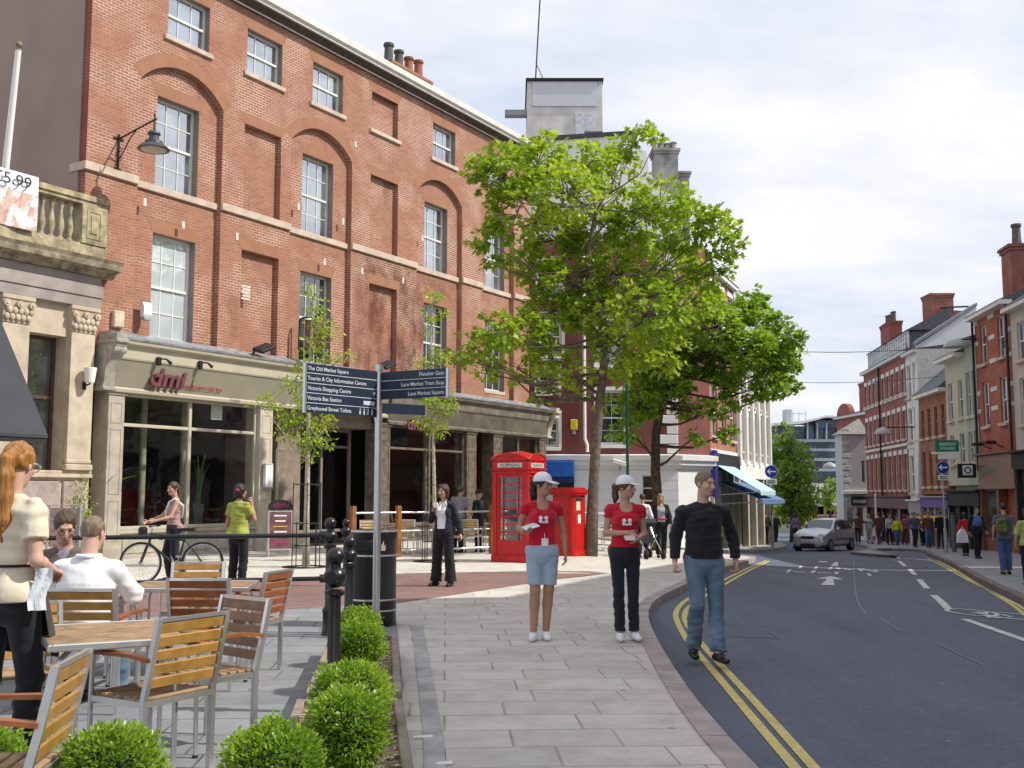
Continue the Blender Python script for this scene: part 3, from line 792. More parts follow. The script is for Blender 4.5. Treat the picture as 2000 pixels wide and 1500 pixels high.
# doorway recess: side cheeks, ceiling, pier, open door leaf with long handle
mb = MB(); mb.box(.75, .4, 0, 1.7, .9, 3.9); mb.box(-.06, .35, 0, .0, 1.6, 3.5); mb.box(-.06, .1, 3.5, 4.56, 1.0, 3.88)
mb.build('entrance_lining', mat('brown_plaster', (.27, .21, .17), .8, var=.15), B)
mb = MB(); M_ = Matrix.Translation((.42, .15, 0)) @ Matrix.Rotation(R_(-62), 4, 'Z')
mb.bbox(0, 0, .06, .07, .05, 2.75, .005, M_); mb.bbox(.83, 0, .06, .9, .05, 2.75, .005, M_); mb.bbox(.07, .002, 2.65, .83, .048, 2.75, .005, M_); mb.bbox(.07, .002, .06, .83, .048, .3, .005, M_)
dr = mb.build('door', M_PIL, B)
mb = MB(); mb.tube([(.1, -.05, .75), (.1, -.09, .8), (.1, -.09, 1.9), (.1, -.05, 1.95)], .018, 8, M=M_); mb.build('door_handle', M_STEEL, dr, smooth=True)
# interior
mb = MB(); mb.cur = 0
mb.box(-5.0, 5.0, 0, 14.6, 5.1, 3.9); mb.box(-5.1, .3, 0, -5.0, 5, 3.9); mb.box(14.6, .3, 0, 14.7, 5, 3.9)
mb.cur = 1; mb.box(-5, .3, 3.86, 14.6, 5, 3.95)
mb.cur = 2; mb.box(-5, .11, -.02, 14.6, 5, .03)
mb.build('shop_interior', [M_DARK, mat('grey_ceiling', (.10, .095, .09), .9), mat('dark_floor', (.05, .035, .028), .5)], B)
for x_ in (-3.45, -2.15, .2, 6.3, 8.6, 12.6):
    mb = MB(); mb.tube([(x_, .95, 0), (x_, .95, 3.9)], .085, 14); mb.build('interior_column', mat('column_paint', (.42, .38, .28), .6), B, smooth=40)
mb = MB(); mb.box(-2.0, .13, 3.42, -1.62, .14, 3.80); mb.build('notice', M_WHITE, B)
# fascias, cornice, lead flashing and console brackets
M_FAS = mat('fascia_olive', (.27, .245, .185), .6, var=.06, scale=1.5)
def fascia(x0, x1, z0, zt, mats, wm):
    mb = MB()
    mb.prism([(.3, z0), (-.14, z0), (-.20, z0 + .06), (-.34, zt - .52), (.3, zt - .52)], x0, x1, ax='x')                 # canted board
    f = mb.build('fascia_board', mats, B)
    mb = MB(); mb.prism([(-.14, z0 - .06), (-.26, z0 - .06), (-.28, z0 + .01), (-.205, z0 + .058), (-.14, z0 - .003)], x0 - .02, x1 + .02, ax='x')
    mb.prism([(.3, zt - .518), (-.36, zt - .518), (-.38, zt - .48), (-.40, zt - .2), (-.52, zt - .16), (-.54, zt - .08), (.3, zt - .08)], x0 - .02, x1 + .02, ax='x')
    mb.build('fascia_cornice', wm, B)
    mb = MB(); mb.prism([(-.56, zt - .078), (-.57, zt - .03), (-.4, zt), (-.004, zt + .17), (-.004, zt - .078)], x0 - .05, x1 + .05, ax='x'); mb.build('lead_flashing', M_LEAD, B)
    return f
fascia(-5.30, 4.9, 3.92, 5.13, M_FAS, M_CREAM)
fascia(4.98, 15.1, 3.74, 4.83, mat('fascia_weathered_shaded', (.165, .14, .105), .7, var=.2, scale=2), mat('cornice_weathered_shaded', (.20, .17, .13), .7, var=.25, scale=3))  # aged paint, with the tree's shade put into the darker colours
for xa, xb, z0, zt, m_ in ((-5.62, -5.32, 3.92, 5.16, mat('console_paint', (.40, .37, .32), .6, var=.2)), (15.12, 15.4, 3.74, 4.86, M_PIL)):
    mb = MB(); mb.prism([(.1, z0), (-.20, z0), (-.24, z0 + .12), (-.30, z0 + .45), (-.50, z0 + .75), (-.62, z0 + .95), (-.64, zt), (.1, zt + .1)], xa, xb, ax='x')
    mb.bbox(xa - .03, -.68, zt - .22, xb + .03, .05, zt - .12, .02); mb.bbox(xa - .03, -.28, z0 - .05, xb + .03, .05, z0 + .03, .01)
    mb.tube([(xa - .02, -.50, zt - .36), (xb + .02, -.50, zt - .36)], .11, 12)
    mb.build('console_bracket', m_, B, smooth=35)
# raised lettering of the restaurant
M_LET = mat('plum_letter', (.16, .05, .06), .35, var=.2); M_LETR = mat('red_letter', (.45, .04, .06), .5)
a = FS(288, 752, .32)
text_mesh('dmi', .62, M_LET, B, (a[0], -.34, a[1]), (PI / 2 - .14, 0, 0), ext=.05, shear=.35, bold=.018, name='lettering', sx=1.15)
a = FS(362, 757, .3)
text_mesh('restaurant café bar', .15, M_LETR, B, (a[0], -.275, a[1]), (PI / 2 - .14, 0, 0), ext=.006, shear=.3, name='lettering', sx=1.1)
a = FS(792, 838, .3)
text_mesh('dmi', .55, M_LET, B, (a[0], -.33, a[1]), (PI / 2 - .14, 0, 0), ext=.04, shear=.35, bold=.015, name='lettering', sx=1.15)

# ------------------------------------------------------------------ stone bank at the far left
K = thing('stone_building', 'low pale stone classical building with balustrade and carved pilasters left of the brick building', 'building', FA, FROT)
ys_ = {}
zent, zcor, zbal = 5.72, 6.62, 6.86
mb = MB()
XL, XR = -14.0, -5.72
ope = [rect(-7.42, 1.95, -6.46, 5.0), rect(-9.3, 1.95, -8.2, 5.0), rect(-11.6, 1.95, -10.4, 5.0)]
panel(mb, rect(XL, 0, XR, 6.9), ope, .0)
for lp in ope: reveal(mb, lp, 0, .42)
mb.box(XR - .02, .0, 0, XR, 1.2, 6.9)
mb.build('wall', M_STONE, K)
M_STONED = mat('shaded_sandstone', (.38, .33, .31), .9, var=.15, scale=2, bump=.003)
mb = MB()
for a, b in ((-8.10, -7.46), (-6.42, -5.80), (-10.3, -9.6)):
    mb.bbox(a, -.12, 2.28, b, .0, 5.12, .006); mb.bbox(a - .04, -.17, 2.02, b + .04, .0, 2.16, .02); mb.bbox(a - .02, -.15, 2.161, b + .02, .0, 2.279, .03)
    mb.bbox(a - .01, -.14, 5.121, b + .01, 0, 5.17, .01)
    mb.bbox(a - .07, -.20, 5.62, b + .07, 0, 5.715, .01)
mb.build('pilasters', M_STONE, K)['kind'] = 'stuff'
for a, b in ((-8.10, -7.46), (-6.42, -5.80)):
    mb = MB(); mb.add([(a, -.12, 5.17), (b, -.12, 5.17), (b + .05, -.17, 5.62), (a - .05, -.17, 5.62), (a, 0, 5.17), (b, 0, 5.17), (b + .05, 0, 5.62), (a - .05, 0, 5.62)],
        [(0, 1, 2, 3), (1, 5, 6, 2), (4, 0, 3, 7)])
    r2 = random.Random(3)
    for i in range(5):
        for j, zz in enumerate((5.24, 5.38)):
            x_ = a + (i + .5) * (b - a) / 5; mb.ball((x_ + (j % 2) * .05, -.16 - j * .02, zz), .065, 8, 6, (1, .7, 1.3))
    for x_ in (a + .02, b - .02, (a + b) / 2):
        mb.tube([(x_, -.24, 5.52 + .0), (x_, -.14, 5.52)], .075, 12); mb.tube([(x_, -.26, 5.52), (x_, -.2, 5.52)], .035, 10)
    mb.build('carved_capital', M_STONE, K, smooth=40)
mb = MB()
mb.bbox(XL, -.16, zent, XR + .03, .0, zent + .24, .01); mb.bbox(XL, -.19, zent + .242, XR + .05, .0, zent + .52, .01)
mb.bbox(XL, -.14, zent + .523, XR + .02, 0, 6.45, .01)
mb.build('entablature', M_STONED, K)
mb = MB()
mb.prism([(0, 6.452), (-.22, 6.452), (-.30, 6.55), (-.50, 6.60), (-.53, 6.72), (-.58, 6.80), (0, 6.86)], XL, XR + .28, ax='x')
mb.build('cornice', mat('weathered_stone', (.36, .31, .22), .9, var=.35, scale=5, bump=.006), K)
M_BAL = mat('balustrade_stone', (.44, .38, .24), .9, var=.3, scale=5, bump=.006)
mb = MB()
mb.bbox(XL, -.30, 6.862, XR - .02, .05, 7.12, .01)
mb.bbox(XL, -.30, 8.02, XR - .02, .06, 8.10, .01); mb.bbox(XL, -.34, 8.102, XR + .02, .1, 8.24, .015)
mb.bbox(-6.42, -.33, 7.122, XR - .03, .07, 8.018, .008)
mb.box(-6.30, -.345, 7.25, -6.26, -.33, 7.9); mb.box(-5.95, -.345, 7.25, -5.91, -.33, 7.9); mb.box(-6.26, -.345, 7.86, -5.95, -.33, 7.9); mb.box(-6.26, -.345, 7.25, -5.95, -.33, 7.29)
mb.bbox(-6.19, -.35, 7.36, -6.02, -.33, 7.79, .01)
mb.build('balustrade', M_BAL, K)
for i in range(22):
    x_ = -6.60 - i * .235
    bo = MB(); bo.lathe([(.075, 0), (.075, .05), (.045, .08), (.05, .14), (.085, .3), (.07, .42), (.04, .62), (.04, .72), (.065, .78), (.065, .85), (.08, .86), (.08, .9)], 10, (x_, -.13, 7.12))
    bo.build('baluster', M_BAL, K, smooth=40)
mb = MB(); mb.bbox(XL, -.10, 0, XR, .0, .35, .01); mb.bbox(XL, -.12, 1.86, XR, .0, 1.95, .01); mb.bbox(XL, -.08, 1.951, XR, .0, 2.018, .01)
mb.build('plinth', M_STONE, K)
mb = MB()
for a, b in ((-9.5, -8.2), (-8.1, -6.5), (-6.42, -5.85)): mb.bbox(a, -.06, .45, b, .0, 1.78, .02)
mb.build('plinth_panels', mat('pinkish_granite', (.40, .32, .30), .5, var=.15, scale=8), K)['kind'] = 'stuff'
for lp in ope:
    mb = MB(); x0, z0, x1, z1 = lp[0][0], lp[0][1], lp[1][0], lp[2][1]
    mb.box(x0, .36, z0, x0 + .07, .42, z1).box(x1 - .07, .36, z0, x1, .42, z1).box(x0 + .07, .36, z1 - .07, x1 - .07, .42, z1).box(x0 + .07, .36, 3.6, x1 - .07, .42, 3.68)
    wdw = mb.build('window', mat('dark_timber', (.10, .06, .045), .5), K)
    g = MB(); g.quad((x0 + .05, .4, z0), (x1 - .05, .4, z0), (x1 - .05, .4, z1), (x0 + .05, .4, z1)); g.build('pane', M_GLASSD, wdw)
mb = MB(); mb.box(XL, .45, 0, XR - .05, 9, 6.85); mb.build('body', M_DARK, K)
mb = MB(); mb.box(XL, 1.15, 6.86, XR - .5, 9, 6.9); mb.build('roof', M_LEAD, K)
mb = MB(); mb.bbox(-7.3, .35, 2.62, -6.9, .37, 3.05, .005); mb.build('poster', mat('poster_green', (.22, .34, .22), .5, c2=(.55, .58, .5), scale=9, var=.4), K)
# wall uplighter on the right pilaster
U = thing('wall_light', 'white cone wall light fixed to the stone pilaster', 'wall light', FA + FD * -6.05 + FN * .12 + Vector((0, 0, 4.12)), FROT)
mb = MB(); mb.lathe([(.10, -.13), (.145, .20), (.13, .21)], 14, (0, -.20, 0)); mb.build('lamp_shade', M_WHITE, U, smooth=40)
mb = MB(); mb.tube([(0, 0, -.2), (0, -.2, -.16), (0, -.2, -.08)], .02, 8); mb.bbox(-.05, -.03, -.28, .05, 0, -.1, .01); mb.build('bracket', M_MATTB, U)
U = thing('alarm_box', 'cream square alarm box on brick wall above the shopfront corner', 'alarm box', FA + FD * FS(227, 624)[0] + Vector((0, 0, FS(227, 624)[1])), FROT)
mb = MB(); mb.bbox(-.15, -.12, -.2, .15, 0, .2, .02); mb.build('case', mat('cream_box', (.66, .56, .40), .5), U); mb = MB(); mb.bbox(-.13, -.13, -.18, .13, -.12, .18, .005); mb.build('lid', mat('cream_lid', (.70, .60, .44), .5), U)
a = FS(282, 607); U = thing('alarm_box', 'white curved alarm siren box left of the lowest sash window', 'alarm box', FA + FD * a[0] + Vector((0, 0, a[1])), FROT)
mb = MB(); mb.prism([(0, -.16), (-.10, -.16), (-.13, -.1), (-.13, .08), (-.08, .2), (0, .22)], -.12, .12, ax='x'); mb.build('cover', M_WHITE, U); mb = MB(); mb.bbox(-.09, -.12, -.24, .09, 0, -.161, .01); mb.build('strobe', M_GREY, U)

# ------------------------------------------------------------------ white and red corner building across the side street
def xy(px, Y): return Vector(((px - 1000) / F / CP * Y, Y, 0))
C0 = Vector((-6, 45.2, 0)); rC = 0
CB = thing('corner_building', 'dark red corner building with white ground floor, curved white gable and rooftop tower', 'building', (0, 45.2, -.75), 0)
def PZ(px, py, Y): v = P(px, py, Y); return (v.x, v.z + .75)
Yc = 45.2
x1c = 6.96
M_CWH = mat('white_stucco', (.82, .82, .80), .7, var=.05, scale=1.2, bump=.002)
M_CRED = mat('oxblood_paint', (.215, .07, .062), .75, var=.12, scale=1.5, bump=.003)
mb = MB()
gh = [rect(5.45, .9, 6.05, 3.05), rect(1.9, .3, 2.6, 3.0)]
panel(mb, rect(-8, -.2, x1c, 3.75), gh, 0)
for lp in gh: reveal(mb, lp, 0, .25)
# chamfered corner
M_ch = Matrix.Translation((x1c, 0, 0)) @ Matrix.Rotation(math.atan2(1.4, 1.63), 4, 'Z')
cw = math.hypot(1.4, 1.63)
mb.M = M_ch; panel(mb, rect(0, -.2, cw, 3.75), [rect(1.3, 1.5, 1.6, 2.7)], 0); reveal(mb, rect(1.3, 1.5, 1.6, 2.7), 0, .2); mb.M = None
# horizontal channels are modelled as thin raised courses
for z_ in np.arange(.3, 3.2, .42):
    mb.box(2.61, -.018, z_, 5.44, .001, z_ + .40); mb.box(-8, -.018, z_, 1.89, .001, z_ + .40); mb.box(6.06, -.018, z_, x1c, .001, z_ + .40)
mb.build('ground_floor_wall', M_CWH, CB)
mb = MB(); mb.prism([(.05, 3.3), (-.08, 3.3), (-.10, 3.42), (-.22, 3.46), (-.24, 3.62), (-.34, 3.66), (-.36, 3.86), (.05, 3.92)], -8, x1c + .1, ax='x')
mb.prism([(.05, 3.3), (-.08, 3.3), (-.10, 3.42), (-.22, 3.46), (-.24, 3.62), (-.34, 3.66), (-.36, 3.86), (.05, 3.92)], -.1, cw + .1, ax='x', M=M_ch)
mb.build('cornice', M_CWH, CB)
mb = MB(); zc = 13.0
wins = [rect(1.15, 8.0, 2.1, 9.8), rect(1.15, 10.6, 2.1, 12.2), rect(-1, 4.3, .0, 5.5), rect(1.1, 4.2, 1.95, 5.6), rect(3.6, 4.3, 4.8, 6.6), rect(3.6, 7.6, 4.8, 9.6), rect(1.1, 6.5, 1.95, 7.5)]
panel(mb, rect(-8, 3.9, x1c, zc), wins, 0)
for lp in wins: reveal(mb, lp, 0, .15)
mb.M = M_ch; panel(mb, rect(0, 3.9, cw, zc), [], 0); mb.M = None
mb.box(-8, .3, 0, x1c, 9, zc); 
mb.build('upper_wall', M_CRED, CB)
for lp in wins:
    sash(CB, lp[0][0], lp[0][1], lp[1][0], lp[2][1], .08, 2, (2, 2), frame=M_WHITE, glass=M_GLASSD, sill=.1, sill_mat=M_CWH, fw=.09)
    mb = MB(); a, b_, c_, d_ = lp[0][0], lp[0][1], lp[1][0], lp[2][1]
    mb.box(a - .14, -.04, b_, a, .0, d_).box(c_, -.04, b_, c_ + .14, 0, d_).box(a - .14, -.05, d_, c_ + .14, 0, d_ + .16); mb.build('window_surround', M_CWH, CB)
for lp in gh[:1]: sash(CB, lp[0][0], lp[0][1], lp[1][0], lp[2][1], .15, 1, (2, 2), frame=M_WHITE, glass=M_GLASSD, fw=.06, bw=.05)
mb = MB(); mb.box(1.9, .2, .3, 2.6, .26, 3.0); mb.build('door', mat('black_door', (.02, .02, .025), .4), CB)
mb = MB()       # white quoins at the corner
for i in range(22): mb.bbox(x1c - .75 if i % 2 else x1c - .45, -.05, 3.95 + i * .41, x1c + .02, .02, 4.32 + i * .41, .02)
mb.build('quoins', M_CWH, CB)['kind'] = 'stuff'
mb = MB()
gp_ = [PZ(*q, Yc) for q in ((1020, 470), (1020, 300), (1085, 300), (1085, 272), (1240, 262), (1246, 288), (1262, 296), (1268, 335), (1284, 362), (1318, 385), (1322, 470))]
mb.prism(gp_, -.02, .4); mb.build('gable', M_CWH, CB)
mb = MB(); mb.prism([PZ(*q, Yc) for q in ((1083, 274), (1083, 266), (1243, 256), (1243, 263))], -.12, .45)
mb.build('coping', mat('dark_coping', (.06, .06, .06), .7), CB)
def bx(mb, px0, py0, px1, py1, Y, dep):
    a = PZ(px0, py1, Y); b = PZ(px1, py0, Y); mb.box(a[0], Y - Yc, a[1], b[0], Y - Yc + dep, b[1])
mb = MB(); bx(mb, 1030, 153, 1176, 330, 50, 5); tw = mb.build('roof_tower', mat('roughcast', (.68, .66, .63), .9, var=.1, scale=1.5, c2=(.52, .50, .48)), CB)
mb = MB(); bx(mb, 1040, 160, 1166, 207, 49.94, .05); mb.build('tower_panel', mat('panel_grey', (.60, .61, .64), .5, var=.04), tw)
mb = MB(); bx(mb, 1124, 222, 1158, 300, 49.93, .06); mb.build('tower_door', mat('pale_door', (.62, .64, .68), .5), tw)
mb = MB(); bx(mb, 1027, 152, 1179, 156, 49.85, 5.3); mb.build('tower_coping', M_MATTB, tw)
mb = MB(); bx(mb, 986, 214, 1030, 224, 50.5, .5); mb.build('projecting_beam', M_GREY, tw)
mb = MB(); a = P(1046, 155, 51); b = P(1058, -60, 51); mb.tube([(a.x, a.y - Yc, a.z + .75), (b.x, b.y - Yc, b.z + .75)], .035, 6)
a2 = P(1060, 152, 51); b2 = P(1049, 128, 51); mb.tube([(a2.x, a2.y - Yc, a2.z + .75), (b2.x, b2.y - Yc, b2.z + .75)], .02, 6)
mb.build('aerial_mast', M_MATTB, tw)
M_CH = mat('grey_chimney', (.42, .41, .39), .9, var=.25, scale=2)
a = PZ(1278, 290, 48); b = PZ(1324, 290, 48); chimney(CB, a[0], 2.8, 12.5, b[0], 3.8, a[1], 4, M_CH, M_CH, .45, .16, .1)
a = PZ(1328, 335, 50); b = PZ(1346, 335, 50); chimney(CB, a[0], 4.8, 11.5, b[0], 5.8, a[1], 0, M_CH, M_CH, .45, .16, .1)
a = PZ(1146, 262, 46.2); b = PZ(1172, 262, 46.2); chimney(CB, a[0], 1.0, 16.0, b[0], 1.7, a[1] + .1, 0, M_SLATE, M_SLATE, .4, .12, .1)

# blue shop sign on the corner building's left part
S = thing('shop_sign', 'bright blue box sign on the white wall beside the phone box', 'shop sign', (xy(1091, 44.9).x, 44.95, 2.0), 0)
a = P(1066, 917, 44.7); b = P(1117, 888, 44.7)
mb = MB(); mb.bbox(-.62, -.28, .22, .62, .25, .85, .02); mb.build('sign_box', mat('sign_blue', (.012, .13, .55), .35), S)
mb = MB(); mb.bbox(-.62, -.24, -.03, .62, .25, .215, .01); mb.build('sign_base', mat('sign_navy', (.01, .02, .15), .4), S)
# alarm boxes, camera on that wall
for (px, py, Y, mt, nm, lb) in ((1121, 833, 45.1, mat('yellow_plastic', (.75, .62, .02), .4), 'alarm_box', 'small yellow alarm box on the dark red wall'), ):
    v = P(px, py, Y); U = thing(nm, lb, 'alarm box', (v.x, 45.2, v.z)); mb = MB(); mb.bbox(-.15, -.16, -.15, .15, 0, .3, .03); mb.build('case', mt, U); mb = MB(); mb.bbox(-.08, -.12, -.33, .08, 0, -.151, .02); mb.build('strobe', M_GREY, U)
v = P(1133, 870, 45.1); 
# satin drainpipe
U = thing('drainpipe', 'pale drainpipe running down the dark red wall', 'drainpipe', (P(1141, 700, 45.1).x, 45.1, 3.2)); mb = MB(); mb.tube([(0, 0, 9), (0, 0, .6), (.1, 0, .35), (.1, 0, .05)], .07, 8); mb.build('pipe', M_CWH, U); mb = MB(); mb.box(-.15, -.12, 8.9, .15, .1, 9.2); mb.build('hopper', M_CWH, U)

# side of the corner block running away down the street
dS = Vector((.425, 1, 0)).normalized()
q0 = Vector((x1c + 1.63, Yc + 1.4, 0)); 
q1 = q0 + dS * ((51.9 - q0.y) / dS.y); q2 = q0 + dS * ((59.8 - q0.y) / dS.y)
def terrace(name, label, cat, pL, pR, zg, ze, wm, rows, n, ww, zrows, depth=8, roofm=None, roof_h=1.2, lintel=None, wframe=None, glass=None, gf=None, bands=(), win_skip=(), sillm=None, gfm=None, eave=.25, cols=2, srows=(1, 1), margins=None, roof_d=None):
    """a house seen from the street: pL, pR are the left and right ends of its front"""
    d = (pR - pL); Wd = d.length; rz = math.atan2(d.y, d.x)
    T = thing(name, label, cat, (pL.x, pL.y, zg), rz)
    H_ = ze - zg; mb = MB(); holes = []
    xs_ = margins or [Wd * (i + .5) / n for i in range(n)]
    for za, zb in zrows:
        for i, x_ in enumerate(xs_):
            holes.append(rect(x_ - ww / 2, za - zg, x_ + ww / 2, zb - zg))
    panel(mb, rect(0, (gf - zg) if gf else -.3, Wd, H_), holes, 0)
    for lp in holes: reveal(mb, lp, 0, .14)
    mb.box(.0, .3, -.3, Wd, depth, H_ - .02)
    mb.box(0, .0, (gf - zg) if gf else -.3, .02, .3, H_ - .02); mb.box(Wd - .02, .0, (gf - zg) if gf else -.3, Wd, .3, H_ - .02)
    wall = mb.build('wall', wm, T)
    for lp in holes: sash(T, lp[0][0], lp[0][1], lp[1][0], lp[2][1], .08, cols, srows, frame=wframe or M_WHITE, glass=glass or M_GLASSD, sill=.06, sill_mat=sillm or M_SILL, fw=.06, bw=.03)
    if lintel:
        mb = MB()
        for lp in holes: mb.box(lp[0][0] - .1, -.03, lp[2][1], lp[1][0] + .1, .0, lp[2][1] + .26)
        mb.build('lintels', lintel, T)['kind'] = 'stuff'
    if bands:
        mb = MB()
        for z_ in bands: mb.box(-.02, -.06, z_ - zg, Wd + .02, .0, z_ - zg + .16)
        mb.build('string_course', lintel or M_SILL, T)
    mb = MB(); mb.box(-.03, -eave, H_ - .18, Wd + .03, .1, H_); mb.build('eaves', M_GUTTER if not lintel else lintel, T)
    rd = roof_d or depth
    mb = MB(); mb.prism([(-eave - .05, H_), (rd / 2, H_ + roof_h), (rd, H_), (rd, H_ - .0)], -.02, Wd + .02, ax='x'); mb.build('roof', roofm or M_SLATE, T)
    return T, Wd, H_
M_BO = brick_mat('orange_brick_lit', (.46, .19, .11), (.38, .15, .085), (.5, .4, .32), .3)
T1, w1_, h1_ = terrace('brick_terrace', 'orange brick terrace with tall white sash windows right of the white corner', 'building', q0, q1, -.9, 11.5, M_BO, 3, 3, 1.05, [(4.0, 6.2), (7.0, 9.0), (9.6, 10.9)], lintel=M_CWH, gf=3.3, bands=(3.3,), wframe=M_WHITE)
T2, w2_, h2_ = terrace('stone_terrace', 'narrow pale stone-fronted house with slim columns beyond the orange terrace', 'building', q1, q2, -1.1, 8.2, mat('terrace_stone', (.58, .52, .42), .8), 2, 5, .8, [(3.6, 5.4), (6.0, 7.4)], lintel=M_CWH, gf=3.0, bands=(3.0, 5.7))
mb = MB()
for i in range(6): mb.bbox(w2_ * i / 5 - .12, -.22, 4.0, w2_ * i / 5 + .12, .0, 9.0, .02)
mb.build('pilasters', M_CWH, T2)['kind'] = 'stuff'
# shopfronts along them
for T_, Wd, zt in ((T1, w1_, 4.2), (T2, w2_, 4.1)):
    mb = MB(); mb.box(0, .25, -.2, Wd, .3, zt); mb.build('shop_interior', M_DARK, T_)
    for i in range(5):
        mb = MB(); x_ = Wd * i / 4; mb.bbox(max(0, x_ - .16), -.12, -.2, min(Wd, x_ + .16), .2, zt - .75, .02); mb.build('pilaster', M_PIL, T_)
    mb = MB(); mb.bbox(0, -.15, zt - .749, Wd, .2, zt, .02); mb.build('fascia_board', M_MATTB if T_ is T1 else M_CWH, T_)
mb = MB(); mb.bbox(-.02, -.22, 2.3, .45, -.0, 4.3, .02); mb.build('corner_pilaster', mat('royal_blue', (.03, .035, .25), .5), T1)
text_mesh('ff ¢ ¥', .5, M_WHITE, T1, (w1_ * .45, -.17, 3.62), name='lettering') if False else None
# awnings
def awning(label, base, rz, W_, out_, drop, m_, stripe=None):
    A = thing('awning', label, 'awning', base, rz)
    mb = MB(); mb.add([(0, 0, 0), (W_, 0, 0), (W_, -out_, -drop), (0, -out_, -drop), (0, 0, -.03), (W_, 0, -.03), (W_, -out_, -drop - .03), (0, -out_, -drop - .03)],
        [(0, 3, 2, 1), (4, 5, 6, 7), (0, 1, 5, 4), (1, 2, 6, 5), (2, 3, 7, 6), (3, 0, 4, 7)])
    mb.build('canvas', m_, A)
    mb = MB(); mb.box(0, -out_ - .01, -drop - .2, W_, -out_ + .0, -drop - .031); mb.build('valance', m_, A)
    for x_ in (.05, W_ - .05): mb = MB(); mb.tube([(x_, -.02, -drop - .2), (x_, -out_ + .05, -drop - .05)], .02, 6); mb.build('arm', M_STEEL, A)
    return A
rS = math.atan2(dS.y, dS.x)
mA1 = mat('awning_pale_blue', (.42, .58, .64), .8, var=.05); mA2 = mat('awning_blue', (.10, .19, .33), .8, var=.1)
p_ = q0 + dS * .6; awning('pale blue upper shop awning above the dark blue one', (p_.x, p_.y, 2.85), rS, 3.8, 2.0, 1.2, mA1)
p_ = q0 + dS * 1.0; awning('dark blue shop awning under the pale one, left of the arrow sign', (p_.x, p_.y, 2.1), rS, 6.0, 2.0, .85, mA2)
# ================================================================== BUILDINGS, RIGHT SIDE AND FAR END
def rowp(Y): return Vector((14.9 + .12 * Y, Y, 0))
def rowpx(px):
    k = (px - 1000) / F / CP; return rowp(14.9 / (k - .12))
M_B5 = brick_mat('plum_brick', (.30, .095, .075), (.24, .075, .06), (.34, .24, .2), .3)
M_B3 = brick_mat('warm_brick', (.34, .135, .08), (.27, .10, .06), (.4, .3, .22), .3)
M_B1 = brick_mat('bright_red_brick', (.40, .11, .07), (.33, .085, .055), (.42, .3, .22), .25)
M_WT = mat('white_trim', (.66, .65, .62), .7, var=.1)
M_CR2 = mat('cream_stucco', (.48, .47, .37), .8, var=.08, scale=2)
M_CR3 = mat('pale_green_stucco', (.36, .42, .34), .8, var=.08, scale=2)
M_CR4 = mat('pinkish_stucco', (.52, .47, .42), .8, var=.08, scale=2)
M_G5 = glass_mat('window_glass_far', (.06, .065, .07), .30)
def shop(T, Wd, zt, mats, fas, base=-.3, n=4, fh=.75, plain=False):
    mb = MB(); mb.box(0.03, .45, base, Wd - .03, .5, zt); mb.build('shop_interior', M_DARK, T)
    for i in range(n + 1):
        mb = MB(); x_ = Wd * i / n; mb.bbox(max(0, x_ - .14), -.08, base, min(Wd, x_ + .14), .3, zt - fh, .02); mb.build('pilaster', mats, T)
    for i in range(n):
        a, b = Wd * i / n + .14, Wd * (i + 1) / n - .14
        if i % 3 == 1:
            mb = MB(); mb.bbox(a, .35, base, b, .4, zt - fh, .01); mb.build('door', M_MATTB, T); continue
        mb = MB(); mb.box(a, .05, base, b, .2, .75); mb.box(a, .06, .75, a + .06, .16, zt - fh); mb.box(b - .06, .06, .75, b, .16, zt - fh); mb.box(a + .06, .06, zt - fh - .06, b - .06, .16, zt - fh)
        f = mb.build('shop_window', mats, T); g = MB(); g.quad((a, .12, .75), (b, .12, .75), (b, .12, zt - fh), (a, .12, zt - fh)); g.build('pane', M_G5, f)
    mb = MB(); mb.bbox(0, -.14, zt - fh, Wd, .2, zt - .1, .02); mb.build('fascia_board', fas, T)
    mb = MB(); mb.bbox(-.02, -.3, zt - .098, Wd + .02, .2, zt, .02); mb.build('cornice', mats, T)

# tall plum brick building
pL, pR = rowpx(1687), rowpx(1770)
T5, W5, H5 = terrace('tall_terrace', 'tall plum brick building with white lintels and glazed attic on the right', 'building', pL, pR, -1.5, 9.5, M_B5, 8, 9, .62,
    [(1.75, 3.75), (4.6, 6.2), (7.2, 8.55)], lintel=M_WT, gf=1.3, bands=(4.2, 7.0), glass=M_G5, wframe=M_WT, roof_h=2.2, depth=11)
shop(T5, W5, 2.9, mat('maroon_paint', (.10, .02, .025), .6), mat('maroon_fascia', (.12, .02, .025), .5), n=5)
mb = MB()
for x0, x1 in ((.4, W5 * .48), (W5 * .52, W5 - .3)):
    mb.prism([(.35, H5 + .05), (.30, H5 + 1.15), (1.8, H5 + 1.2), (1.8, H5 + .05)], x0, x1, ax='x')
mb.prism([(.12, H5 + 1.21), (2.6, H5 + 2.5), (2.6, H5 + 1.21)], .2, W5 - .1, ax='x')
at = mb.build('attic_dormer', M_SLATE, T5)
mb = MB()
for x0, x1 in ((.4, W5 * .48), (W5 * .52, W5 - .3)):
    n_ = 9
    for i in range(n_ + 1): x_ = x0 + (x1 - x0) * i / n_; mb.box(x_ - .035, .24, H5 + .1, x_ + .035, .32, H5 + 1.12)
    mb.box(x0, .23, H5 + .08, x1, .33, H5 + .14); mb.box(x0, .23, H5 + 1.1, x1, .33, H5 + 1.2); mb.box(x0, .25, H5 + .6, x1, .32, H5 + .65)
mb.build('attic_glazing_bars', M_WT, at)
mb = MB(); mb.box(.4, .285, H5 + .1, W5 - .3, .30, H5 + 1.12); mb.build('pane', mat('attic_pane', (.50, .54, .60), .3), at)
chimney(T5, .9, 1.0, H5, 3.4, 1.8, H5 + 3.0, 5, M_B5, M_POTG, .7, .12)
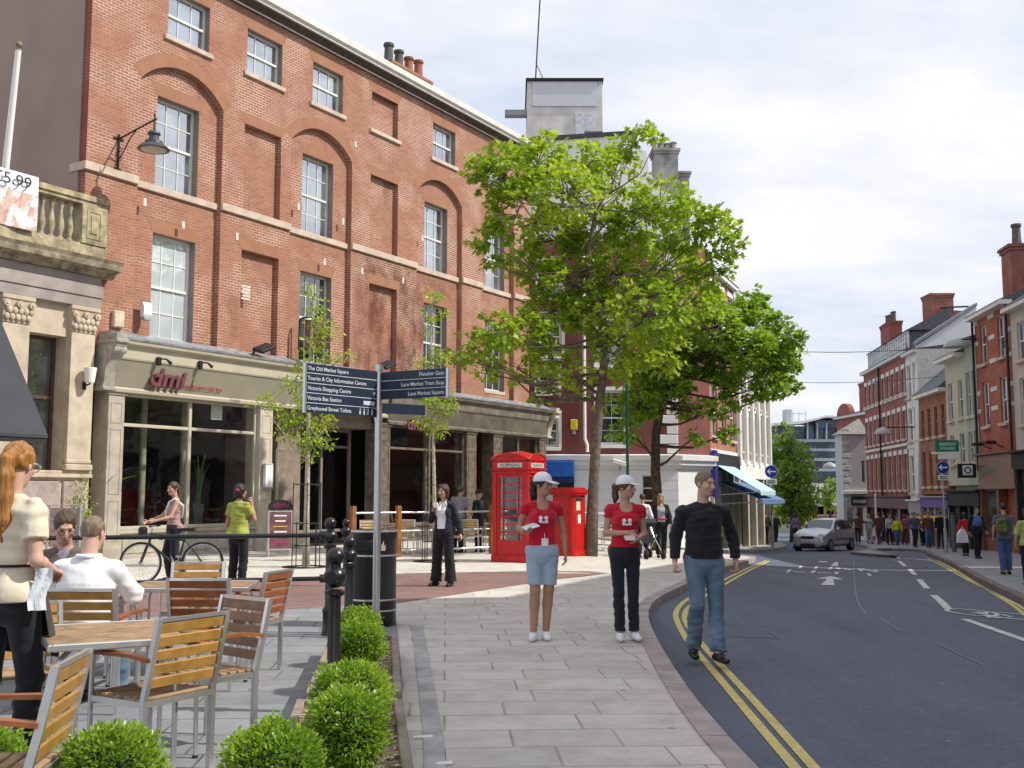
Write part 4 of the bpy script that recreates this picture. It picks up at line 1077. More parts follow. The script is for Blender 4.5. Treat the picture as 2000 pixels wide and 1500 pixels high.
mb = MB(); mb.tube([(W5 * .42, -.08, .8), (W5 * .42, -.08, H5 - .2)], .06, 6); mb.build('drainpipe', M_MATTB, T5)
# high brick gable and stack behind
q = P(1776, 700, 60.3); mb = MB()
gt = thing('brick_gable', 'bare brick gable wall with broad square chimney stack rising above the roofs', 'gable wall', (0, 60.2, -1.5), 0)
def pz(px, py, Y): v = P(px, py, Y); return (v.x, v.z + 1.5)
mb.prism([pz(*a, 60.2) for a in ((1776, 690), (1776, 652), (1818, 625), (1865, 606), (1892, 608), (1892, 700))], 0, .5); mb.box(pz(1776, 0, 60.2)[0], 0, 0, pz(1892, 0, 60.2)[0], .5, pz(0, 691, 60.2)[1]); mb.build('wall', M_B5, gt)
a = pz(1819, 572, 60); b = pz(1863, 572, 60); chimney(gt, a[0], -.1, 8.5, b[0], 1.2, a[1], 0, M_B5, M_POTG)
mb = MB(); a = pz(1838, 600, 60); b = pz(1893, 598, 60); mb.tube([(a[0], -.1, a[1]), (b[0], -.1, b[1])], .05, 6); mb.build('iron_tie', M_MATTB, gt)
# white bay house
pL, pR = rowpx(1770), rowpx(1793)
T4, W4, H4 = terrace('white_gabled_house', 'narrow white house with bay windows and a big white gable end', 'building', pL, pR, -1.4, 9.3, M_WT, 2, 2, .9, [(1.6, 3.6), (4.4, 6.2), (6.8, 8.6)], gf=1.2, glass=M_G5, wframe=M_WHITE, roof_h=.2, depth=3, lintel=M_WT, bands=(4.0,))
shop(T4, W4, 2.6, M_WT, mat('shop_grey', (.3, .3, .32), .5), n=2)
Yg = pR.y
mb = MB(); 
pg = [(a[0] - 0, a[1]) for a in (pz(1794, 965, Yg), pz(1794, 672, Yg), pz(1907, 598, Yg), pz(1907, 965, Yg))]
G4 = thing('white_gable_end', 'white painted gable end sloping up behind the low orange brick shop', 'gable wall', (0, Yg, -1.5), 0)
mb.prism(pg, .0, .5); mb.build('wall', mat('white_render', (.64, .65, .68), .8, var=.05, scale=1), G4)
mb = MB(); a, b = pg[1], pg[2]; mb.prism([(a[0] - .1, a[1]), (b[0], b[1]), (b[0], b[1] + .18), (a[0] - .1, a[1] + .18)], -.12, .55); mb.build('verge', mat('grey_slate_edge', (.22, .23, .26), .7), G4)
# low orange brick shop
pL, pR = rowpx(1793), rowpx(1846)
T3, W3, H3 = terrace('low_brick_shop', 'low warm brick house with dormer over a purple and yellow shop fascia', 'building', pL, pR, -1.3, 6.7, M_B3, 3, 4, .6, [(1.9, 3.7), (4.4, 5.9)], gf=1.5, glass=M_G5, wframe=mat('brown_frame', (.2, .12, .08), .6), roof_h=3.3, depth=7, eave=.35)
shop(T3, W3, 2.7, mat('grey_pil', (.30, .29, .33), .6), mat('purple_fascia', (.14, .05, .36), .5), n=4, fh=.6)
mb = MB(); mb.prism([(-.14, 1.7), (-.75, 1.35), (-.75, 1.28), (-.14, 1.62)], .1, W3 - .1, ax='x'); mb.build('shop_canopy', mat('yellow_canopy', (.62, .40, .03), .6), T3)
mb = MB(); mb.box(W3 * .78, .6, H3 + .2, W3 * .95, 2.2, H3 + 1.15); d_ = mb.build('dormer', M_WT, T3); mb = MB(); mb.box(W3 * .8, .57, H3 + .35, W3 * .93, .598, H3 + 1.0); mb.build('pane', M_G5, d_)
mb = MB(); mb.prism([(W3 * .75, H3 + 1.15), (W3 * .865, H3 + 1.65), (W3 * .98, H3 + 1.15)], .5, 2.4); mb.build('dormer_roof', M_SLATE, d_)
# cream and green stucco houses
pL, pR, pm = rowpx(1846), rowpx(1908), rowpx(1885)
T2a, W_, H_ = terrace('cream_house', 'plain cream stucco house beside the pale green one', 'building', pL, pm, -1.2, 8.0, M_CR2, 2, 2, .75, [(2.9, 4.3), (5.0, 6.8)], gf=1.9, glass=M_G5, roof_h=1.4, depth=7, wframe=M_WT, eave=.5)
shop(T2a, W_, 2.9, M_MATTB, M_MATTB, n=2)
T2b, W_, H_ = terrace('green_house', 'pale green stucco house left of the banded red brick one', 'building', pm, pR, -1.2, 8.4, M_CR3, 2, 2, .6, [(2.9, 4.3), (5.0, 7.0)], gf=1.9, glass=M_G5, roof_h=1.2, depth=7, wframe=M_WT, eave=.5)
shop(T2b, W_, 2.9, M_MATTB, M_MATTB, n=2)
# red brick with white bands
pL, pR = rowpx(1908), Vector((20.0, 42.7, 0))
T1b, W_, H_ = terrace('banded_brick_house', 'bright red brick house with white bands above a wooden shopfront', 'building', pL, pR, -1.1, 9.3, M_B1, 2, 2, .85, [(4.4, 6.3), (7.1, 8.8)], gf=3.2, glass=M_G5, roof_h=1.6, depth=7, wframe=M_WT, cols=1, eave=.4, margins=None)
mb = MB()
for z_ in (5.1, 5.9, 8.1, 7.1, 9.0):
    for xa, xb in ((0, .45), (W_ / 2 - .4, W_ / 2 + .4), (W_ - .45, W_)): mb.box(max(0, xa), -.03, z_ + 1.1 - .09, xb, .0, z_ + 1.1 + .09)
mb.build('stone_bands', M_WT, T1b)['kind'] = 'stuff'
for x_ in (.08, W_ - .1):
    mb = MB(); mb.tube([(x_, -.12, 3.6), (x_, -.12, H_ - .2)], .06, 6); mb.build('drainpipe', M_MATTB, T1b)
shop(T1b, W_, 4.35, mat('teak_brown', (.20, .075, .03), .5), mat('tan_fascia', (.27, .14, .085), .5), n=2, fh=1.55)
text_mesh('Sha no', .62, mat('teal_letter', (.10, .34, .38), .5), T1b, (.7, -.15, 3.45), name='lettering', sx=1.1)
for x_ in (1.6, 3.2):
    mb = MB(); mb.bbox(x_ - .28, -.75, 4.65, x_ + .28, -.35, 4.78, .02, Matrix.Identity(4)); mb.tube([(x_, -.35, 4.68), (x_, -.0, 4.5)], .03, 6); mb.build('floodlight', M_MATTB, T1b)
# pale house running out of the picture
pL, pR = Vector((20.0, 42.7, 0)), Vector((18.6, 31.0, 0))
T0, W_, H_ = terrace('pale_house', 'pale stucco house at the right edge with grey sash windows', 'building', pL, pR, -1.0, 8.9, M_CR4, 4, 5, .9, [(4.2, 6.0), (6.7, 8.2)], gf=3.2, glass=M_G5, roof_h=2.6, depth=8, wframe=M_WT, eave=.35)
shop(T0, W_, 4.2, M_MATTB, M_MATTB, n=5)
chimney(T0, -1.3, .2, H_ - 1.0, -.15, 2.0, 12.6, 2, M_B5, M_POTG, .95, .19, .12)
# unseen terraces added on the right, shaped to cast shade over road and footway
T, W_, H_ = terrace('shade_terrace', 'plain red brick terrace on the near right, unseen, added for its shadow', 'building', Vector((9.3, 14.2, 0)), Vector((12.9, -14, 0)), -.4, 11.2, M_B5, 6, 8, 1.0, [(4.2, 6.2), (7.0, 8.7)], gf=3.4, glass=M_G5, roof_h=.6, depth=8, wframe=M_WT)
shop(T, W_, 4.2, M_MATTB, M_MATTB, n=6)
T, W_, H_ = terrace('brick_terrace', 'cream rendered terrace further up on the right, unseen, added to shade the road', 'building', Vector((18.0, 30.5, 0)), Vector((11.3, 14.3, 0)), -.6, 11.2, M_CR2, 5, 5, 1.0, [(4.0, 6.0)], gf=3.4, glass=M_G5, roof_h=1.6, depth=8, wframe=M_WT)
shop(T, W_, 4.1, M_MATTB, M_MATTB, n=5)

# small grey building and the brick one beyond
def fz(px, py, Y): v = P(px, py, Y); return v
Y6 = 72.5
a, b = P(1644, 848, Y6), P(1690, 848, Y6)
T6 = thing('grey_stone_house', 'small pale grey house with hipped roof and quoins facing down the street', 'building', (a.x, Y6, -1.6), 0)
W6 = b.x - a.x; H6 = a.z + 1.6
mb = MB(); hs = [rect(W6 * .80, H6 * .55, W6 * .93, H6 * .75), rect(.2, .9, W6 * .38, 2.2), rect(W6 * .55, .3, W6 * .8, 2.2)]
panel(mb, rect(0, -.3, W6, H6), hs, 0); [reveal(mb, h, 0, .15) for h in hs]; mb.box(0, .3, -.3, W6, 1.6, H6 - .01); mb.box(0, 0, -.3, .02, .3, H6); mb.build('wall', mat('grey_stone', (.44, .45, .46), .8, var=.1), T6)
mb = MB(); mb.add([(-.2, -.2, H6), (W6 + .2, -.2, H6), (W6 + .2, 1.7, H6), (-.2, 1.7, H6), (W6 * .9, .7, H6 + 1.1), (W6 * .9, 1.0, H6 + 1.1)], [(0, 1, 4), (1, 2, 5, 4), (2, 3, 5), (3, 0, 4, 5), (3, 2, 1, 0)]); mb.build('roof', mat('pale_slate', (.30, .30, .29), .8), T6)
mb = MB()
for i in range(12): mb.bbox(-.03, -.05, 2.6 + i * .42, .3 + (i % 2) * .2, .02, 2.9 + i * .42, .02)
mb.build('quoins', mat('quoin_stone', (.54, .54, .53), .8), T6)['kind'] = 'stuff'
mb = MB(); mb.bbox(-.1, -.25, 3.1, W6 + .1, .0, 3.35, .03); mb.build('cornice', M_WT, T6)
mb = MB(); mb.bbox(W6 * .3, -.15, 2.35, W6, -.02, 2.95, .02); mb.build('sign_board', M_MATTB, T6)
mb = MB(); mb.box(W6 * .36, -.165, 2.5, W6 * .94, -.152, 2.72); mb.build('text_line', mat('grey_letter', (.4, .4, .4), .5, c2=(.12, .12, .12), scale=18, var=.4), T6)
for h in hs:
    mb = MB(); mb.quad((h[0][0], .12, h[0][1]), (h[1][0], .12, h[0][1]), (h[1][0], .12, h[2][1]), (h[0][0], .12, h[2][1])); mb.build('window', M_G5, T6)
pl, pr = P(1633, 812, 86), P(1692, 800, 80)
T7, W7, H7 = terrace('far_brick_house', 'dark brick house with shaped gable and twin chimney pots in the distance', 'building', Vector((pl.x, 86, 0)), Vector((pr.x, 80, 0)), -2.0, 7.6, M_B5, 3, 4, .6, [(1.6, 3.2), (4.2, 5.8)], glass=M_G5, lintel=M_WT, roof_h=1.2, depth=9, gf=-1)
mb = MB(); n_ = 10; arc_ = [(W7 * .02, H7)] + [(W7 * .25 - W7 * .23 * math.cos(PI * i / n_), H7 + 1.0 * math.sin(PI * i / n_)) for i in range(n_ + 1)]
mb.prism(arc_[1:], .0, .4); mb.build('shaped_gable', M_B5, T7)
chimney(T7, W7 * .55, .6, H7, W7 * .98, 1.6, H7 + 2.4, 2, M_B5, M_POTG, .9, .14)

# glass office block on the hill beyond
Yo = 140
O_ = thing('office_block', 'long glass and steel office block with curved roof at the end of the street', 'building', (0, Yo, 0), 0)
def oz(px, py): v = P(px, py, Yo); return (v.x, v.z)
def strip(mb, px0, px1, y0, y1, dy0=0, dy1=0, yy=0, dp=.4):
    a = oz(px0, y1); b = oz(px1, y1 + dy1); c = oz(px1, y0 + dy1); d = oz(px0, y0)
    mb.prism([a, b, c, d], yy, yy + dp)
M_OG = glass_mat('office_glass', (.035, .065, .11), .05)
mb = MB(); strip(mb, 1470, 1700, 832, 1080, yy=.4, dp=14); mb.build('core', M_OG, O_)
mb = MB()
for y_ in (858, 876, 895, 915): strip(mb, 1470, 1700, y_, y_ + 5.5, yy=-.3, dp=.9)
mb.build('floor_bands', mat('steel_band', (.42, .50, .54), .5), O_)
for px in (1575, 1594, 1612, 1636): mb = MB(); strip(mb, px, px + 2.4, 826, 858, yy=-.35, dp=.3); mb.build('mullion', M_WT, O_)
mb = MB(); top = [oz(1488, 829), oz(1560, 824), oz(1592, 817), oz(1606, 813), oz(1622, 813), oz(1642, 820), oz(1660, 830)]
bot = [oz(1660, 834), oz(1642, 824), oz(1622, 817), oz(1606, 817), oz(1592, 821), oz(1560, 829), oz(1488, 834)]
mb.prism(top + bot, -1.5, 14); mb.build('roof', mat('white_metal_roof', (.80, .80, .82), .4), O_)
mb = MB(); strip(mb, 1592, 1642, 821, 836, yy=-.1, dp=.4); mb.build('roof_glazing', M_OG, O_)
mb = MB(); strip(mb, 1547, 1558, 796, 832, yy=3, dp=2); mb.build('roof_vent', mat('vent_grey', (.45, .46, .48), .6), O_)
mb = MB(); 
for px in (1560, 1572, 1585): strip(mb, px, px + .8, 800, 828, yy=3, dp=.1)
strip(mb, 1558, 1586, 804, 805, yy=3, dp=.1); mb.build('roof_railing', M_GREY, O_)
# low houses at the foot of the hill
for i, (px0, px1, py, Y, wm, lb) in enumerate(((1592, 1650, 985, 112, M_BO, 'small orange brick house with white gable seen over the car'), (1500, 1560, 965, 118, M_WT, 'white rendered house partly behind the street tree'))):
    a, b = P(px0, py, Y), P(px1, py, Y)
    T_, W_, H_ = terrace('small_house', lb, 'building', Vector((a.x, Y, 0)), Vector((b.x, Y, 0)), -3.0, a.z, wm, 3, 3, .7, [(-.6, .9)], glass=M_G5, roof_h=2.2, depth=7, gf=-3.2, roofm=mat('far_roof', (.30, .27, .27), .8))
# overhead wires
def wire(lb, a, b, sag, r=.012):
    pts = []
    for i in range(13):
        t_ = i / 12; p = a.lerp(b, t_); pts.append((p.x, p.y, p.z - sag * 4 * t_ * (1 - t_)))
    mb = MB(); mb.tube(pts, r, 5); return tag(mb.build('overhead_wire', M_MATTB, None), lb, 'wire')
wire('upper thin wire hung across the street to the stucco houses', P(1420, 676, 50), P(1885, 671, 50), .35, .016)
wire('lower thin wire hung across the street behind the tree', P(1430, 740, 56), P(1890, 728, 56), .35, .014)
# ================================================================== TREES AND PLANTS
def leaf_mat(name, a, b, tr, rough=.45):
    m, t, o = nt(name)
    at = ND(t, 'Attribute', attribute_name='tone')
    cc = mixc(t, at.outputs['Fac'], a, b)
    p = ND(t, 'BsdfPrincipled', Roughness=rough); p.inputs['Specular IOR Level'].default_value = .45; L(t, cc, p.inputs['Base Color'])
    tl = ND(t, 'BsdfTranslucent'); L(t, mixc(t, 1.0, cc, tr, 'MULTIPLY'), tl.inputs[0])
    ms = ND(t, 'MixShader', Fac=.42); L(t, p.outputs[0], ms.inputs[1]); L(t, tl.outputs[0], ms.inputs[2]); L(t, ms.outputs[0], o.inputs[0]); return m
LEAF = {'maple': ([(0, -.1), (.28, -.25), (.50, .02), (.30, .20), (.42, .62), (.14, .52), (0, .95), (-.14, .52), (-.42, .62), (-.30, .20), (-.50, .02), (-.28, -.25)], .18),
        'oval': ([(0, 0), (.26, .3), (.22, .7), (0, 1), (-.22, .7), (-.26, .3)], .12)}
def leaf_mesh(name, pos, nrm, size, m, kind='oval', seed=1):
    """pos: leaf base points, nrm: direction each leaf points out; builds every leaf as a small folded blade"""
    r = np.random.RandomState(seed); n = len(pos)
    sh, fold = LEAF[kind]; k = len(sh)
    up = np.array([0, 0, 1.0])
    d = nrm + r.normal(0, .45, (n, 3)); d /= np.linalg.norm(d, axis=1)[:, None]
    # blade normal mostly upward, tilted at random
    q = up + r.normal(0, .5, (n, 3)) + nrm * .35
    s = np.cross(d, q); s /= np.linalg.norm(s, axis=1)[:, None] + 1e-9
    nn = np.cross(s, d)
    sz = size * r.uniform(.6, 1.25, n)
    V = np.zeros((n, k + 1, 3))
    for i, (a, b) in enumerate(sh):
        V[:, i] = pos + (s * a + d * b + nn * (abs(a) * fold - b * b * .18)) * sz[:, None]
    V[:, k] = pos + (d * .4 - nn * .03) * sz[:, None]
    F_ = []
    base = np.arange(n) * (k + 1)
    tri = np.array([(i, (i + 1) % k, k) for i in range(k)])
    F_ = (base[:, None, None] + tri[None]).reshape(-1, 3)
    me = bpy.data.meshes.new(name)
    me.vertices.add(n * (k + 1)); me.vertices.foreach_set('co', V.reshape(-1))
    nf = len(F_); me.loops.add(nf * 3); me.loops.foreach_set('vertex_index', F_.reshape(-1).astype(np.int32))
    me.polygons.add(nf); me.polygons.foreach_set('loop_start', np.arange(nf) * 3); me.polygons.foreach_set('loop_total', np.full(nf, 3))
    me.materials.append(m)
    at = me.attributes.new('tone', 'FLOAT', 'FACE'); at.data.foreach_set('value', np.repeat(np.clip(r.normal(.5, .24, n) + .28 * np.sin(pos[:, 0] * 2.1 / max(size * 6, .05) * .5 + seed) * np.sin(pos[:, 1] * 1.7 / max(size * 6, .05) * .5) * 1.0, 0, 1), k).astype(np.float32))
    me.update(calc_edges=True); return me
M_BARK = mat('bark', (.20, .165, .13), .9, var=.35, scale=9, bump=.02, c2=(.09, .07, .055))
M_BARKD = mat('dark_bark', (.10, .075, .055), .9, var=.35, scale=9, bump=.02)
M_STEM = mat('pale_stem', (.50, .44, .34), .8, var=.25, scale=14, bump=.004)
M_LEAF1 = leaf_mat('leaf_bright', (.17, .295, .02), (.39, .51, .05), (1.65, 1.5, 1.0))
M_LEAF2 = leaf_mat('leaf_mid', (.125, .245, .022), (.30, .42, .042), (1.5, 1.5, 1.0))
M_LEAF3 = leaf_mat('leaf_far', (.15, .26, .03), (.28, .41, .05), (1.4, 1.4, 1.0))
M_BOX = leaf_mat('box_leaf', (.10, .22, .015), (.34, .47, .05), (1.5, 1.5, 1.0), .35)

def tree(label, cat, base, trunk, blobs, nleaf, lsize, lm, bm_, group=None, kind='maple', seed=3, name='tree', r0=.19, twigs=None, per=9, core=.45, rt=.012):
    """trunk: points up the stem (world, relative to base); blobs: (x, y, z, r, density) foliage masses the limbs reach into"""
    rg = np.random.RandomState(seed)
    T = thing(name, label, cat, base, 0, group)
    tp = [Vector(p) for p in trunk]
    mb = MB(); n = len(tp)
    rad = [r0 * (1.25 if i == 0 else 1) * (1 - .75 * i / (n - 1)) for i in range(n)]
    mb.tube(tp, rad, 12); mb.build('trunk', bm_, T, smooth=True)
    lb = MB(); P_ = []; N_ = []
    tot = sum(b[3] ** 2 * b[4] for b in blobs)
    ntw = twigs or nleaf // per
    for bi, (x, y, z, r, dn) in enumerate(blobs):
        c = Vector((x, y, z))
        # limb from the nearest lower point of the trunk
        best = min(range(n - 1), key=lambda i: (tp[i] - c).length + 1.6 * max(0, tp[i].z - c.z + .3) + .2 * i)
        a = tp[best].lerp(tp[best + 1], rg.uniform(0, .8))
        mid = a.lerp(c, .5) + Vector((rg.normal(0, .12), rg.normal(0, .12), -.12 * (c - a).length + rg.normal(0, .1)))
        l0 = rad[best] * .42
        pts = [a, a.lerp(mid, .55) + Vector((0, 0, -.02)), mid, mid.lerp(c, .6) + Vector((rg.normal(0, .06), rg.normal(0, .06), .03)), c]
        lb.tube(pts, [l0, l0 * .8, l0 * .62, l0 * .42, l0 * .22], 7)
        k = max(4, int(ntw * r * r * dn / tot))
        for j in range(k):
            v = Vector(rg.normal(0, 1, 3)); v.normalize(); v.z = v.z * .85 + .10
            rr = r * (rg.uniform(core, 1.0) ** .6)
            if rg.rand() < .16: rr *= rg.uniform(1.05, 1.3)
            e = c + v * rr
            s_ = pts[rg.randint(2, 5)] if j % 2 else c
            if j % 3 == 0:
                m_ = s_.lerp(e, .5) + Vector(rg.normal(0, .07, 3)) * r
                lb.tube([s_, m_, e], [l0 * .2 + rt * .5, rt, rt * .45], 4, caps=False)
            kk = per + rg.randint(-2, 3)
            sp = .16 + .10 * r * .5
            for q in range(kk):
                o_ = Vector(rg.normal(0, 1, 3)); o_.normalize(); o_ = o_ * sp * rg.uniform(.3, 1.2); o_.z *= .6
                P_.append(e + o_); N_.append((v * .8 + o_.normalized() + Vector((0, 0, -.15))))
    lb.build('limbs', bm_, T, smooth=True)
    P_ = np.array([tuple(p) for p in P_]); N_ = np.array([tuple(p) for p in N_])
    me = leaf_mesh('crown', P_, N_, lsize, lm, kind, seed)
    o = bpy.data.objects.new('crown', me); col.objects.link(o); o.parent = T
    return T
def blobs_px(lst, Y, base, seed=1, ys=.8):
    """foliage masses surveyed as (px, py, radius px, density) with depth spread round the trunk"""
    rg = random.Random(seed); out_ = []
    for (px, py, r, dn, *dy) in lst:
        off = dy[0] if dy else rg.uniform(-1, 1) * ys
        v = P(px, py, Y + off); out_.append((v.x - base[0], v.y - base[1], v.z - base[2], r / F * Y, dn))
    return out_
def tr_px(lst, Y, base): return [tuple(P(px, py, Y) - Vector(base)) for px, py in lst]

b1 = GP(1153, 1086); b1 = (b1.x, b1.y, b1.z - .02)
Yt = b1[1]
bl = [(985, 345, 66, 1), (940, 330, 34, 1), (1050, 320, 62, 1), (1010, 420, 62, .9), (1110, 380, 66, 1), (1155, 315, 44, 1), (1195, 345, 60, 1), (1215, 285, 30, .9), (1255, 262, 26, 1.1), (1285, 268, 16, 1),
      (1290, 400, 60, .9), (1335, 450, 62, .9), (1400, 450, 42, 1), (1430, 480, 28, 1), (1385, 530, 46, 1), (1240, 440, 66, 1), (1165, 460, 72, 1), (1085, 470, 66, 1), (1030, 520, 48, .9), (950, 470, 32, .9), (975, 520, 26, .9),
      (1120, 560, 72, 1), (1210, 540, 74, 1), (1300, 530, 66, 1), (1350, 590, 58, 1), (1260, 620, 74, 1), (1170, 620, 66, .9), (1080, 610, 60, .8),
      (1030, 650, 52, .9), (975, 650, 44, 1), (930, 680, 34, 1), (900, 700, 22, 1), (950, 730, 30, .8), (1010, 720, 40, .7), (1080, 700, 50, .8), (1130, 740, 40, .5), (1060, 770, 26, .6), (1210, 700, 64, .9), (1290, 690, 60, 1), (1180, 790, 22, .8)]
tree('tall broad-leaved street tree with bright green maple-like leaves right of the phone box', 'tree', b1,
     tr_px([(1153, 1088), (1158, 980), (1163, 880), (1172, 780), (1181, 700), (1178, 620), (1160, 560), (1150, 500), (1160, 430), (1185, 370)], Yt, b1),
     blobs_px(bl, Yt, b1, 4, 1.5), 16000, .15, M_LEAF1, M_BARK, 'street trees', 'maple', 5, r0=.155, per=9, rt=.014)
b2 = GP(1284, 1076); b2 = (b2.x, b2.y, b2.z - .02)
bl = [(1300, 740, 52, 1), (1250, 790, 42, 1), (1225, 845, 28, .8), (1350, 700, 56, 1), (1400, 640, 48, 1), (1450, 610, 36, 1), (1410, 720, 46, .9), (1465, 690, 50, 1), (1510, 640, 30, 1), (1520, 700, 40, 1), (1550, 665, 24, 1), (1500, 755, 36, 1), (1540, 760, 22, .9),
      (1440, 770, 36, .6), (1340, 790, 40, .5), (1395, 800, 26, .6), (1420, 850, 20, .8), (1365, 850, 20, .5), (1310, 660, 50, 1), (1240, 725, 40, 1), (1385, 600, 38, .8), (1470, 600, 34, 1), (1500, 690, 40, 1), (1540, 720, 26, 1)]
tree('darker broad-leaved street tree with forked trunk behind the man in black', 'tree', b2,
     tr_px([(1284, 1078), (1286, 1000), (1280, 920), (1281, 850), (1290, 800), (1310, 750), (1350, 710), (1390, 680), (1430, 650)], b2[1], b2),
     blobs_px(bl, b2[1], b2, 9, 1.2), 14500, .15, M_LEAF2, M_BARKD, 'street trees', 'maple', 8, r0=.19, per=9, rt=.014)
# saplings in cages
b3 = GP(597, 1108); Ys = b3.y
bl = [(608, 570, 15, 1, 0), (618, 600, 17, 1, .1), (625, 640, 20, 1, -.1), (610, 675, 18, 1, 0), (650, 650, 10, .7, .1), (600, 720, 26, .9, 0), (640, 705, 16, .8, .3), (680, 700, 8, .8, .3), (565, 750, 20, .9, -.2), (530, 785, 17, 1, -.3), (505, 790, 9, 1, -.3), (600, 780, 30, .9, 0),
      (570, 815, 26, 1, 0), (625, 830, 24, 1, .1), (600, 860, 26, 1, 0), (560, 845, 14, 1, 0), (640, 868, 12, 1, 0), (602, 895, 12, 1, 0)]
tree('young sapling with yellow-green leaves in a cage, left of the fingerpost', 'tree', tuple(b3),
     tr_px([(597, 1110), (599, 1000), (601, 900), (603, 800), (606, 700), (612, 600), (610, 555)], Ys, b3), blobs_px(bl, Ys, b3, 2, .1), 2300, .085, M_LEAF1, M_STEM, 'caged saplings', 'oval', 12, r0=.065, per=8, core=.15, rt=.006)
b4 = GP(849, 1097); Ys = b4.y
bl = [(847, 580, 13, .9, 0), (845, 615, 14, .9, 0), (868, 610, 9, .8, 0), (830, 650, 10, .7, 0), (850, 690, 14, .7, 0), (825, 715, 15, .8, 0), (870, 700, 10, .6, 0), (840, 790, 20, 1, 0), (870, 800, 16, 1, 0), (825, 820, 14, 1, 0), (855, 840, 18, 1, 0), (880, 780, 12, .9, 0), (845, 750, 10, .5, 0)]
tree('thin sapling with pale stem and sparse leaves behind the right fingerpost board', 'tree', tuple(b4),
     tr_px([(849, 1099), (848, 950), (846, 850), (843, 750), (842, 650), (846, 570)], Ys, b4), blobs_px(bl, Ys, b4, 2, .1), 1300, .085, M_LEAF1, M_STEM, 'caged saplings', 'oval', 13, r0=.05, per=8, core=.15, rt=.006)
# far street tree, conical
Yf = 68; b5 = P(1548, 1062, Yf); b5 = (b5.x, Yf, G(b5.x, Yf))
bl = [(1528, 850, 22, 1), (1520, 885, 22, 1), (1545, 880, 24, 1), (1530, 915, 30, 1), (1560, 900, 22, 1), (1578, 885, 12, 1), (1550, 930, 32, 1), (1575, 925, 20, 1), (1525, 950, 26, 1), (1560, 960, 32, 1), (1585, 960, 16, 1), (1535, 985, 30, 1), (1570, 990, 28, 1), (1510, 900, 14, .8), (1545, 1010, 26, 1), (1515, 970, 16, 1), (1580, 1000, 16, 1)]
tree('fresh green street tree in the distance behind the round blue arrow sign', 'tree', b5, tr_px([(1548, 1064), (1548, 1000), (1546, 930), (1536, 860)], Yf, b5), blobs_px(bl, Yf, b5, 3, 1.5), 5200, .27, M_LEAF3, M_BARKD, None, 'oval', 21, r0=.16, per=8, rt=.02)
Yf = 104; b6 = P(1622, 1020, Yf)
tree('small yellow-green tree in front of the far white gable', 'tree', (b6.x, Yf, b6.z), [(0, 0, 0), (0, 0, 2.5), (0, 0, 4)], blobs_px([(1622, 960, 16, 1), (1615, 975, 14, 1), (1628, 945, 11, 1), (1625, 985, 12, 1)], Yf, b6, 3, .6), 900, .3, M_LEAF3, M_BARKD, None, 'oval', 23, r0=.12, per=7, rt=.03)
Yf = 92
for i, (px, py, r, lb) in enumerate(((1508, 985, 20, 'dark leafy shrub at the far left kerb by the sign pole'), (1590, 1030, 16, 'low dark shrub behind the parked car'), (1648, 1010, 9, 'tiny yellow-green shrub beside the grey house'))):
    b_ = P(px, py + 60, Yf); tree(lb, 'shrub', (b_.x, Yf, b_.z), [(0, 0, 0), (0, 0, 1.0), (0, 0, 1.6)], blobs_px([(px, py, r, 1), (px - r * .6, py + r * .7, r * .8, 1), (px + r * .6, py + r, r * .8, 1), (px, py + r * 1.6, r, 1)], Yf, b_, 3, .6), 700, .26, M_LEAF2 if i < 2 else M_LEAF1, M_BARKD, None, 'oval', 31 + i, r0=.08, per=7, rt=.03, name='shrub')

# clipped box balls
def fib(n):
    i = np.arange(n) + .5; ph = np.arccos(1 - 2 * i / n); th = PI * (1 + 5 ** .5) * i
    return np.stack([np.cos(th) * np.sin(ph), np.sin(th) * np.sin(ph), np.cos(ph)], 1)
def box_mesh(seed, n=2600, R=.225):
    r = np.random.RandomState(seed); v = fib(n)
    lump = 1 + .05 * np.sin(v[:, 0] * 9 + v[:, 2] * 7 + seed) * np.sin(v[:, 1] * 8 + seed * 3) + .09 * np.sin(v[:, 0] * 5 + seed) * np.cos(v[:, 1] * 6) + .05 * np.sin(v[:, 2] * 9 + seed * 2) + .04 * np.sin(v[:, 0] * 13 + v[:, 1] * 11)
    pos = []; nr = []
    for k in range(2):
        rr = R * lump * r.uniform(.80 - .14 * k, 1.05 - .06 * k, n) * (1 + .10 * (r.rand(n) > .94))
        p = v * rr[:, None] + r.normal(0, .004, (n, 3)); p[:, 2] = p[:, 2] * .95
        pos.append(p); nr.append(v + np.array([0, 0, .45]))
    return leaf_mesh('foliage', np.concatenate(pos), np.concatenate(nr), .028, M_BOX, 'oval', seed)
bms = [box_mesh(1), box_mesh(2), box_mesh(5)]
def box_ball(label, x, y, z, s, k, rz=0):
    T = thing('box_bush', label, 'shrub', (x, y, z), rz, 'clipped box balls in the timber planters'); T.scale = (s * (1 + .07 * math.sin(rz * 3)), s * (1 + .06 * math.cos(rz * 5)), s * (1 + .05 * math.sin(rz * 7)))
    o = bpy.data.objects.new('foliage', bms[k]); col.objects.link(o); o.parent = T; o.location = (0, 0, .21)
    mb = MB(); mb.ball((0, 0, .21), .165, 14, 10); mb.tube([(0, 0, -.05), (0, 0, .1)], .015, 6)
    mb.build('stems', mat('box_twigs', (.03, .05, .015), .95, var=.3), T, smooth=True)
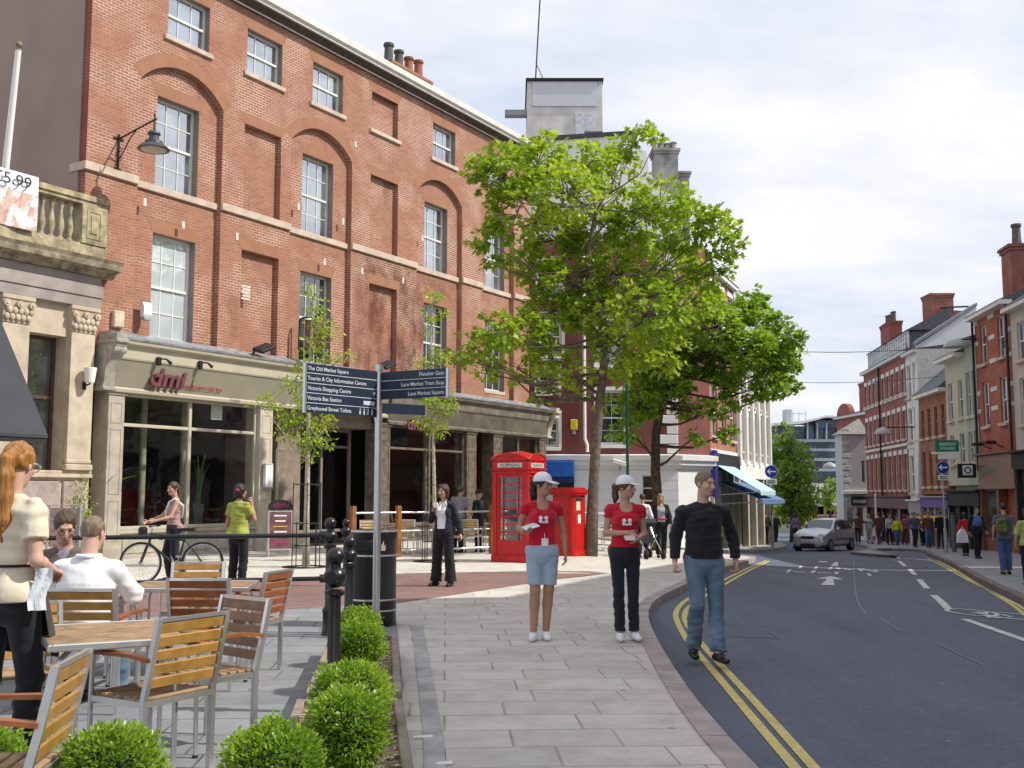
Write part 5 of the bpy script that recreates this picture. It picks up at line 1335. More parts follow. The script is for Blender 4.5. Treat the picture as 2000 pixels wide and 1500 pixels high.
for i, (px, Y, s, k, lb) in enumerate(((240, 4.55, .90, 0, 'round clipped box bush in the bottom left, in front of the nearest café chair'), (547, 4.66, .87, 1, 'round clipped box bush at the bottom, left of the planter corner'), (-12, 4.7, .85, 2, 'clipped box bush cut off by the left edge of the photo'),
        (684, 5.3, .91, 2, 'largest box bush, at the near end of the first timber planter'), (694, 6.3, .93, 0, 'box bush second from the front in the timber planters'), (706, 8.35, .85, 1, 'box bush in front of the silver signpost, third from the front'), (706, 9.6, .85, 2, 'farthest box bush, against the black litter bin'))):
    box_ball(lb, (px - 1000) / F * Y, Y, .17, s, k, i * 1.3)
# planter boxes
M_TIM = mat('weathered_timber', (.30, .25, .205), .9, var=.25, scale=6, bump=.006, c2=(.20, .165, .14))
M_MUL = mat('bark_mulch', (.42, .33, .22), .95, var=.4, scale=28, bump=.02, c2=(.16, .10, .06))
def planter(label, pts, h=.2, w=.055):
    """timber trough from its four plan corners"""
    c = sum((Vector(p) for p in pts), Vector((0, 0))) / 4
    T = thing('timber_planter', label, 'planter', (c.x, c.y, G(c.x, c.y)), 0, 'timber planter troughs')
    for i in range(4):
        a = Vector(pts[i]) - c; b = Vector(pts[(i + 1) % 4]) - c; d = (b - a); L_ = d.length; an = math.atan2(d.y, d.x)
        M_ = Matrix.Translation((a.x, a.y, 0)) @ Matrix.Rotation(an, 4, 'Z')
        for k in range(2):
            mb = MB(); e = w if i % 2 else 0
            mb.bbox(e + .002, 0, k * (h / 2) + .003, L_ - e - .002, w, (k + 1) * h / 2 - .003, .006, M_); mb.build('board', M_TIM, T)
    mb = MB(); q = [Vector(p) - c for p in pts]; mb.prism([(p.x * .93, p.y * .97) for p in q], .02, h - .045, ax='z'); mb.build('soil', M_MUL, T)
    r = random.Random(len(label)); mb = MB()
    for i in range(420):
        u, v = r.uniform(.04, .96), r.uniform(.04, .96)
        p = (q[0].lerp(q[1], u)).lerp(q[3].lerp(q[2], u), v) * .9
        M_ = Matrix.Translation((p.x, p.y, h - .04 + r.uniform(0, .012))) @ Matrix.Rotation(r.uniform(0, 6.3), 4, 'Z') @ Matrix.Rotation(r.uniform(-.5, .5), 4, 'X')
        l = r.uniform(.012, .035); mb.box(-l, -.006, 0, l, .006, .005, M_)
    mb.build('bark_chips', mat('pale_bark_chip', (.60, .48, .32), .9, var=.3, scale=30), T)['kind'] = 'stuff'
planter('nearest long timber planter trough running away from the camera', [(-1.12, 5.0), (-.43, 5.0), (-.70, 7.05), (-1.38, 7.05)])
planter('farther timber planter trough ending at the litter bin', [(-1.37, 7.3), (-.73, 7.3), (-1.07, 10.2), (-1.69, 10.2)])
planter('timber planter trough lying across the bottom of the photo', [(-2.6, 4.25), (-.45, 4.25), (-.45, 4.9), (-2.6, 4.9)])
# variegated climber in a pot by the bank, palm and tall plant in the restaurant window
b7 = Vector((-9.0, 22.0, 0)); b7.x = (163 - 1000) / F * 22.4; b7.y = 22.4
tree('variegated yellow-green evergreen in a pot against the pink plinth', 'potted plant', tuple(b7), [(0, 0, 0), (0, 0, .8), (.05, 0, 1.7)],
     [(0, 0, .6, .28, 1), (.05, 0, .9, .26, 1), (-.02, 0, 1.2, .22, 1), (.0, 0, 1.5, .16, 1), (-.05, 0, 1.75, .09, 1)], 1100, .07, leaf_mat('variegated_leaf', (.12, .20, .04), (.50, .52, .18), (1.2, 1.2, 1)), M_STEM, None, 'oval', 41, r0=.03, per=7, core=.3, rt=.006, name='potted_shrub')
def strap_plant(label, s_, dep, z0, n, Lm, spread, m_, pot=None, wd=.03, seed=1, stand=.0):
    p = FA + FD * s_ - FN * dep; T = thing('potted_plant', label, 'potted plant', (p.x, p.y, z0), FROT)
    r = random.Random(seed); mb = MB()
    for i in range(n):
        a = r.uniform(0, 2 * PI); l = Lm * r.uniform(.7, 1.1); sp = spread * r.uniform(.4, 1.2); base_ = Vector((r.uniform(-.05, .05), r.uniform(-.05, .05), stand))
        pv = base_; side = Vector((-math.sin(a), math.cos(a), 0)); prev = None
        for k in range(7):
            t_ = k / 6; c = base_ + Vector((math.cos(a) * sp * t_ * t_, math.sin(a) * sp * t_ * t_, l * (t_ - .25 * spread * t_ * t_ * 2 * .6)))
            w_ = wd * (1 - t_ * .85); e = (c - side * w_, c + side * w_)
            if prev: mb.add([prev[0], prev[1], e[1], e[0]], [(0, 1, 2, 3)])
            prev = e
    mb.build('leaves', m_, T, smooth=True)
    mb = MB(); mb.lathe([(.13, 0), (.19, stand), (.17, stand), (.15, stand - .03)], 4 if pot == 'sq' else 14); mb.build('pot', mat('dark_pot', (.10, .10, .105), .5), T)
    return T
strap_plant('tall upright plant in a square grey pot inside the restaurant window', -1.95, .55, .7, 16, 1.35, .35, M_LEAF2, 'sq', .03, 3, .55)
strap_plant('arching palm just inside the left end of the restaurant window', -4.9, .5, .9, 15, 1.0, 1.0, M_LEAF1, None, .06, 5, .5)
strap_plant('dark pot plant inside the right-hand brown shop window', 8.6, .6, .5, 14, 1.2, .6, M_LEAF2, None, .04, 6, .4)
# ================================================================== STREET FURNITURE
def at(px, Y, z=None):
    x = (px - 1000) / F / CP * Y
    return Vector((x, Y, G(x, Y) if z is None else z))
# ---- red telephone kiosk
def kiosk():
    p = at(1014, 24.35); T = thing('telephone_box', 'red domed telephone box with small-paned windows standing left of the pillar box', 'telephone box', p, R_(-28))
    h = .45
    mb = MB(); mb.bbox(-h - .02, -h - .02, 0, h + .02, h + .02, .16, .012)
    for sx in (-1, 1):
        for sy in (-1, 1):
            mb.bbox(sx * h, sy * h, .161, sx * (h - .11), sy * (h - .11), 2.0, .012)
    mb.bbox(-h, -h, 2.0, h, h, 2.24, .012); mb.bbox(-h - .02, -h - .02, 1.96, h + .02, h + .02, 2.0, .008); mb.bbox(-h - .025, -h - .025, 2.06 - .02, h + .025, h + .025, 2.06, .006)
    mb.build('body', M_RED, T)
    # each face: rails, glazing bars
    for k in range(4):
        M_ = Matrix.Rotation(k * PI / 2, 4, 'Z'); y = -h + .03
        mb = MB(); x0, x1 = -h + .11, h - .11
        mb.box(x0, y, .161, x1, y + .05, .48, M_); mb.box(x0, y, 1.88, x1, y + .05, 1.96, M_); mb.box(x0, y + .001, .48, x0 + .06, y + .049, 1.88, M_); mb.box(x1 - .06, y + .001, .48, x1, y + .049, 1.88, M_)
        xs = [x0 + .06, x0 + .15, x1 - .15, x1 - .06]
        for x_ in xs[1:3]: mb.box(x_ - .011, y + .006, .48, x_ + .011, y + .04, 1.88, M_)
        for j in range(1, 8):
            z_ = .48 + 1.4 * j / 8; mb.box(x0 + .06, y + .008, z_ - .011, xs[1] - .011, y + .038, z_ + .011, M_).box(xs[1] + .011, y + .008, z_ - .011, xs[2] - .011, y + .038, z_ + .011, M_).box(xs[2] + .011, y + .008, z_ - .011, x1 - .06, y + .038, z_ + .011, M_)
        d = mb.build('door' if k == 0 else 'glazed_side', M_RED, T)
        g = MB(); g.add([tuple(M_ @ Vector(v)) for v in ((x0 + .05, y + .03, .48), (x1 - .05, y + .03, .48), (x1 - .05, y + .03, 1.88), (x0 + .05, y + .03, 1.88))], [(0, 1, 2, 3)]); g.build('pane', glass_mat('kiosk_glass', (.02, .02, .02), .12, .85), d)
        s = MB(); s.box(-.31, -h - .012, 2.09, .31, -h + .001, 2.19, M_); sg = s.build('sign_panel', mat('opal_sign', (.62, .62, .58), .4), T)
        text_mesh('TELEPHONE', .085, M_MATTB, T, tuple(M_ @ Vector((0, -h - .014, 2.11))), (PI / 2, 0, k * PI / 2), 'CENTER', ext=.001, sx=1.1)
        # segmental pediment
        n = 12; hw = h + .02; rise = .14; Rr = (hw * hw + rise * rise) / (2 * rise); a0 = math.asin(hw / Rr)
        arc = [(Rr * math.sin(a0 - 2 * a0 * i / n), 2.26 + rise - Rr + Rr * math.cos(a0 - 2 * a0 * i / n)) for i in range(n + 1)]
        mb = MB(); mb.prism([(-hw, 2.24), (hw, 2.24)] + arc, -h - .02, -h + .06, M_)
        mb.tube([(a, -h - .02, b) for a, b in arc], .018, 6, M=M_)
        mb.ball((0, -h - .03, 2.31), .022, 8, 6, M=M_)
        mb.build('pediment', M_RED, T)
    # dome
    n = 10; vs = []; fs = []
    for j in range(n + 1):
        for i in range(n + 1):
            x = -h + 2 * h * i / n; y = -h + 2 * h * j / n
            u, v = x / h, y / h
            z = 2.25 + .14 * min(1, 1.02) * (1 - .0) * (.55 * (1 - u * u) + .55 * (1 - v * v)) + .06 * (1 - u * u) * (1 - v * v)
            vs.append((x, y, z))
    for j in range(n):
        for i in range(n): a = j * (n + 1) + i; fs.append((a, a + 1, a + n + 2, a + n + 1))
    mb = MB(); mb.add(vs, fs); mb.build('roof', M_RED, T, smooth=True)
    mb = MB(); mb.box(-.3, .30, .17, .3, .33, 1.9); mb.build('back_panel', M_MATTB, T)
    mb = MB(); mb.bbox(-.16, .14, 1.05, .12, .30, 1.62, .02); mb.bbox(-.2, .08, .98, .2, .3, 1.04, .01); ph = mb.build('payphone', mat('payphone_grey', (.42, .43, .45), .4), T)
    mb = MB(); mb.tube([(.16, .2, 1.55), (.20, .14, 1.45), (.16, .2, 1.3)], .03, 8); mb.build('handset', M_MATTB, ph)
    mb = MB(); mb.box(-.1, .28, .62, .02, .295, .74); mb.box(-.1, .28, .8, .02, .295, .92); mb.build('notice', M_WHITE, T)
kiosk()
# ---- pillar box
def pillar():
    p = at(1110, 27.2); T = thing('post_box', 'wide red pillar box with overhanging lid, behind the woman with the lanyard', 'post box', p, R_(-28))
    def rr(hx, hy, r, n=6):
        out_ = []
        for cx, cy, a0 in ((hx - r, hy - r, 0), (-hx + r, hy - r, 90), (-hx + r, -hy + r, 180), (hx - r, -hy + r, 270)):
            for i in range(n + 1): a = R_(a0 + 90 * i / n); out_.append((cx + r * math.cos(a), cy + r * math.sin(a)))
        return out_
    hx, hy = .30, .40
    mb = MB(); mb.prism(rr(hx + .03, hy + .03, .12), 0, .12, ax='z'); mb.prism(rr(hx, hy, .11), .121, 1.5, ax='z'); mb.build('body', M_RED, T, smooth=30)
    mb = MB(); mb.prism(rr(hx + .05, hy + .05, .14), 1.5, 1.56, ax='z'); mb.prism(rr(hx + .08, hy + .08, .16), 1.561, 1.64, ax='z'); mb.prism(rr(hx + .02, hy + .02, .14), 1.641, 1.69, ax='z'); mb.build('lid', M_RED, T, smooth=30)
    mb = MB(); mb.bbox(hx, -.24, 1.36, hx + .012, .10, 1.44, .004); mb.build('letter_slot', M_MATTB, T)
    mb = MB(); mb.bbox(hx, -.22, 1.12, hx + .01, .0, 1.34, .004); mb.build('label_panel', mat('yellow_label', (.62, .55, .10), .5, c2=(.7, .7, .65), scale=14, var=.4), T)
    mb = MB(); mb.bbox(hx, -.14, .80, hx + .012, .02, 1.02, .004); mb.build('collection_plate', M_WHITE, T)
    mb = MB(); mb.bbox(hx, -.30, .2, hx + .008, .18, 1.08, .004); mb.build('door', M_RED, T)
    mb = MB(); mb.tube([(hx, -.27, 1.07), (hx + .02, -.27, 1.07)], .022, 10); mb.build('lock', M_STEEL, T)
pillar()
# ---- fingerpost
def fingerpost():
    p = at(740, 11.8); T = thing('fingerpost', 'silver fingerpost with dark blue direction boards rising beside the litter bin', 'signpost', p)
    mb = MB(); mb.tube([(0, 0, -.02), (0, 0, 2.88)], .04, 20); mb.tube([(0, 0, 2.86), (0, 0, 2.92)], .047, 20); mb.tube([(0, 0, 2.30), (0, 0, 2.34)], .046, 20); mb.build('pole', M_STEEL, T, smooth=40)
    navy = mat('board_navy', (.018, .028, .055), .4, var=.1); wh = mat('board_white', (.62, .66, .70), .5, var=.1)
    def boards(dx, dy, L_, n, ztop, lines, align, hh=.103):
        rz = math.atan2(dy, dx) if align == 'R' else math.atan2(-dy, -dx)
        B_ = thing('x', 'x', 'x'); bpy.data.objects.remove(B_)
        for i in range(n):
            z1 = ztop - i * hh; z0 = z1 - hh + .007
            M_ = Matrix.Rotation(rz, 4, 'Z')
            x0, x1 = (.045, .045 + L_) if align == 'R' else (-.045 - L_, -.045)
            mb = MB(); mb.bbox(x0, -.012, z0, x1, .012, z1, .003, M_); b = mb.build('direction_board', navy, T)
            mb = MB(); mb.box(x0, -.010, z0 - .0068, x1, .010, z0 - .0002, M_)
            if i < n - 1: mb.build('dividing_strip', wh, b)
            tx = lines[i]
            if tx:
                q = M_ @ Vector(((x0 + .03) if align == 'L' else (x1 - .03), -.0135, z0 + .028))
                text_mesh(tx, .058, wh, b, tuple(q), (PI / 2, 0, rz), 'LEFT' if align == 'L' else 'RIGHT', ext=.0008, bold=.0006)
            if align == 'L' and i in (2, 3, 4):
                mb = MB(); xx = x1 - .05
                if i == 3: mb.box(xx - .14, -.0145, z0 + .022, xx + .02, -.0125, z0 + .066, M_)
                elif i == 2: mb.box(xx - .0, -.0145, z0 + .02, xx + .012, -.0125, z0 + .07, M_); mb.box(xx + .013, -.0145, z0 + .045, xx + .03, -.0125, z0 + .07, M_)
                else:
                    for k in range(4):
                        xk = xx - .19 + k * .058; mb.ball((0, 0, 0), .009, 8, 6, M=M_ @ Matrix.Translation((xk, -.014, z0 + .072))); mb.box(xk - .009, -.0145, z0 + .018, xk + .009, -.0125, z0 + .06, M_)
                        if k == 2: mb.box(xk - .02, -.0144, z0 + .018, xk - .0092, -.0125, z0 + .035, M_)
                mb.build('symbol', wh, b)
        M_ = Matrix.Rotation(rz, 4, 'Z'); xe = (.045 + L_) if align == 'R' else (-.045 - L_)
        mb = MB(); mb.box(xe - .006, -.016, ztop - n * hh, xe + .016, .016, ztop + .004, M_); mb.build('end_cap', M_ALU, T)
    boards(-.66, -.80, 1.0, 5, 2.845, ['The Old Market Square', 'Tourist & City Information Centre', 'Victoria Shopping Centre', 'Victoria Bus Station', 'Greyhound Street Toilets'], 'L')
    boards(.75, -.42, .85, 3, 2.835, ['Fletcher Gate', 'Lace Market Tram Stop', 'Lace Market Square'], 'R')
    boards(.62, .45, .55, 1, 2.50, [''], 'R', .12)
fingerpost()
# ---- litter bin
p = at(735, 12.6); T = thing('litter_bin', 'black cylindrical litter bin with silver bands behind the silver signpost', 'litter bin', p, .3)
mb = MB(); mb.lathe([(.255, 0), (.262, .02), (.262, .98), (.27, 1.0), (.27, 1.06), (.25, 1.09), (.05, 1.10)], 16); mb.build('body', M_BLACK, T, smooth=25)
for z_, k in ((.80, 1), (.30, 1), (.18, 1), (1.075, 0)):
    mb = MB(); n_ = 32; rr_ = .268 if k else .272
    mb.lathe([(rr_ - .01, z_ - .011), (rr_, z_ - .009), (rr_, z_ + .009), (rr_ - .01, z_ + .011)], 32); mb.build('band', M_ALU, T, smooth=30)
for a in (-.5, PI - .5):
    mb = MB(); M_ = Matrix.Rotation(a, 4, 'Z'); mb.bbox(-.16, -.275, .84, .16, -.2, .98, .02, M_); mb.build('opening', M_MATTB, T)
mb = MB(); M_ = Matrix.Rotation(.15, 4, 'Z'); mb.prism([(-.04, .86), (.04, .86), (.045, .93), (.03, .90), (.02, .97), (0, .92), (-.02, .97), (-.03, .9), (-.045, .93)], -.272, -.262, M_); mb.build('crest', mat('gilt', (.55, .50, .38), .5), T)
# ---- bollards and rails
def bollard(label, x, y, h, socket, rz=0, s=1.0):
    T = thing('bollard', label, 'bollard', (x, y, G(x, y)), rz, 'black ball-topped bollards')
    r = .046 * s
    mb = MB(); mb.lathe([(r * 1.7, 0), (r * 1.7, .05), (r * 1.45, .07), (r * 1.45, .24), (r * 1.6, .25), (r * 1.6, .27), (r, .31), (r * .95, h - .34), (r * 1.5, h - .325), (r * 1.5, h - .30), (r * 1.0, h - .29)], 20); mb.build('post', M_BLACK, T, smooth=40)
    mb = MB(); mb.ball((0, 0, h - .205), r * 1.75, 18, 12, (1, 1, .95)); mb.tube([(0, 0, h - .14), (0, 0, h - .11)], r * .9, 16); b = mb.build('rail_socket', M_BLACK, T, smooth=50)
    if socket:
        mb = MB(); mb.tube([(0, -r * 1.55, h - .205), (0, -r * 2.0, h - .205)], [r * 1.1, r * .98], 18); mb.build('socket_collar', M_BLACK, b, smooth=40)
        mb = MB(); mb.tube([(0, -r * 2.0, h - .205), (0, -r * 2.04, h - .205)], r * .7, 16); mb.build('socket_hole', M_MATTB, b)
    mb = MB(); mb.ball((0, 0, h - .065), r * 1.42, 18, 12); mb.build('ball_finial', M_BLACK, T, smooth=True)
    return T
bollard('nearest ball-topped black bollard with a round rail socket facing the camera', -1.235, 7.6, 1.13, True, R_(-8))
bollard('tall black bollard carrying the left-hand café railing', -1.96, 11.7, 1.25, False)
bollard('black bollard tight against the left side of the litter bin', -1.72, 11.5, 1.06, True, R_(-10))
bollard('small distant black bollard left of the litter bin', -2.72, 17.8, 1.10, False)
T = bollard('black bollard at the left end of the café railing, outside the photo edge', -6.6, 10.3, 1.25, False)
for z_, lb in ((1.06, 'upper black tubular railing behind the seated men'), (.60, 'lower black tubular railing behind the café chairs')):
    mb = MB(); mb.tube([(-1.99, 11.69, z_), (-4.3, 11.0, z_), (-6.6, 10.3, z_)], .024, 10)
    for q in (.35, .7):
        mb.tube([(-1.99 - 4.6 * q, 11.69 - 1.39 * q, z_), (-2.03 - 4.6 * q, 11.68 - 1.39 * q, z_)], .031, 10)
    T = thing('railing', lb, 'railing', (0, 0, 0), 0, 'café rails'); mb.build('rail', M_BLACK, T, smooth=40)
    mb = MB(); mb.tube([(-1.93, 11.71, z_), (-2.06, 11.67, z_)], .045, 12); mb.build('end_ferrule', M_BLACK, T, smooth=40)
# ---- café chairs and tables
M_TEAK = mat('varnished_teak', (.40, .225, .055), .42, var=.22, scale=9, c2=(.29, .145, .03), spec=.5)
M_TEAKD = mat('dry_teak', (.36, .23, .125), .6, var=.25, scale=9)
M_TEAKR = mat('red_teak', (.30, .10, .035), .4, var=.2, scale=9)
M_PINE = mat('light_pine', (.58, .42, .20), .5, var=.15, scale=6)
def chair(label, group, back=None, seat=None, loc=(0, 0, 0), face=(0, -1), s=1):
    """sits with its front towards local -y"""
    T = thing('cafe_chair', label, 'chair', loc, math.atan2(face[0], -face[1]), group); T.scale = (s, s, s)
    W_, fr = .235, .014
    back = back or M_TEAK; seat = seat or M_TEAKD
    for sx in (-1, 1):
        mb = MB(); x = sx * W_
        q = [(x, .20, 0), (x, .205, .44), (x, .25, .62), (x, .30, .86)]
        for a, b in zip(q, q[1:]):
            d = [(-fr, -.016), (fr, -.016), (fr, .016), (-fr, .016)]
            mb.add([(a[0] + u, a[1] + v, a[2]) for u, v in d] + [(b[0] + u, b[1] + v, b[2]) for u, v in d], [(3, 2, 1, 0), (4, 5, 6, 7), (0, 1, 5, 4), (1, 2, 6, 5), (2, 3, 7, 6), (3, 0, 4, 7)])
        mb.build('leg', M_ALU, T)
        mb = MB(); mb.tube([(x, -.20, 0), (x, -.205, .42), (x, -.20, .60), (x, -.19, .655)], .0135, 8); lg = mb.build('leg', M_ALU, T, smooth=50)
        mb = MB(); mb.tube([(x, -.20, 0), (x, -.20, .02)], .017, 8); mb.build('foot_cap', M_MATTB, lg)
        mb = MB(); n = 8; pts = [(x + sx * .0, .25, .648), (x + sx * .015, .1, .668), (x + sx * .02, -.1, .668), (x + sx * .015, -.24, .662), (x + sx * .012, -.27, .655)]
        for (a, b) in zip(pts, pts[1:]): mb.add([(a[0] - .024, a[1], a[2] - .01), (a[0] + .024, a[1], a[2] - .01), (a[0] + .024, a[1], a[2] + .01), (a[0] - .024, a[1], a[2] + .01), (b[0] - .024, b[1], b[2] - .01), (b[0] + .024, b[1], b[2] - .01), (b[0] + .024, b[1], b[2] + .01), (b[0] - .024, b[1], b[2] + .01)], [(0, 1, 2, 3), (7, 6, 5, 4), (0, 4, 5, 1), (1, 5, 6, 2), (2, 6, 7, 3), (3, 7, 4, 0)])
        mb.build('armrest', M_TEAKR, T)
    mb = MB()
    mb.box(-W_ + fr, -.215, .405, W_ - fr, -.190, .435); mb.box(-W_ + fr, .19, .405, W_ - fr, .215, .435)
    mb.box(-W_ - .010, -.19, .405, -W_ + .015, .19, .436); mb.box(W_ - .015, -.19, .405, W_ + .010, .19, .436)
    mb.build('seat_frame', M_ALU, T)
    mb = MB(); mb.box(-W_ + fr, .288, .842, W_ - fr, .308, .862); mb.build('back_rail', M_ALU, T)
    mb = MB()
    for i in range(7): y = -.215 + i * .0615; mb.bbox(-W_ + .012, y, .437, W_ - .012, y + .048, .452, .004)
    mb.build('seat', seat, T)
    mb = MB()
    for i in range(5):
        z0 = .50 + i * .071; t0 = (z0 - .44) / .42; y = .205 + t0 * .095
        M_ = Matrix.Translation((0, y, z0)) @ Matrix.Rotation(-.22, 4, 'X'); mb.bbox(-W_ + .014, -.008, 0, W_ - .014, .008, .056, .004, M_)
        mb.add([], [])
    mb.build('backrest', back, T)
    return T
G1, G2 = 'wood and aluminium café chairs in the foreground', 'pale wooden chairs behind the terrace fence'
def place(cx, cy): return (cx, cy, G(cx, cy))
c0 = chair('nearest full café chair with its back to the camera, above the middle box bush', G1, loc=place(-1.95, 5.97), face=(-.86, .51))
def cc(label, cx, cy, face, s=1, src=c0, group=None):
    o = copy_thing(src, place(cx, cy), math.atan2(face[0], -face[1]), label, group=group); o.scale = (s, s, s); return o
cD = chair('café chair with greyish brown slats standing right of the nearest one', G1, mat('shaded_teak', (.235, .13, .075), .5, var=.2, scale=9), loc=place(-1.86, 6.62), face=(-.64, -.77))
cc('café chair cropped by the left edge, its back slats seen nearly edge-on', -2.03, 4.30, (-1, -.12))
cc('café chair on which the man in the white shirt sits', -2.93, 7.72, (.02, 1))
cc('café chair at the far left side of the nearest table, mostly hidden', -2.95, 6.75, (.6, -.8), .94)
cR = chair('café chair with reddish slats, back to the camera, at the middle table', G1, M_TEAKR, loc=place(-2.38, 8.62), face=(.05, 1))
cc('café chair at the right end of the middle table, seen from its side', -2.25, 9.25, (-.95, .25), 1, cR)
cc('café chair on the far side of the middle table', -2.95, 10.05, (.1, -1))
cc('café chair at the left end of the middle table', -3.55, 9.2, (1, .1))
cc('café chair on which the dark-haired man with glasses sits', -3.42, 8.75, (.15, -1))
def table(label, group, c, rz, hx, hy, h=.73, top=None, s=1):
    T = thing('cafe_table', label, 'table', (c[0], c[1], G(*c)), rz, group)
    mb = MB(); n = 9
    for i in range(n): y = -hy + .02 + i * (2 * hy - .04) / n; mb.box(-hx + .02, y + .002, h - .02, hx - .02, y + (2 * hy - .04) / n - .002, h)
    mb.build('table_top', top or M_TEAKD, T)
    mb = MB(); mb.bbox(-hx, -hy, h - .035, -hx + .022, hy, h + .003, .006).bbox(hx - .022, -hy, h - .035, hx, hy, h + .003, .006).bbox(-hx + .022, -hy, h - .035, hx - .022, -hy + .022, h + .003, .006).bbox(-hx + .022, hy - .022, h - .035, hx - .022, hy, h + .003, .006); mb.build('table_rim', M_ALU, T)
    for sx in (-1, 1):
        for sy in (-1, 1):
            mb = MB(); x, y = sx * (hx - .05), sy * (hy - .05)
            mb.tube([(x, y, 0), (x, y, h - .14), (x - sx * .02, y - sy * .02, h - .08), (x - sx * .08, y - sy * .08, h - .036)], .015, 8); mb.build('leg', M_ALU, T, smooth=50)
    return T
table('nearest wood-topped café table with aluminium rim, by the waitress', 'café tables', (-2.28, 6.17), R_(28), .35, .48)
table('middle café table with aluminium rim in front of the lower railing', 'café tables', (-2.72, 9.35), R_(6), .5, .38)
table('café table between the two seated men, largely hidden', 'café tables', (-3.2, 8.22), R_(0), .35, .3)
# ---- restaurant terrace: fence, tables, chairs
fp = [(-3.68, 25.1), (-2.72, 25.95), (-1.65, 26.7), (-.52, 27.6), (.75, 28.6), (1.9, 29.5), (3.0, 30.4)]
T = thing('terrace_fence', 'low fence of brown wooden posts and three steel rails in front of the brown shopfront', 'fence', (0, 0, 0))
for x, y in fp:
    mb = MB(); z = G(x, y); M_ = Matrix.Translation((x, y, z)) @ Matrix.Rotation(R_(40), 4, 'Z'); mb.bbox(-.06, -.06, .02, .06, .06, 1.22, .01, M_); mb.build('post', mat('fence_post_wood', (.34, .13, .03), .5, var=.2, scale=8), T)
for z_ in (1.06, .62, .16):
    for (a, b) in zip(fp, fp[1:]):
        mb = MB(); mb.tube([(a[0], a[1], G(*a) + z_), (b[0], b[1], G(*b) + z_)], .024, 8); mb.build('rail', M_ALU, T, smooth=50)
pc = chair('pale wooden chair behind the fence, just left of the silver pole', G2, M_PINE, M_PINE, place(-3.45, 26.6), (.3, -1))
for lb, x, y, f in (('pale wooden chair behind the fence, just right of the silver pole', -2.75, 27.1, (-.3, -1)), ('pale chair behind the fence between pole and woman in black suit', -2.2, 27.9, (-1, -.3)), ('pale terrace chair behind the legs of the woman in the black suit', -1.5, 27.6, (.8, .4)),
                    ('pale terrace chair just right of the woman in the black suit', -1.05, 28.0, (.2, 1)), ('pale terrace chair touching the phone box edge', -.45, 28.6, (-.4, .9)), ('pale terrace chair seen between pillar box and big tree trunk', 2.1, 30.6, (-.4, .9)), ('pale terrace chair right of the big tree trunk', 2.8, 31.0, (-.9, .2))):
    cc(lb, x, y, f, 1, pc, G2)
for lb, x, y in (('pale wooden terrace table left of the woman in the black suit', -2.9, 27.9), ('pale wooden terrace table right of the woman in the black suit', -.75, 28.9), ('pale wooden terrace table right of the big tree trunk', 2.4, 31.6)):
    table(lb, 'terrace tables', (x, y), R_(40), .4, .4, .73, M_PINE)
for lb, s_, d_, f in (('wooden chair inside the restaurant window, left of the interior column', -4.0, .9, (.8, .5)), ('wooden chair inside the restaurant window beside the grey pot', -2.6, 1.0, (-.6, -.8)), ('wooden chair deep inside the right-hand brown shop window', 6.8, 1.0, (.5, .8))):
    q_ = FA + FD * s_ - FN * d_; cc(lb, q_.x, q_.y, f, 1, cR, 'chairs inside the restaurant')
# ---- tree cages
def cage(label, c, h=1.75):
    T = thing('tree_guard', label, 'tree guard', (c.x, c.y, G(c.x, c.y)), 0, 'black tree guards')
    for i in range(8):
        a = i * PI / 4 + .2; mb = MB(); mb.tube([(.28 * math.cos(a), .28 * math.sin(a), 0), (.28 * math.cos(a), .28 * math.sin(a), .92 if i % 2 else h)], .011, 6); mb.build('upright', M_BLACK, T)
    for z_ in (.9, .45, h - .05):
        mb = MB(); mb.tube([(.28 * math.cos(i * PI / 8), .28 * math.sin(i * PI / 8), z_) for i in range(16)], .011, 6, closed=True); mb.build('hoop', M_BLACK, T)
    mb = MB(); n = 24
    for r in (.30, .36, .42, .48):
        mb.tube([(r * math.cos(i * 2 * PI / n), r * math.sin(i * 2 * PI / n), .006) for i in range(n)], .016, 4, closed=True)
    for i in range(8): a = i * PI / 4; mb.tube([(.28 * math.cos(a), .28 * math.sin(a), .008), (.49 * math.cos(a), .49 * math.sin(a), .008)], .014, 4)
    mb.build('ground_grille', M_MATTB, T)
cage('black bar guard round the sapling left of the fingerpost', b3); cage('black bar guard round the thin sapling beside the woman in the black suit', b4)
# ---- A-board
p = at(553, 26.2); T = thing('pavement_sign', 'black A-frame pavement sign with arched header and pink writing by the restaurant door', 'pavement sign', p, R_(18))
M_PINK = mat('pink_letter', (.36, .03, .16), .5)
for k, sg in ((0, -1), (1, 1)):
    M_ = Matrix.Rotation(sg * R_(11) * -1, 4, 'X') if False else Matrix.Translation((0, sg * .22, 0)) @ Matrix.Rotation(sg * R_(11), 4, 'X')
    mb = MB(); w_ = .29
    mb.bbox(-w_, -.012, .0, -w_ + .03, .012, 1.12, .004, M_).bbox(w_ - .03, -.012, 0, w_, .012, 1.12, .004, M_).bbox(-w_ + .03, -.012, 1.09, w_ - .03, .012, 1.12, .004, M_).bbox(-w_ + .03, -.012, .17, w_ - .03, .012, .2, .004, M_)
    f = mb.build('frame', M_ALU, T); mb = MB(); mb.box(-w_ + .03, -.006, .2, w_ - .03, .006, 1.09, M_); bd = mb.build('poster', mat('plum_poster', (.10, .025, .04), .5, c2=(.20, .10, .09), scale=7, var=.4), f)
    if k == 0:
        for i, (c_, wd) in enumerate(((M_WHITE, .3), (M_WHITE, .25), (mat('mustard', (.5, .36, .08), .5), .34), (M_WHITE, .3), (M_PINE, .3), (M_PINK, .36))):
            mb = MB(); z_ = .98 - i * .13; mb.box(-wd / 2, -.010, z_, wd / 2, -.007, z_ + .035, M_); mb.build('text_line', c_, bd)
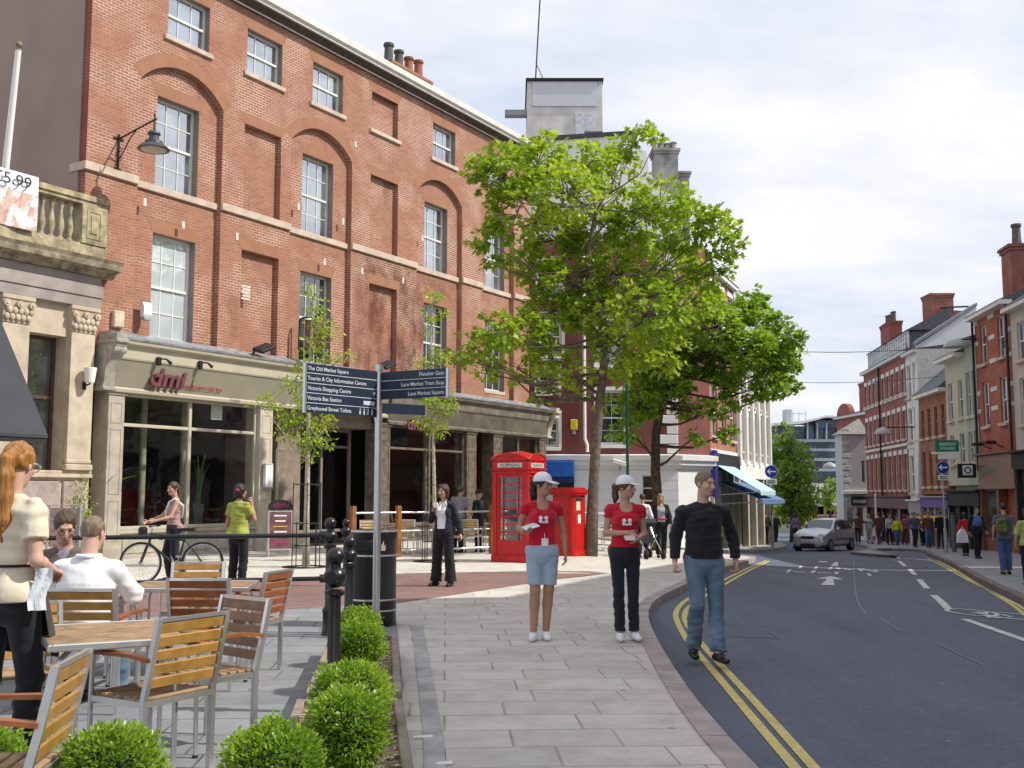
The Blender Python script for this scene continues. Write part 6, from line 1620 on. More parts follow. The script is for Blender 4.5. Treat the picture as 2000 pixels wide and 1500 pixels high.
mb = MB(); n = 12; mb.prism([(-.29, 1.12), (.29, 1.12)] + [(.29 * math.cos(PI * i / n), 1.2 + .17 * math.sin(PI * i / n)) for i in range(n + 1)], -.015, .015); hd = mb.build('header_board', M_MATTB, T)
text_mesh('dmi', .2, M_PINK, hd, (0, -.018, 1.18), align='CENTER', ext=.002, shear=.2, sx=1.3)
# menu case on the cream pilaster
def onwall(s_, z_, off): v = FA + FD * s_ + FN * off; v.z = z_; return v
T = thing('menu_case', 'wall-mounted glazed menu case on the cream pilaster beside the restaurant door', 'menu case', onwall(-.28, 1.95, .2), FROT)
mb = MB(); mb.bbox(-.19, -.09, -.32, .19, 0, .38, .03); mb.build('case', M_GREY, T); mb = MB(); mb.bbox(-.13, -.1, -.26, .13, -.09, .32, .008); mb.build('menu', M_WHITE, T)
# wall lantern bracket on the brick facade
s_, z_ = FS(231, 272); T = thing('wall_lantern', 'black scrolled iron bracket lantern with wide shade on the brick facade', 'wall lamp', onwall(s_, z_, 0), FROT)
mb = MB(); mb.bbox(-.02, -.05, -.85, .02, -.01, .12, .006); mb.tube([(0, -.03, .0), (0, -.65, .13), (0, -1.32, .26)], .022, 8); mb.tube([(0, -.04, -.5), (0, -.22, -.32), (0, -.42, -.05), (0, -.62, .1)], .016, 6)
for k in range(2):
    zc = -.28 - .22 * k; mb.tube([(0, -.1 - .07 * math.cos(a) * (1 - a / 12), zc + .07 * math.sin(a) * (1 - a / 12)) for a in [i * .6 for i in range(14)]], .008, 5)
mb.bbox(-.14, -.03, -.02, .14, -.0, .03, .004); mb.bbox(-.09, -.03, -.75, .09, 0, -.7, .004); mb.tube([(0, -1.25, .24), (0, -1.25, .46)], [.022, .004], 6); mb.ball((0, -1.25, .36), .03, 8, 6)
mb.build('bracket', M_BLACK, T, smooth=40)
mb = MB(); mb.lathe([(.36, -.47), (.37, -.46), (.30, -.38), (.21, -.34), (.20, -.27), (.12, -.24), (.11, -.14), (.15, -.10), (.13, -.05), (.03, 0), (.02, .24)], 24, (0, -1.25, 0)); mb.build('lamp_shade', mat('lamp_grey', (.07, .075, .09), .4), T, smooth=40)
mb = MB(); mb.lathe([(.17, -.5), (.27, -.475), (.30, -.472)], 20, (0, -1.25, 0)); mb.build('lamp_glass', mat('lamp_glass', (.55, .50, .40), .3), T, smooth=True)
# flag pole and banner on the stone balustrade
v = P(3, 400, 22.2); v2 = P(36, 98, 21.6); T = thing('flagpole', 'white leaning flagpole with gilt knob on the stone balustrade', 'flagpole', v); d = v2 - v
mb = MB(); mb.tube([(-d.x * .25, -d.y * .25, -d.z * .25), tuple(d)], [.085, .06], 12); mb.build('pole', M_WHITE, T, smooth=40); mb = MB(); mb.ball(tuple(d * 1.035), .075, 12, 8); mb.ball(tuple(d * 1.01), .045, 12, 8, (1, 1, 1.6)); mb.build('finial', mat('dull_gilt', (.28, .22, .14), .5), T, smooth=True)
T = thing('banner', 'white vinyl price banner with a plate of food, tied to the stone balustrade', 'banner', onwall(-7.6, 7.18, .36), FROT)
mb = MB(); nx, nz = 14, 10; vs = []; fs = []
for j in range(nz + 1):
    for i in range(nx + 1):
        u, w_ = i / nx, j / nz
        vs.append((-2.2 + 2.2 * u, -.03 - .05 * math.sin(u * 7) * (1 - w_) - .02 * math.sin(u * 17 + w_ * 5) * (1 - w_), 1.0 * w_ - (.2 * (1 - w_) * (.5 - .5 * math.cos(u * 6.28 * .5 + .4)) if 1 else 0) + .12))
for j in range(nz):
    for i in range(nx): a = j * (nx + 1) + i; fs.append((a, a + 1, a + nx + 2, a + nx + 1))
mb.add(vs, fs); mb.add([(x, y + .006, z) for x, y, z in vs], [tuple(reversed(f)) for f in fs])
m, t, o = nt('banner_print'); tcn = t.nodes.new('ShaderNodeTexCoord'); sx_ = ND(t, 'SeparateXYZ'); L(t, tcn.outputs['Object'], sx_.inputs[0])
food = mixc(t, ramp(t, noise(t, 2.6, 3), .45, .52), (.72, .70, .70), mixc(t, ramp(t, noise(t, 4.2, 3), .47, .55), (.62, .42, .33), mixc(t, ramp(t, noise(t, 6, 2), .5, .6), (.55, .28, .30), (.35, .45, .25))))
cc_ = mixc(t, ramp(t, sx_.outputs[2], .70, .72), food, (.80, .81, .82)); bsdf(t, o, cc_, .5); 
bn = mb.build('sheet', m, T, smooth=True)
text_mesh('£5.99', .34, M_MATTB, bn, (-1.08, -.10, .80), ext=.003, sx=1.15)
# dark awning over the bank's entrance
T = thing('awning', 'steep dark grey awning at the left edge over the stone building', 'awning', onwall(-12.0, 0, 0), FROT)
Wd_ = 3.75; mb = MB()
mb.add([(0, -.1, 5.36), (Wd_, -.1, 5.36), (Wd_, -2.0, 2.66), (0, -2.0, 2.66), (0, -2.0, 2.60), (Wd_, -2.0, 2.60), (0, -.1, 2.60), (Wd_, -.1, 2.60)], [(0, 3, 2, 1), (3, 4, 5, 2), (1, 2, 5, 7), (0, 6, 4, 3)])
mb.build('canvas', mat('charcoal_canvas', (.048, .05, .062), .85, var=.08, scale=2), T); mb = MB(); mb.box(.02, -1.98, 2.50, Wd_ - .02, -1.95, 2.598); mb.build('front_bar', M_MATTB, T)
# floodlights and spot lamps on the fascia, hanging sign
for px, py, lb in ((500, 684, 'black floodlight on the restaurant cornice, left of the hanging sign'), (742, 716, 'black floodlight on the cornice directly above the silver pole')):
    s_, z_ = FS(px, py, .3); T = thing('floodlight', lb, 'floodlight', onwall(s_, z_ - .02, .3), FROT, 'floodlights')
    mb = MB(); M_ = Matrix.Rotation(R_(-22), 4, 'Y') @ Matrix.Rotation(R_(20), 4, 'X'); mb.bbox(-.14, -.34, .04, .42, .02, .13, .02, M_); mb.build('lamp_head', M_MATTB, T); mb = MB(); mb.tube([(0, .0, .06), (-.05, .1, -.12)], .03, 6); mb.build('stem', M_MATTB, T)
for px, py, lb in ((308, 706, 'left small black spot lamp above the plum lettering'), (389, 713, 'right small black spot lamp above the plum lettering')):
    s_, z_ = FS(px, py, .4); T = thing('spot_lamp', lb, 'spot lamp', onwall(s_, z_, .39), FROT, 'spot lamps')
    mb = MB(); mb.bbox(-.05, -.1, -.1, .05, 0, .1, .015); mb.build('housing', M_MATTB, T); mb = MB(); mb.tube([(.0, -.08, .06), (.08, -.22, .05), (.12, -.34, -.06)], [.02, .02, .045], 8); mb.build('lamp_head', M_MATTB, T)
s_, z_ = FS(583, 622); T = thing('hanging_sign', 'small brown square hanging sign on a black bracket, behind the left sapling', 'hanging sign', onwall(s_, z_, 0), FROT)
mb = MB(); mb.tube([(0, -.03, -.9), (0, -.05, -.05), (0, -.15, 0), (0, -.95, .0)], .03, 6); mb.bbox(-.03, -.9, -.03, .03, -.7, .06, .01); mb.build('bracket', M_MATTB, T)
mb = MB(); mb.bbox(-.03, -1.0, -.95, .03, -.25, -.08, .01); bd = mb.build('board', mat('brown_board', (.20, .13, .09), .5), T); text_mesh('dmi', .3, M_PINK, bd, (-.033, -.28, -.88), (PI / 2, 0, -PI / 2), sx=1.2)
# green lamp column with camera, by the corner building
p = at(1224, 32.5); T = thing('lamp_post', 'slim dark green lamp column rising into the tree crown', 'lamp post', p); mb = MB(); mb.tube([(0, 0, -.05), (0, 0, 1.2)], .075, 10); mb.tube([(0, 0, 1.2), (0, 0, 6.4)], [.05, .035], 10); mb.build('column', mat('bottle_green', (.015, .09, .06), .4), T, smooth=40)
mb = MB(); mb.tube([(0, 0, 6.3), (-.3, -.1, 6.55), (-.7, -.2, 6.55)], .025, 8); mb.bbox(-1.05, -.3, 6.5, -.65, -.1, 6.6, .02); mb.build('lamp_head', M_GREY, T)
v = P(1212, 905, 44.6); T = thing('security_camera', 'white security camera bracketed off the white ground floor wall', 'security camera', (v.x, 45.15, v.z)); mb = MB(); mb.bbox(-.35, -.55, -.08, .25, -.35, .12, .03, Matrix.Rotation(.25, 4, 'Y')); mb.build('housing', M_CWH, T); mb = MB(); mb.tube([(0, 0, -.25), (0, -.3, -.25), (0, -.45, -.08)], .04, 6); mb.build('bracket', M_GREY, T)
# round blue arrow signs
def arrow_sign(label, px, Y, pyc, r, plate=True, gp_='round blue arrow signs'):
    p = at(px, Y); zc = P(px, pyc, Y).z - p.z; T = thing('traffic_sign', label, 'traffic sign', p, 0, gp_)
    mb = MB(); mb.tube([(0, .04, -.05), (0, .04, 1.0)], .07, 8); mb.tube([(0, .04, 1.0), (0, .04, zc + r)], .04, 8); mb.build('post', mat('galvanised', (.42, .46, .45), .5, metal=.3), T, smooth=40)
    mb = MB(); mb.tube([(0, -.01, zc), (0, .0, zc)], r, 28); mb.build('sign_rim', M_WHITE, T)
    mb = MB(); mb.tube([(0, -.018, zc), (0, -.011, zc)], r * .94, 28); d_ = mb.build('sign_disc', mat('traffic_blue', (.015, .035, .30), .4, var=.05), T)
    mb = MB(); a = r * .7; mb.prism([(-a, zc), (-a * .35, zc + a * .62), (-a * .12, zc + a * .62), (-a * .48, zc + a * .15), (a, zc + a * .15), (a, zc - a * .15), (-a * .48, zc - a * .15), (-a * .12, zc - a * .62), (-a * .35, zc - a * .62)], -.024, -.019); mb.build('arrow', M_WHITE, d_)
    if plate:
        mb = MB(); z0 = zc - r * 1.15; mb.bbox(-r * .85, -.015, z0 - r * .85, r * .85, 0, z0, .01); pl = mb.build('plate', M_WHITE, T)
        mb = MB(); mb.box(-r * .6, -.02, z0 - r * .35, r * .6, -.016, z0 - r * .22).box(-r * .6, -.02, z0 - r * .62, r * .6, -.016, z0 - r * .5); mb.build('text_line', M_MATTB, pl)
arrow_sign('round blue left-arrow sign on a grey post left of the parked car', 1502, 52, 921, .31)
arrow_sign('round blue left-arrow sign on the right-hand pavement under the green board', 1835, 44, 913, .26)
# estate agent's board and black box sign, wires lamps
p = P(1851, 880, 49.5); T = thing('agents_board', 'green and white agent board fixed above the shops on the right', 'sign board', (p.x, p.y, p.z), R_(-8))
mb = MB(); mb.bbox(-.55, -.03, -.05, .50, .0, .48, .01); bd = mb.build('green_panel', mat('sign_green', (.02, .22, .12), .5), T)
mb = MB(); mb.bbox(-.75, -.02, -.17, .50, .01, -.055, .01); mb.bbox(-.45, -.03, -.40, .50, .01, -.18, .01); mb.build('white_panel', M_WHITE, T)
mb = MB(); mb.bbox(-.38, -.034, .22, .36, -.031, .36, .005); mb.bbox(-.34, -.034, .04, .32, -.031, .16, .005); mb.build('text_line', mat('mint_letter', (.30, .55, .45), .5), bd)
mb = MB(); mb.tube([(.5, .0, .3), (1.4, .5, .3)], .03, 6); mb.build('bracket', M_GREY, T)
p = P(1888, 919, 47.2); T = thing('box_sign', 'black projecting box sign with a ringed white square, right of the blue arrow sign', 'shop sign', (p.x, p.y, p.z), R_(-6))
mb = MB(); mb.bbox(-.38, -.1, -.32, .38, .1, .30, .02); bd = mb.build('case', M_MATTB, T); mb = MB(); mb.bbox(-.20, -.115, -.20, .22, -.101, .22, .006); w_ = mb.build('white_square', M_WHITE, bd)
mb = MB(); mb.tube([(.01 + .125 * math.cos(i * PI / 8), -.118, .01 + .125 * math.sin(i * PI / 8)) for i in range(16)], .03, 6, closed=True); mb.build('ring', mat('ring_black', (.02, .025, .04), .5), bd)
mb = MB(); mb.tube([(.36, 0, .2), (.9, .1, .2)], .03, 6); mb.build('bracket', M_GREY, T)
for px, py, Y, r, lb in ((1868, 676, 47, .55, 'large shallow street lamp hung from the upper wire on the right'), (1725, 846, 58, .45, 'round street lamp in front of the plum brick building'), (1621, 912, 75, .5, 'small street lamp in front of the far glass offices')):
    v = P(px, py, Y); T = thing('street_lamp', lb, 'street lamp', v, 0, 'suspended street lamps'); mb = MB(); mb.lathe([(r, -.05), (r * .98, .03), (r * .75, .2), (r * .3, .3), (.05, .33)], 18); mb.build('lamp_shade', M_GREY, T, smooth=40)
    mb = MB(); mb.tube([(0, 0, .3), (1.4, .3, .35), (2.2, .5, .35)], .035, 6); mb.build('arm', M_MATTB, T)
# menu stand behind the seated men
p = at(136, 15.5); T = thing('menu_stand', 'grey framed menu stand in front of the pink plinth, behind the seated men', 'menu stand', p, R_(8))
mb = MB(); mb.tube([(-.22, 0, 0), (-.22, 0, 1.34), (.22, 0, 1.34), (.22, 0, 0)], .022, 8); mb.bbox(-.3, -.2, 0, -.14, .2, .03, .01); mb.bbox(.14, -.2, 0, .3, .2, .03, .01); mb.build('frame', M_GREY, T)
mb = MB(); mb.box(-.19, -.008, .75, .19, .008, 1.3); mb.build('menu', mat('dark_menu', (.16, .10, .09), .5, c2=(.42, .32, .28), scale=12, var=.5), T)
# far A-board and tables beside the grey house
p = at(1703, 66); T = thing('pavement_sign', 'small white-framed board on the pavement right of the car', 'pavement sign', p); mb = MB(); mb.bbox(-.4, -.03, .3, .4, .03, 1.1, .02); mb.build('board', M_WHITE, T); mb = MB(); mb.tube([(0, .06, 0), (0, .06, 2.9)], .06, 6); mb.build('post', M_WHITE, T)
p = at(1832, 46.5); T = thing('bollard', 'tall slim grey-green post at the right kerb below the arrow sign', 'bollard', (p.x - .2, p.y - 1.5, p.z), 0, None); mb = MB(); mb.tube([(0, 0, 0), (0, 0, 1.6)], .10, 10); mb.build('post', mat('grey_green', (.10, .17, .16), .5), T, smooth=40); mb = MB(); mb.ball((0, 0, 1.62), .12, 10, 8, (1, 1, .6)); mb.build('cap', M_MATTB, T, smooth=True)
# ---- litter on the footway
for px, py, c, lb in ((868, 1495, M_WHITE, 'scrap of white paper lying on the paving at the bottom edge'), (826, 1443, M_WHITE, 'pinkish white paper strip on the dark channel course')):
    g = GP(px, py); mb = MB(); L_ = .045 if px > 830 else .06; mb.add([(-L_, -.008, .0), (L_, -.012, .002), (L_, .012, .012), (-L_, .01, .008), (-L_, -.008, -.001), (L_, -.012, .0), (L_, .012, .010), (-L_, .01, .006)], [(0, 1, 2, 3), (7, 6, 5, 4), (0, 4, 5, 1), (1, 5, 6, 2), (2, 6, 7, 3), (3, 7, 4, 0)])
    tag(mb.build('litter', c, None, (g.x, g.y, g.z + .01), .1), lb, 'litter')
# ---- the parked car
def car():
    p = at(1601, 50.8, G(14.7, 51) + RD)
    T = thing('parked_car', 'silver small hatchback facing down the street towards the camera', 'car', p, R_(-40) )
    L_, W_ = 3.62, 1.66
    # cross sections from front (local -y) to back: (y, half width low, half width belt, z sill, z belt, z top, half width roof)
    S = [(-1.81, .62, .60, .30, .62, .64, .50), (-1.76, .74, .70, .22, .70, .73, .60), (-1.55, .81, .78, .20, .80, .84, .68), (-1.1, .83, .80, .20, .90, .97, .72), (-.80, .83, .81, .20, .94, 1.04, .70), (-.70, .83, .81, .20, .95, 1.08, .68),
         (-.15, .83, .81, .20, .97, 1.40, .58), (.15, .83, .81, .20, .98, 1.47, .56), (.7, .83, .81, .20, 1.0, 1.49, .55), (1.25, .83, .81, .22, 1.02, 1.46, .55), (1.55, .82, .80, .26, 1.04, 1.36, .56), (1.74, .78, .74, .30, 1.02, 1.10, .60), (1.81, .66, .62, .40, .90, .94, .5)]
    vs = []; fs = []; K = 12
    for (y, wl, wb, zs, zb, zt, wr) in S:
        ring = [(0, zs), (wl * .8, zs), (wl, zs + .12), (wl + .005, (zs + zb) / 2), (wb, zb), ((wb * .25 + wr * .75), zb * .3 + zt * .7), (wr * .92, zt - .01), (0, zt + .015)]
        full = ring + [(-a, b) for a, b in reversed(ring[1:-1])]
        K = len(full); vs += [(a, y, b) for a, b in full]
    for i in range(len(S) - 1):
        for k in range(K): a = i * K + k; b = i * K + (k + 1) % K; fs.append((a, b, b + K, a + K))
    fs.append(tuple(range(K))); fs.append(tuple(reversed(range((len(S) - 1) * K, len(S) * K))))
    bm = bmesh.new(); tmp = MB(); tmp.add(vs, fs); me = tmp.mesh('b', M_GREY, uv=False); bm.from_mesh(me)
    bmesh.ops.recalc_face_normals(bm, faces=list(bm.faces)); bmesh.ops.subdivide_edges(bm, edges=list(bm.edges), cuts=1, use_grid_fill=True, smooth=.0)
    paint = mat('silver_paint', (.50, .50, .53), .25, metal=.6, var=.04)
    me2 = bpy.data.meshes.new('body'); bm.to_mesh(me2); bm.free(); me2.materials.append(paint); me2.polygons.foreach_set('use_smooth', [True] * len(me2.polygons))
    o = bpy.data.objects.new('body', me2); col.objects.link(o); o.parent = T; md = o.modifiers.new('s', 'SUBSURF'); md.levels = 1; md.render_levels = 1
    gl = glass_mat('car_glass', (.02, .028, .045), .14)
    def pan(name, q, m_, par=T, th=.012):
        a, b, c, d = (Vector(v) for v in q); n = (b - a).cross(d - a).normalized() * th; mb = MB(); mb.add([a, b, c, d, a + n, b + n, c + n, d + n], [(3, 2, 1, 0), (4, 5, 6, 7), (0, 1, 5, 4), (1, 2, 6, 5), (2, 3, 7, 6), (3, 0, 4, 7)]); return mb.build(name, m_, par)
    pan('windscreen', [(-.66, -.74, 1.06), (.66, -.74, 1.06), (.535, -.16, 1.42), (-.535, -.16, 1.42)], gl)
    pan('rear_window', [(.56, 1.78, 1.04), (-.56, 1.78, 1.04), (-.50, 1.58, 1.36), (.50, 1.58, 1.36)], gl)
    for sx in (-1, 1):
        for q in ([(.80, -.55, 1.0), (.805, .25, 1.02), (.60, .25, 1.42), (.60, -.12, 1.38)], [(.805, .32, 1.02), (.80, 1.35, 1.06), (.62, 1.2, 1.38), (.60, .32, 1.42)]):
            q = [(sx * (a + .012), b, c) for a, b, c in q]
            if sx < 0: q = list(reversed(q))
            pan('side_window', q, gl)
        mb = MB(); mb.bbox(sx * .80, -.50, .96, sx * .96, -.40, 1.10, .03); mb.build('wing_mirror', paint, T)
        mb = MB(); mb.ball((sx * .60, -1.68, .74), .17, 14, 10, (.95, .45, .62)); mb.build('headlight', mat('headlamp', (.62, .64, .66), .15), T, smooth=True)
        mb = MB(); mb.box(sx * .835, -.6, .55, sx * .85, 1.3, .58); mb.build('rubbing_strip', M_MATTB, T)
        for y in (-1.18, 1.18):
            mb = MB(); mb.tube([(sx * .66, y, .29), (sx * .85, y, .29)], .29, 24); w_ = mb.build('wheel', mat('tyre', (.018, .018, .02), .8), T, smooth=40)
            mb = MB(); mb.tube([(sx * .845, y, .29), (sx * .865, y, .29)], .19, 20); mb.build('rim', mat('alloy', (.35, .35, .37), .35, metal=.6), w_, smooth=40)
    mb = MB(); mb.bbox(-.30, -1.85, .60, .30, -1.78, .72, .02); mb.build('grille', M_MATTB, T)
    mb = MB(); mb.bbox(-.34, -1.86, .24, .34, -1.78, .38, .02); mb.build('air_intake', M_MATTB, T)
    mb = MB(); mb.bbox(-.75, -1.85, .16, .75, -1.2, .22, .02); mb.build('front_skirt', M_MATTB, T)
    mb = MB(); mb.bbox(-.26, -1.875, .45, .26, -1.86, .56, .004); pl = mb.build('number_plate', M_WHITE, T)
    mb = MB()
    for i in range(7): mb.box(-.21 + i * .062, -1.878, .475, -.17 + i * .062, -1.876, .535)
    mb.build('plate_characters', M_MATTB, pl)['kind'] = 'stuff'
car()
# ---- the bicycle wheeled by the woman in pink
def bicycle():
    p = Vector((-5.70, 18.25, 0)); T = thing('bicycle', 'dark bicycle with chrome wheels being pushed past the restaurant window', 'bicycle', p, R_(184))
    # local x forward (front wheel at +x) ; rotated so the front is at the left
    dk = mat('bike_paint', (.02, .03, .03), .35); rb = mat('tyre', (.018, .018, .02), .8)
    for x, nm in ((.52, 'front'), (-.50, 'rear')):
        mb = MB(); R0 = .335; mb.tube([(x + R0 * math.cos(i * PI / 16), 0, .35 + R0 * math.sin(i * PI / 16)) for i in range(32)], .019, 8, closed=True); w_ = mb.build('wheel', rb, T, smooth=True)
        mb = MB(); mb.tube([(x + .31 * math.cos(i * PI / 16), 0, .35 + .31 * math.sin(i * PI / 16)) for i in range(32)], .012, 6, closed=True); mb.tube([(x, -.05, .35), (x, .05, .35)], .022, 8); mb.build('rim', M_STEEL, w_, smooth=True)
        mb = MB()
        for i in range(24):
            a = i * PI / 12; mb.tube([(x + .02 * math.cos(a + 1), .02 * (-1) ** i, .35 + .02 * math.sin(a + 1)), (x + .305 * math.cos(a), 0, .35 + .305 * math.sin(a))], .0022, 4, caps=False)
        mb.build('spokes', M_STEEL, w_)['kind'] = 'stuff'
    mb = MB(); bb = (-.08, 0, .30); st = (-.20, 0, .78); hd = (.36, 0, .84); hb = (.39, 0, .68)
    for a, b, r in ((bb, st, .017), (hd, (-.19, 0, .72), .017), (hb, bb, .020), (hd, hb, .022), (bb, (-.50, .04, .35), .011), (bb, (-.50, -.04, .35), .011), ((-.19, 0, .74), (-.50, .04, .35), .009), ((-.19, 0, .74), (-.50, -.04, .35), .009)): mb.tube([a, b], r, 8)
    mb.build('frame', dk, T, smooth=40)
    mb = MB(); [mb.tube([(.40, s_ * .02, .66), (.42, s_ * .05, .64), (.52, s_ * .05, .35)], .013, 8) for s_ in (-1, 1)]; mb.tube([(.40, -.03, .66), (.40, .03, .66)], .016, 8); mb.build('fork', dk, T, smooth=40)
    mb = MB(); mb.tube([hd, (.345, 0, .93), (.38, 0, .95)], .014, 8); mb.tube([(.30, -.29, .97), (.37, -.12, .96), (.38, 0, .95), (.37, .12, .96), (.30, .29, .97)], .012, 8); hb_ = mb.build('handlebar', M_STEEL, T, smooth=40)
    for s_ in (-1, 1): mb = MB(); mb.tube([(.33, s_ * .2, .965), (.30, s_ * .30, .97)], .018, 8); mb.build('grip', M_MATTB, hb_)
    mb = MB(); mb.tube([st, (-.215, 0, .88)], .012, 8); mb.build('seat_post', M_STEEL, T); mb = MB(); mb.prism([(-.36, -.075), (-.30, -.085), (-.12, -.02), (-.06, -.01), (-.06, .01), (-.12, .02), (-.30, .085), (-.36, .075)], .88, .93, ax='z'); mb.build('saddle', M_MATTB, T)
    mb = MB(); mb.tube([(-.08 + .085 * math.cos(i * PI / 10), -.05, .30 + .085 * math.sin(i * PI / 10)) for i in range(20)], .008, 5, closed=True); mb.tube([(-.08, -.05, .30), (-.03, -.08, .14)], .011, 6); mb.tube([(-.08, .05, .30), (-.13, .08, .46)], .011, 6); mb.box(-.07, -.16, .12, .02, -.08, .15); mb.box(-.18, .08, .45, -.09, .16, .48); mb.build('cranks', M_STEEL, T)
    mb = MB(); mb.tube([(-.08, -.05, .385), (-.5, -.05, .39)], .005, 4); mb.tube([(-.08, -.05, .215), (-.5, -.05, .31)], .005, 4); mb.build('chain', M_MATTB, T)
    mb = MB(); mb.bbox(.44, -.09, .80, .56, .09, .96, .03); mb.build('lamp', M_MATTB, T)
bicycle()
# pram beside the woman in white
p = at(1262, 27.8); T = thing('pushchair', 'dark pushchair beside the person in white behind the second woman', 'pushchair', p, R_(20))
mb = MB()
for x in (-.22, .22): mb.tube([(x, -.35, .15), (x, .1, .55), (x, .42, 1.0)], .013, 6); mb.tube([(x, .38, .15), (x, -.05, .6)], .013, 6)
mb.tube([(-.22, .42, 1.0), (.22, .42, 1.0)], .016, 6); mb.build('frame', M_ALU, T)
mb = MB(); mb.add([(-.2, -.2, .42), (.2, -.2, .42), (.2, .12, .38), (-.2, .12, .38), (-.2, .32, .85), (.2, .32, .85)], [(0, 1, 2, 3), (3, 2, 5, 4)]); mb.prism([(.32, .86), (.2, 1.0), (0, 1.02), (-.12, .92), (.1, .8)], -.21, .21, ax='x'); mb.build('seat', mat('pram_fabric', (.03, .03, .04), .9), T)
for x in (-.24, .24):
    for y in (-.35, .38):
        mb = MB(); mb.tube([(x - .02, y, .12), (x + .02, y, .12)], .12, 14); mb.build('wheel', M_MATTB, T)
# ================================================================== PEOPLE
# Each body is grown as one continuous surface round a posed skeleton (smoothly blended tapering limbs),
# clothes and hair are further surfaces grown over the same skeleton.
class Field:
    def __init__(s, lo, hi, h):
        s.h = h; s.lo = np.array(lo, float); n = np.ceil((np.array(hi) - s.lo) / h).astype(int) + 2
        s.n = n; s.ax = [(s.lo[i] + np.arange(n[i]) * h).astype(np.float32) for i in range(3)]
        s.F = np.full(n, .5, np.float32)
    def box(s, lo, hi):
        a = np.clip(np.floor((np.array(lo) - s.lo) / s.h).astype(int), 0, s.n); b = np.clip(np.ceil((np.array(hi) - s.lo) / s.h).astype(int) + 1, 0, s.n)
        sl = tuple(slice(a[i], b[i]) for i in range(3)); return sl, [s.ax[i][sl[i]].reshape([-1 if j == i else 1 for j in range(3)]) for i in range(3)]
    def put(s, prim, k=.02, sub=False):
        fn, lo, hi = prim; m = k + 2.5 * s.h
        sl, (X, Y, Z) = s.box(np.array(lo) - m, np.array(hi) + m)
        if any(q.stop <= q.start for q in sl): return
        d = fn(X, Y, Z); a = s.F[sl]
        if sub:
            hh = np.clip(.5 - .5 * (a + d) / k, 0, 1); s.F[sl] = a * (1 - hh) - d * hh + k * hh * (1 - hh)
        else:
            hh = np.clip(.5 + .5 * (a - d) / k, 0, 1); s.F[sl] = a * (1 - hh) + d * hh - k * hh * (1 - hh)
    def cut(s, n, c):
        """keep the side where (p-c).n <= 0"""
        n = np.array(n, float); n /= np.linalg.norm(n)
        X, Y, Z = np.ix_(*s.ax); s.F = np.maximum(s.F, ((X - c[0]) * n[0] + (Y - c[1]) * n[1] + (Z - c[2]) * n[2]).astype(np.float32))
    def ripple(s, fn):
        X, Y, Z = np.ix_(*s.ax); s.F = s.F + fn(X, Y, Z).astype(np.float32)
    def mesh(s):
        F_ = s.F; ins = F_ < 0; n = F_.shape
        cnt = np.zeros([i - 1 for i in n], np.int16); acc = np.zeros([i - 1 for i in n] + [3], np.float32)
        def S(o): return tuple(slice(o[i], n[i] - 1 + o[i]) for i in range(3))
        for ax in range(3):
            o1 = [0, 0, 0]; o1[ax] = 1; others = [i for i in range(3) if i != ax]
            for p in (0, 1):
                for q in (0, 1):
                    a = [0, 0, 0]; a[others[0]] = p; a[others[1]] = q; b = list(a); b[ax] = 1
                    A, B_ = F_[S(a)], F_[S(b)]; cr = (A < 0) != (B_ < 0)
                    t_ = np.where(cr, A / np.where(cr, A - B_, 1), 0)
                    cnt += cr
                    acc[..., ax] += np.where(cr, t_, 0); acc[..., others[0]] += cr * p; acc[..., others[1]] += cr * q
        act = cnt > 0; idx = np.full(act.shape, -1, np.int64); idx[act] = np.arange(act.sum())
        ijk = np.argwhere(act); v = (ijk + acc[act] / cnt[act][:, None]) * s.h + s.lo
        fs = []
        for ax in range(3):
            u, w_ = [(1, 2), (2, 0), (0, 1)][ax]
            sl0 = [slice(1, n[i] - 1) for i in range(3)]; sl0[ax] = slice(0, n[ax] - 1); sl1 = list(sl0); sl1[ax] = slice(1, n[ax])
            A, B_ = ins[tuple(sl0)], ins[tuple(sl1)]; cr = A != B_; e = np.argwhere(cr); flip = B_[cr]
            off = np.array([1 if i != ax else 0 for i in range(3)]); e = e + off
            def I(du, dw): q = e.copy(); q[:, u] -= du; q[:, w_] -= dw; return idx[q[:, 0], q[:, 1], q[:, 2]]
            q4 = np.stack([I(1, 1), I(0, 1), I(0, 0), I(1, 0)], 1); q4[flip] = q4[flip][:, ::-1]; fs.append(q4)
        return v, np.concatenate(fs)
def V3(*a): return np.array(a, float)
def cone(a, b, ra, rb, flat=None, cap=False):
    """tapering limb from a to b; flat=(axis, factor) squashes its section; cap cuts it square at b"""
    a = np.array(a, float); b = np.array(b, float); d = b - a; L2 = max(d @ d, 1e-9); dn = d / math.sqrt(L2)
    r = max(ra, rb)
    if flat: f = np.array(flat[0], float); f /= np.linalg.norm(f); kf = 1 / flat[1] - 1
    def fn(X, Y, Z):
        px, py, pz = X - a[0], Y - a[1], Z - a[2]
        t_ = np.clip((px * d[0] + py * d[1] + pz * d[2]) / L2, 0, 1)
        px = px - t_ * d[0]; py = py - t_ * d[1]; pz = pz - t_ * d[2]
        q2 = px * px + py * py + pz * pz
        if flat:
            c = px * f[0] + py * f[1] + pz * f[2]; q2 = q2 + c * c * ((1 + kf) ** 2 - 1)
        o_ = np.sqrt(q2 + 1e-12) - (ra + (rb - ra) * t_)
        if cap: o_ = np.maximum(o_, (X - b[0]) * dn[0] + (Y - b[1]) * dn[1] + (Z - b[2]) * dn[2])
        return o_
    return fn, np.minimum(a, b) - r, np.maximum(a, b) + r
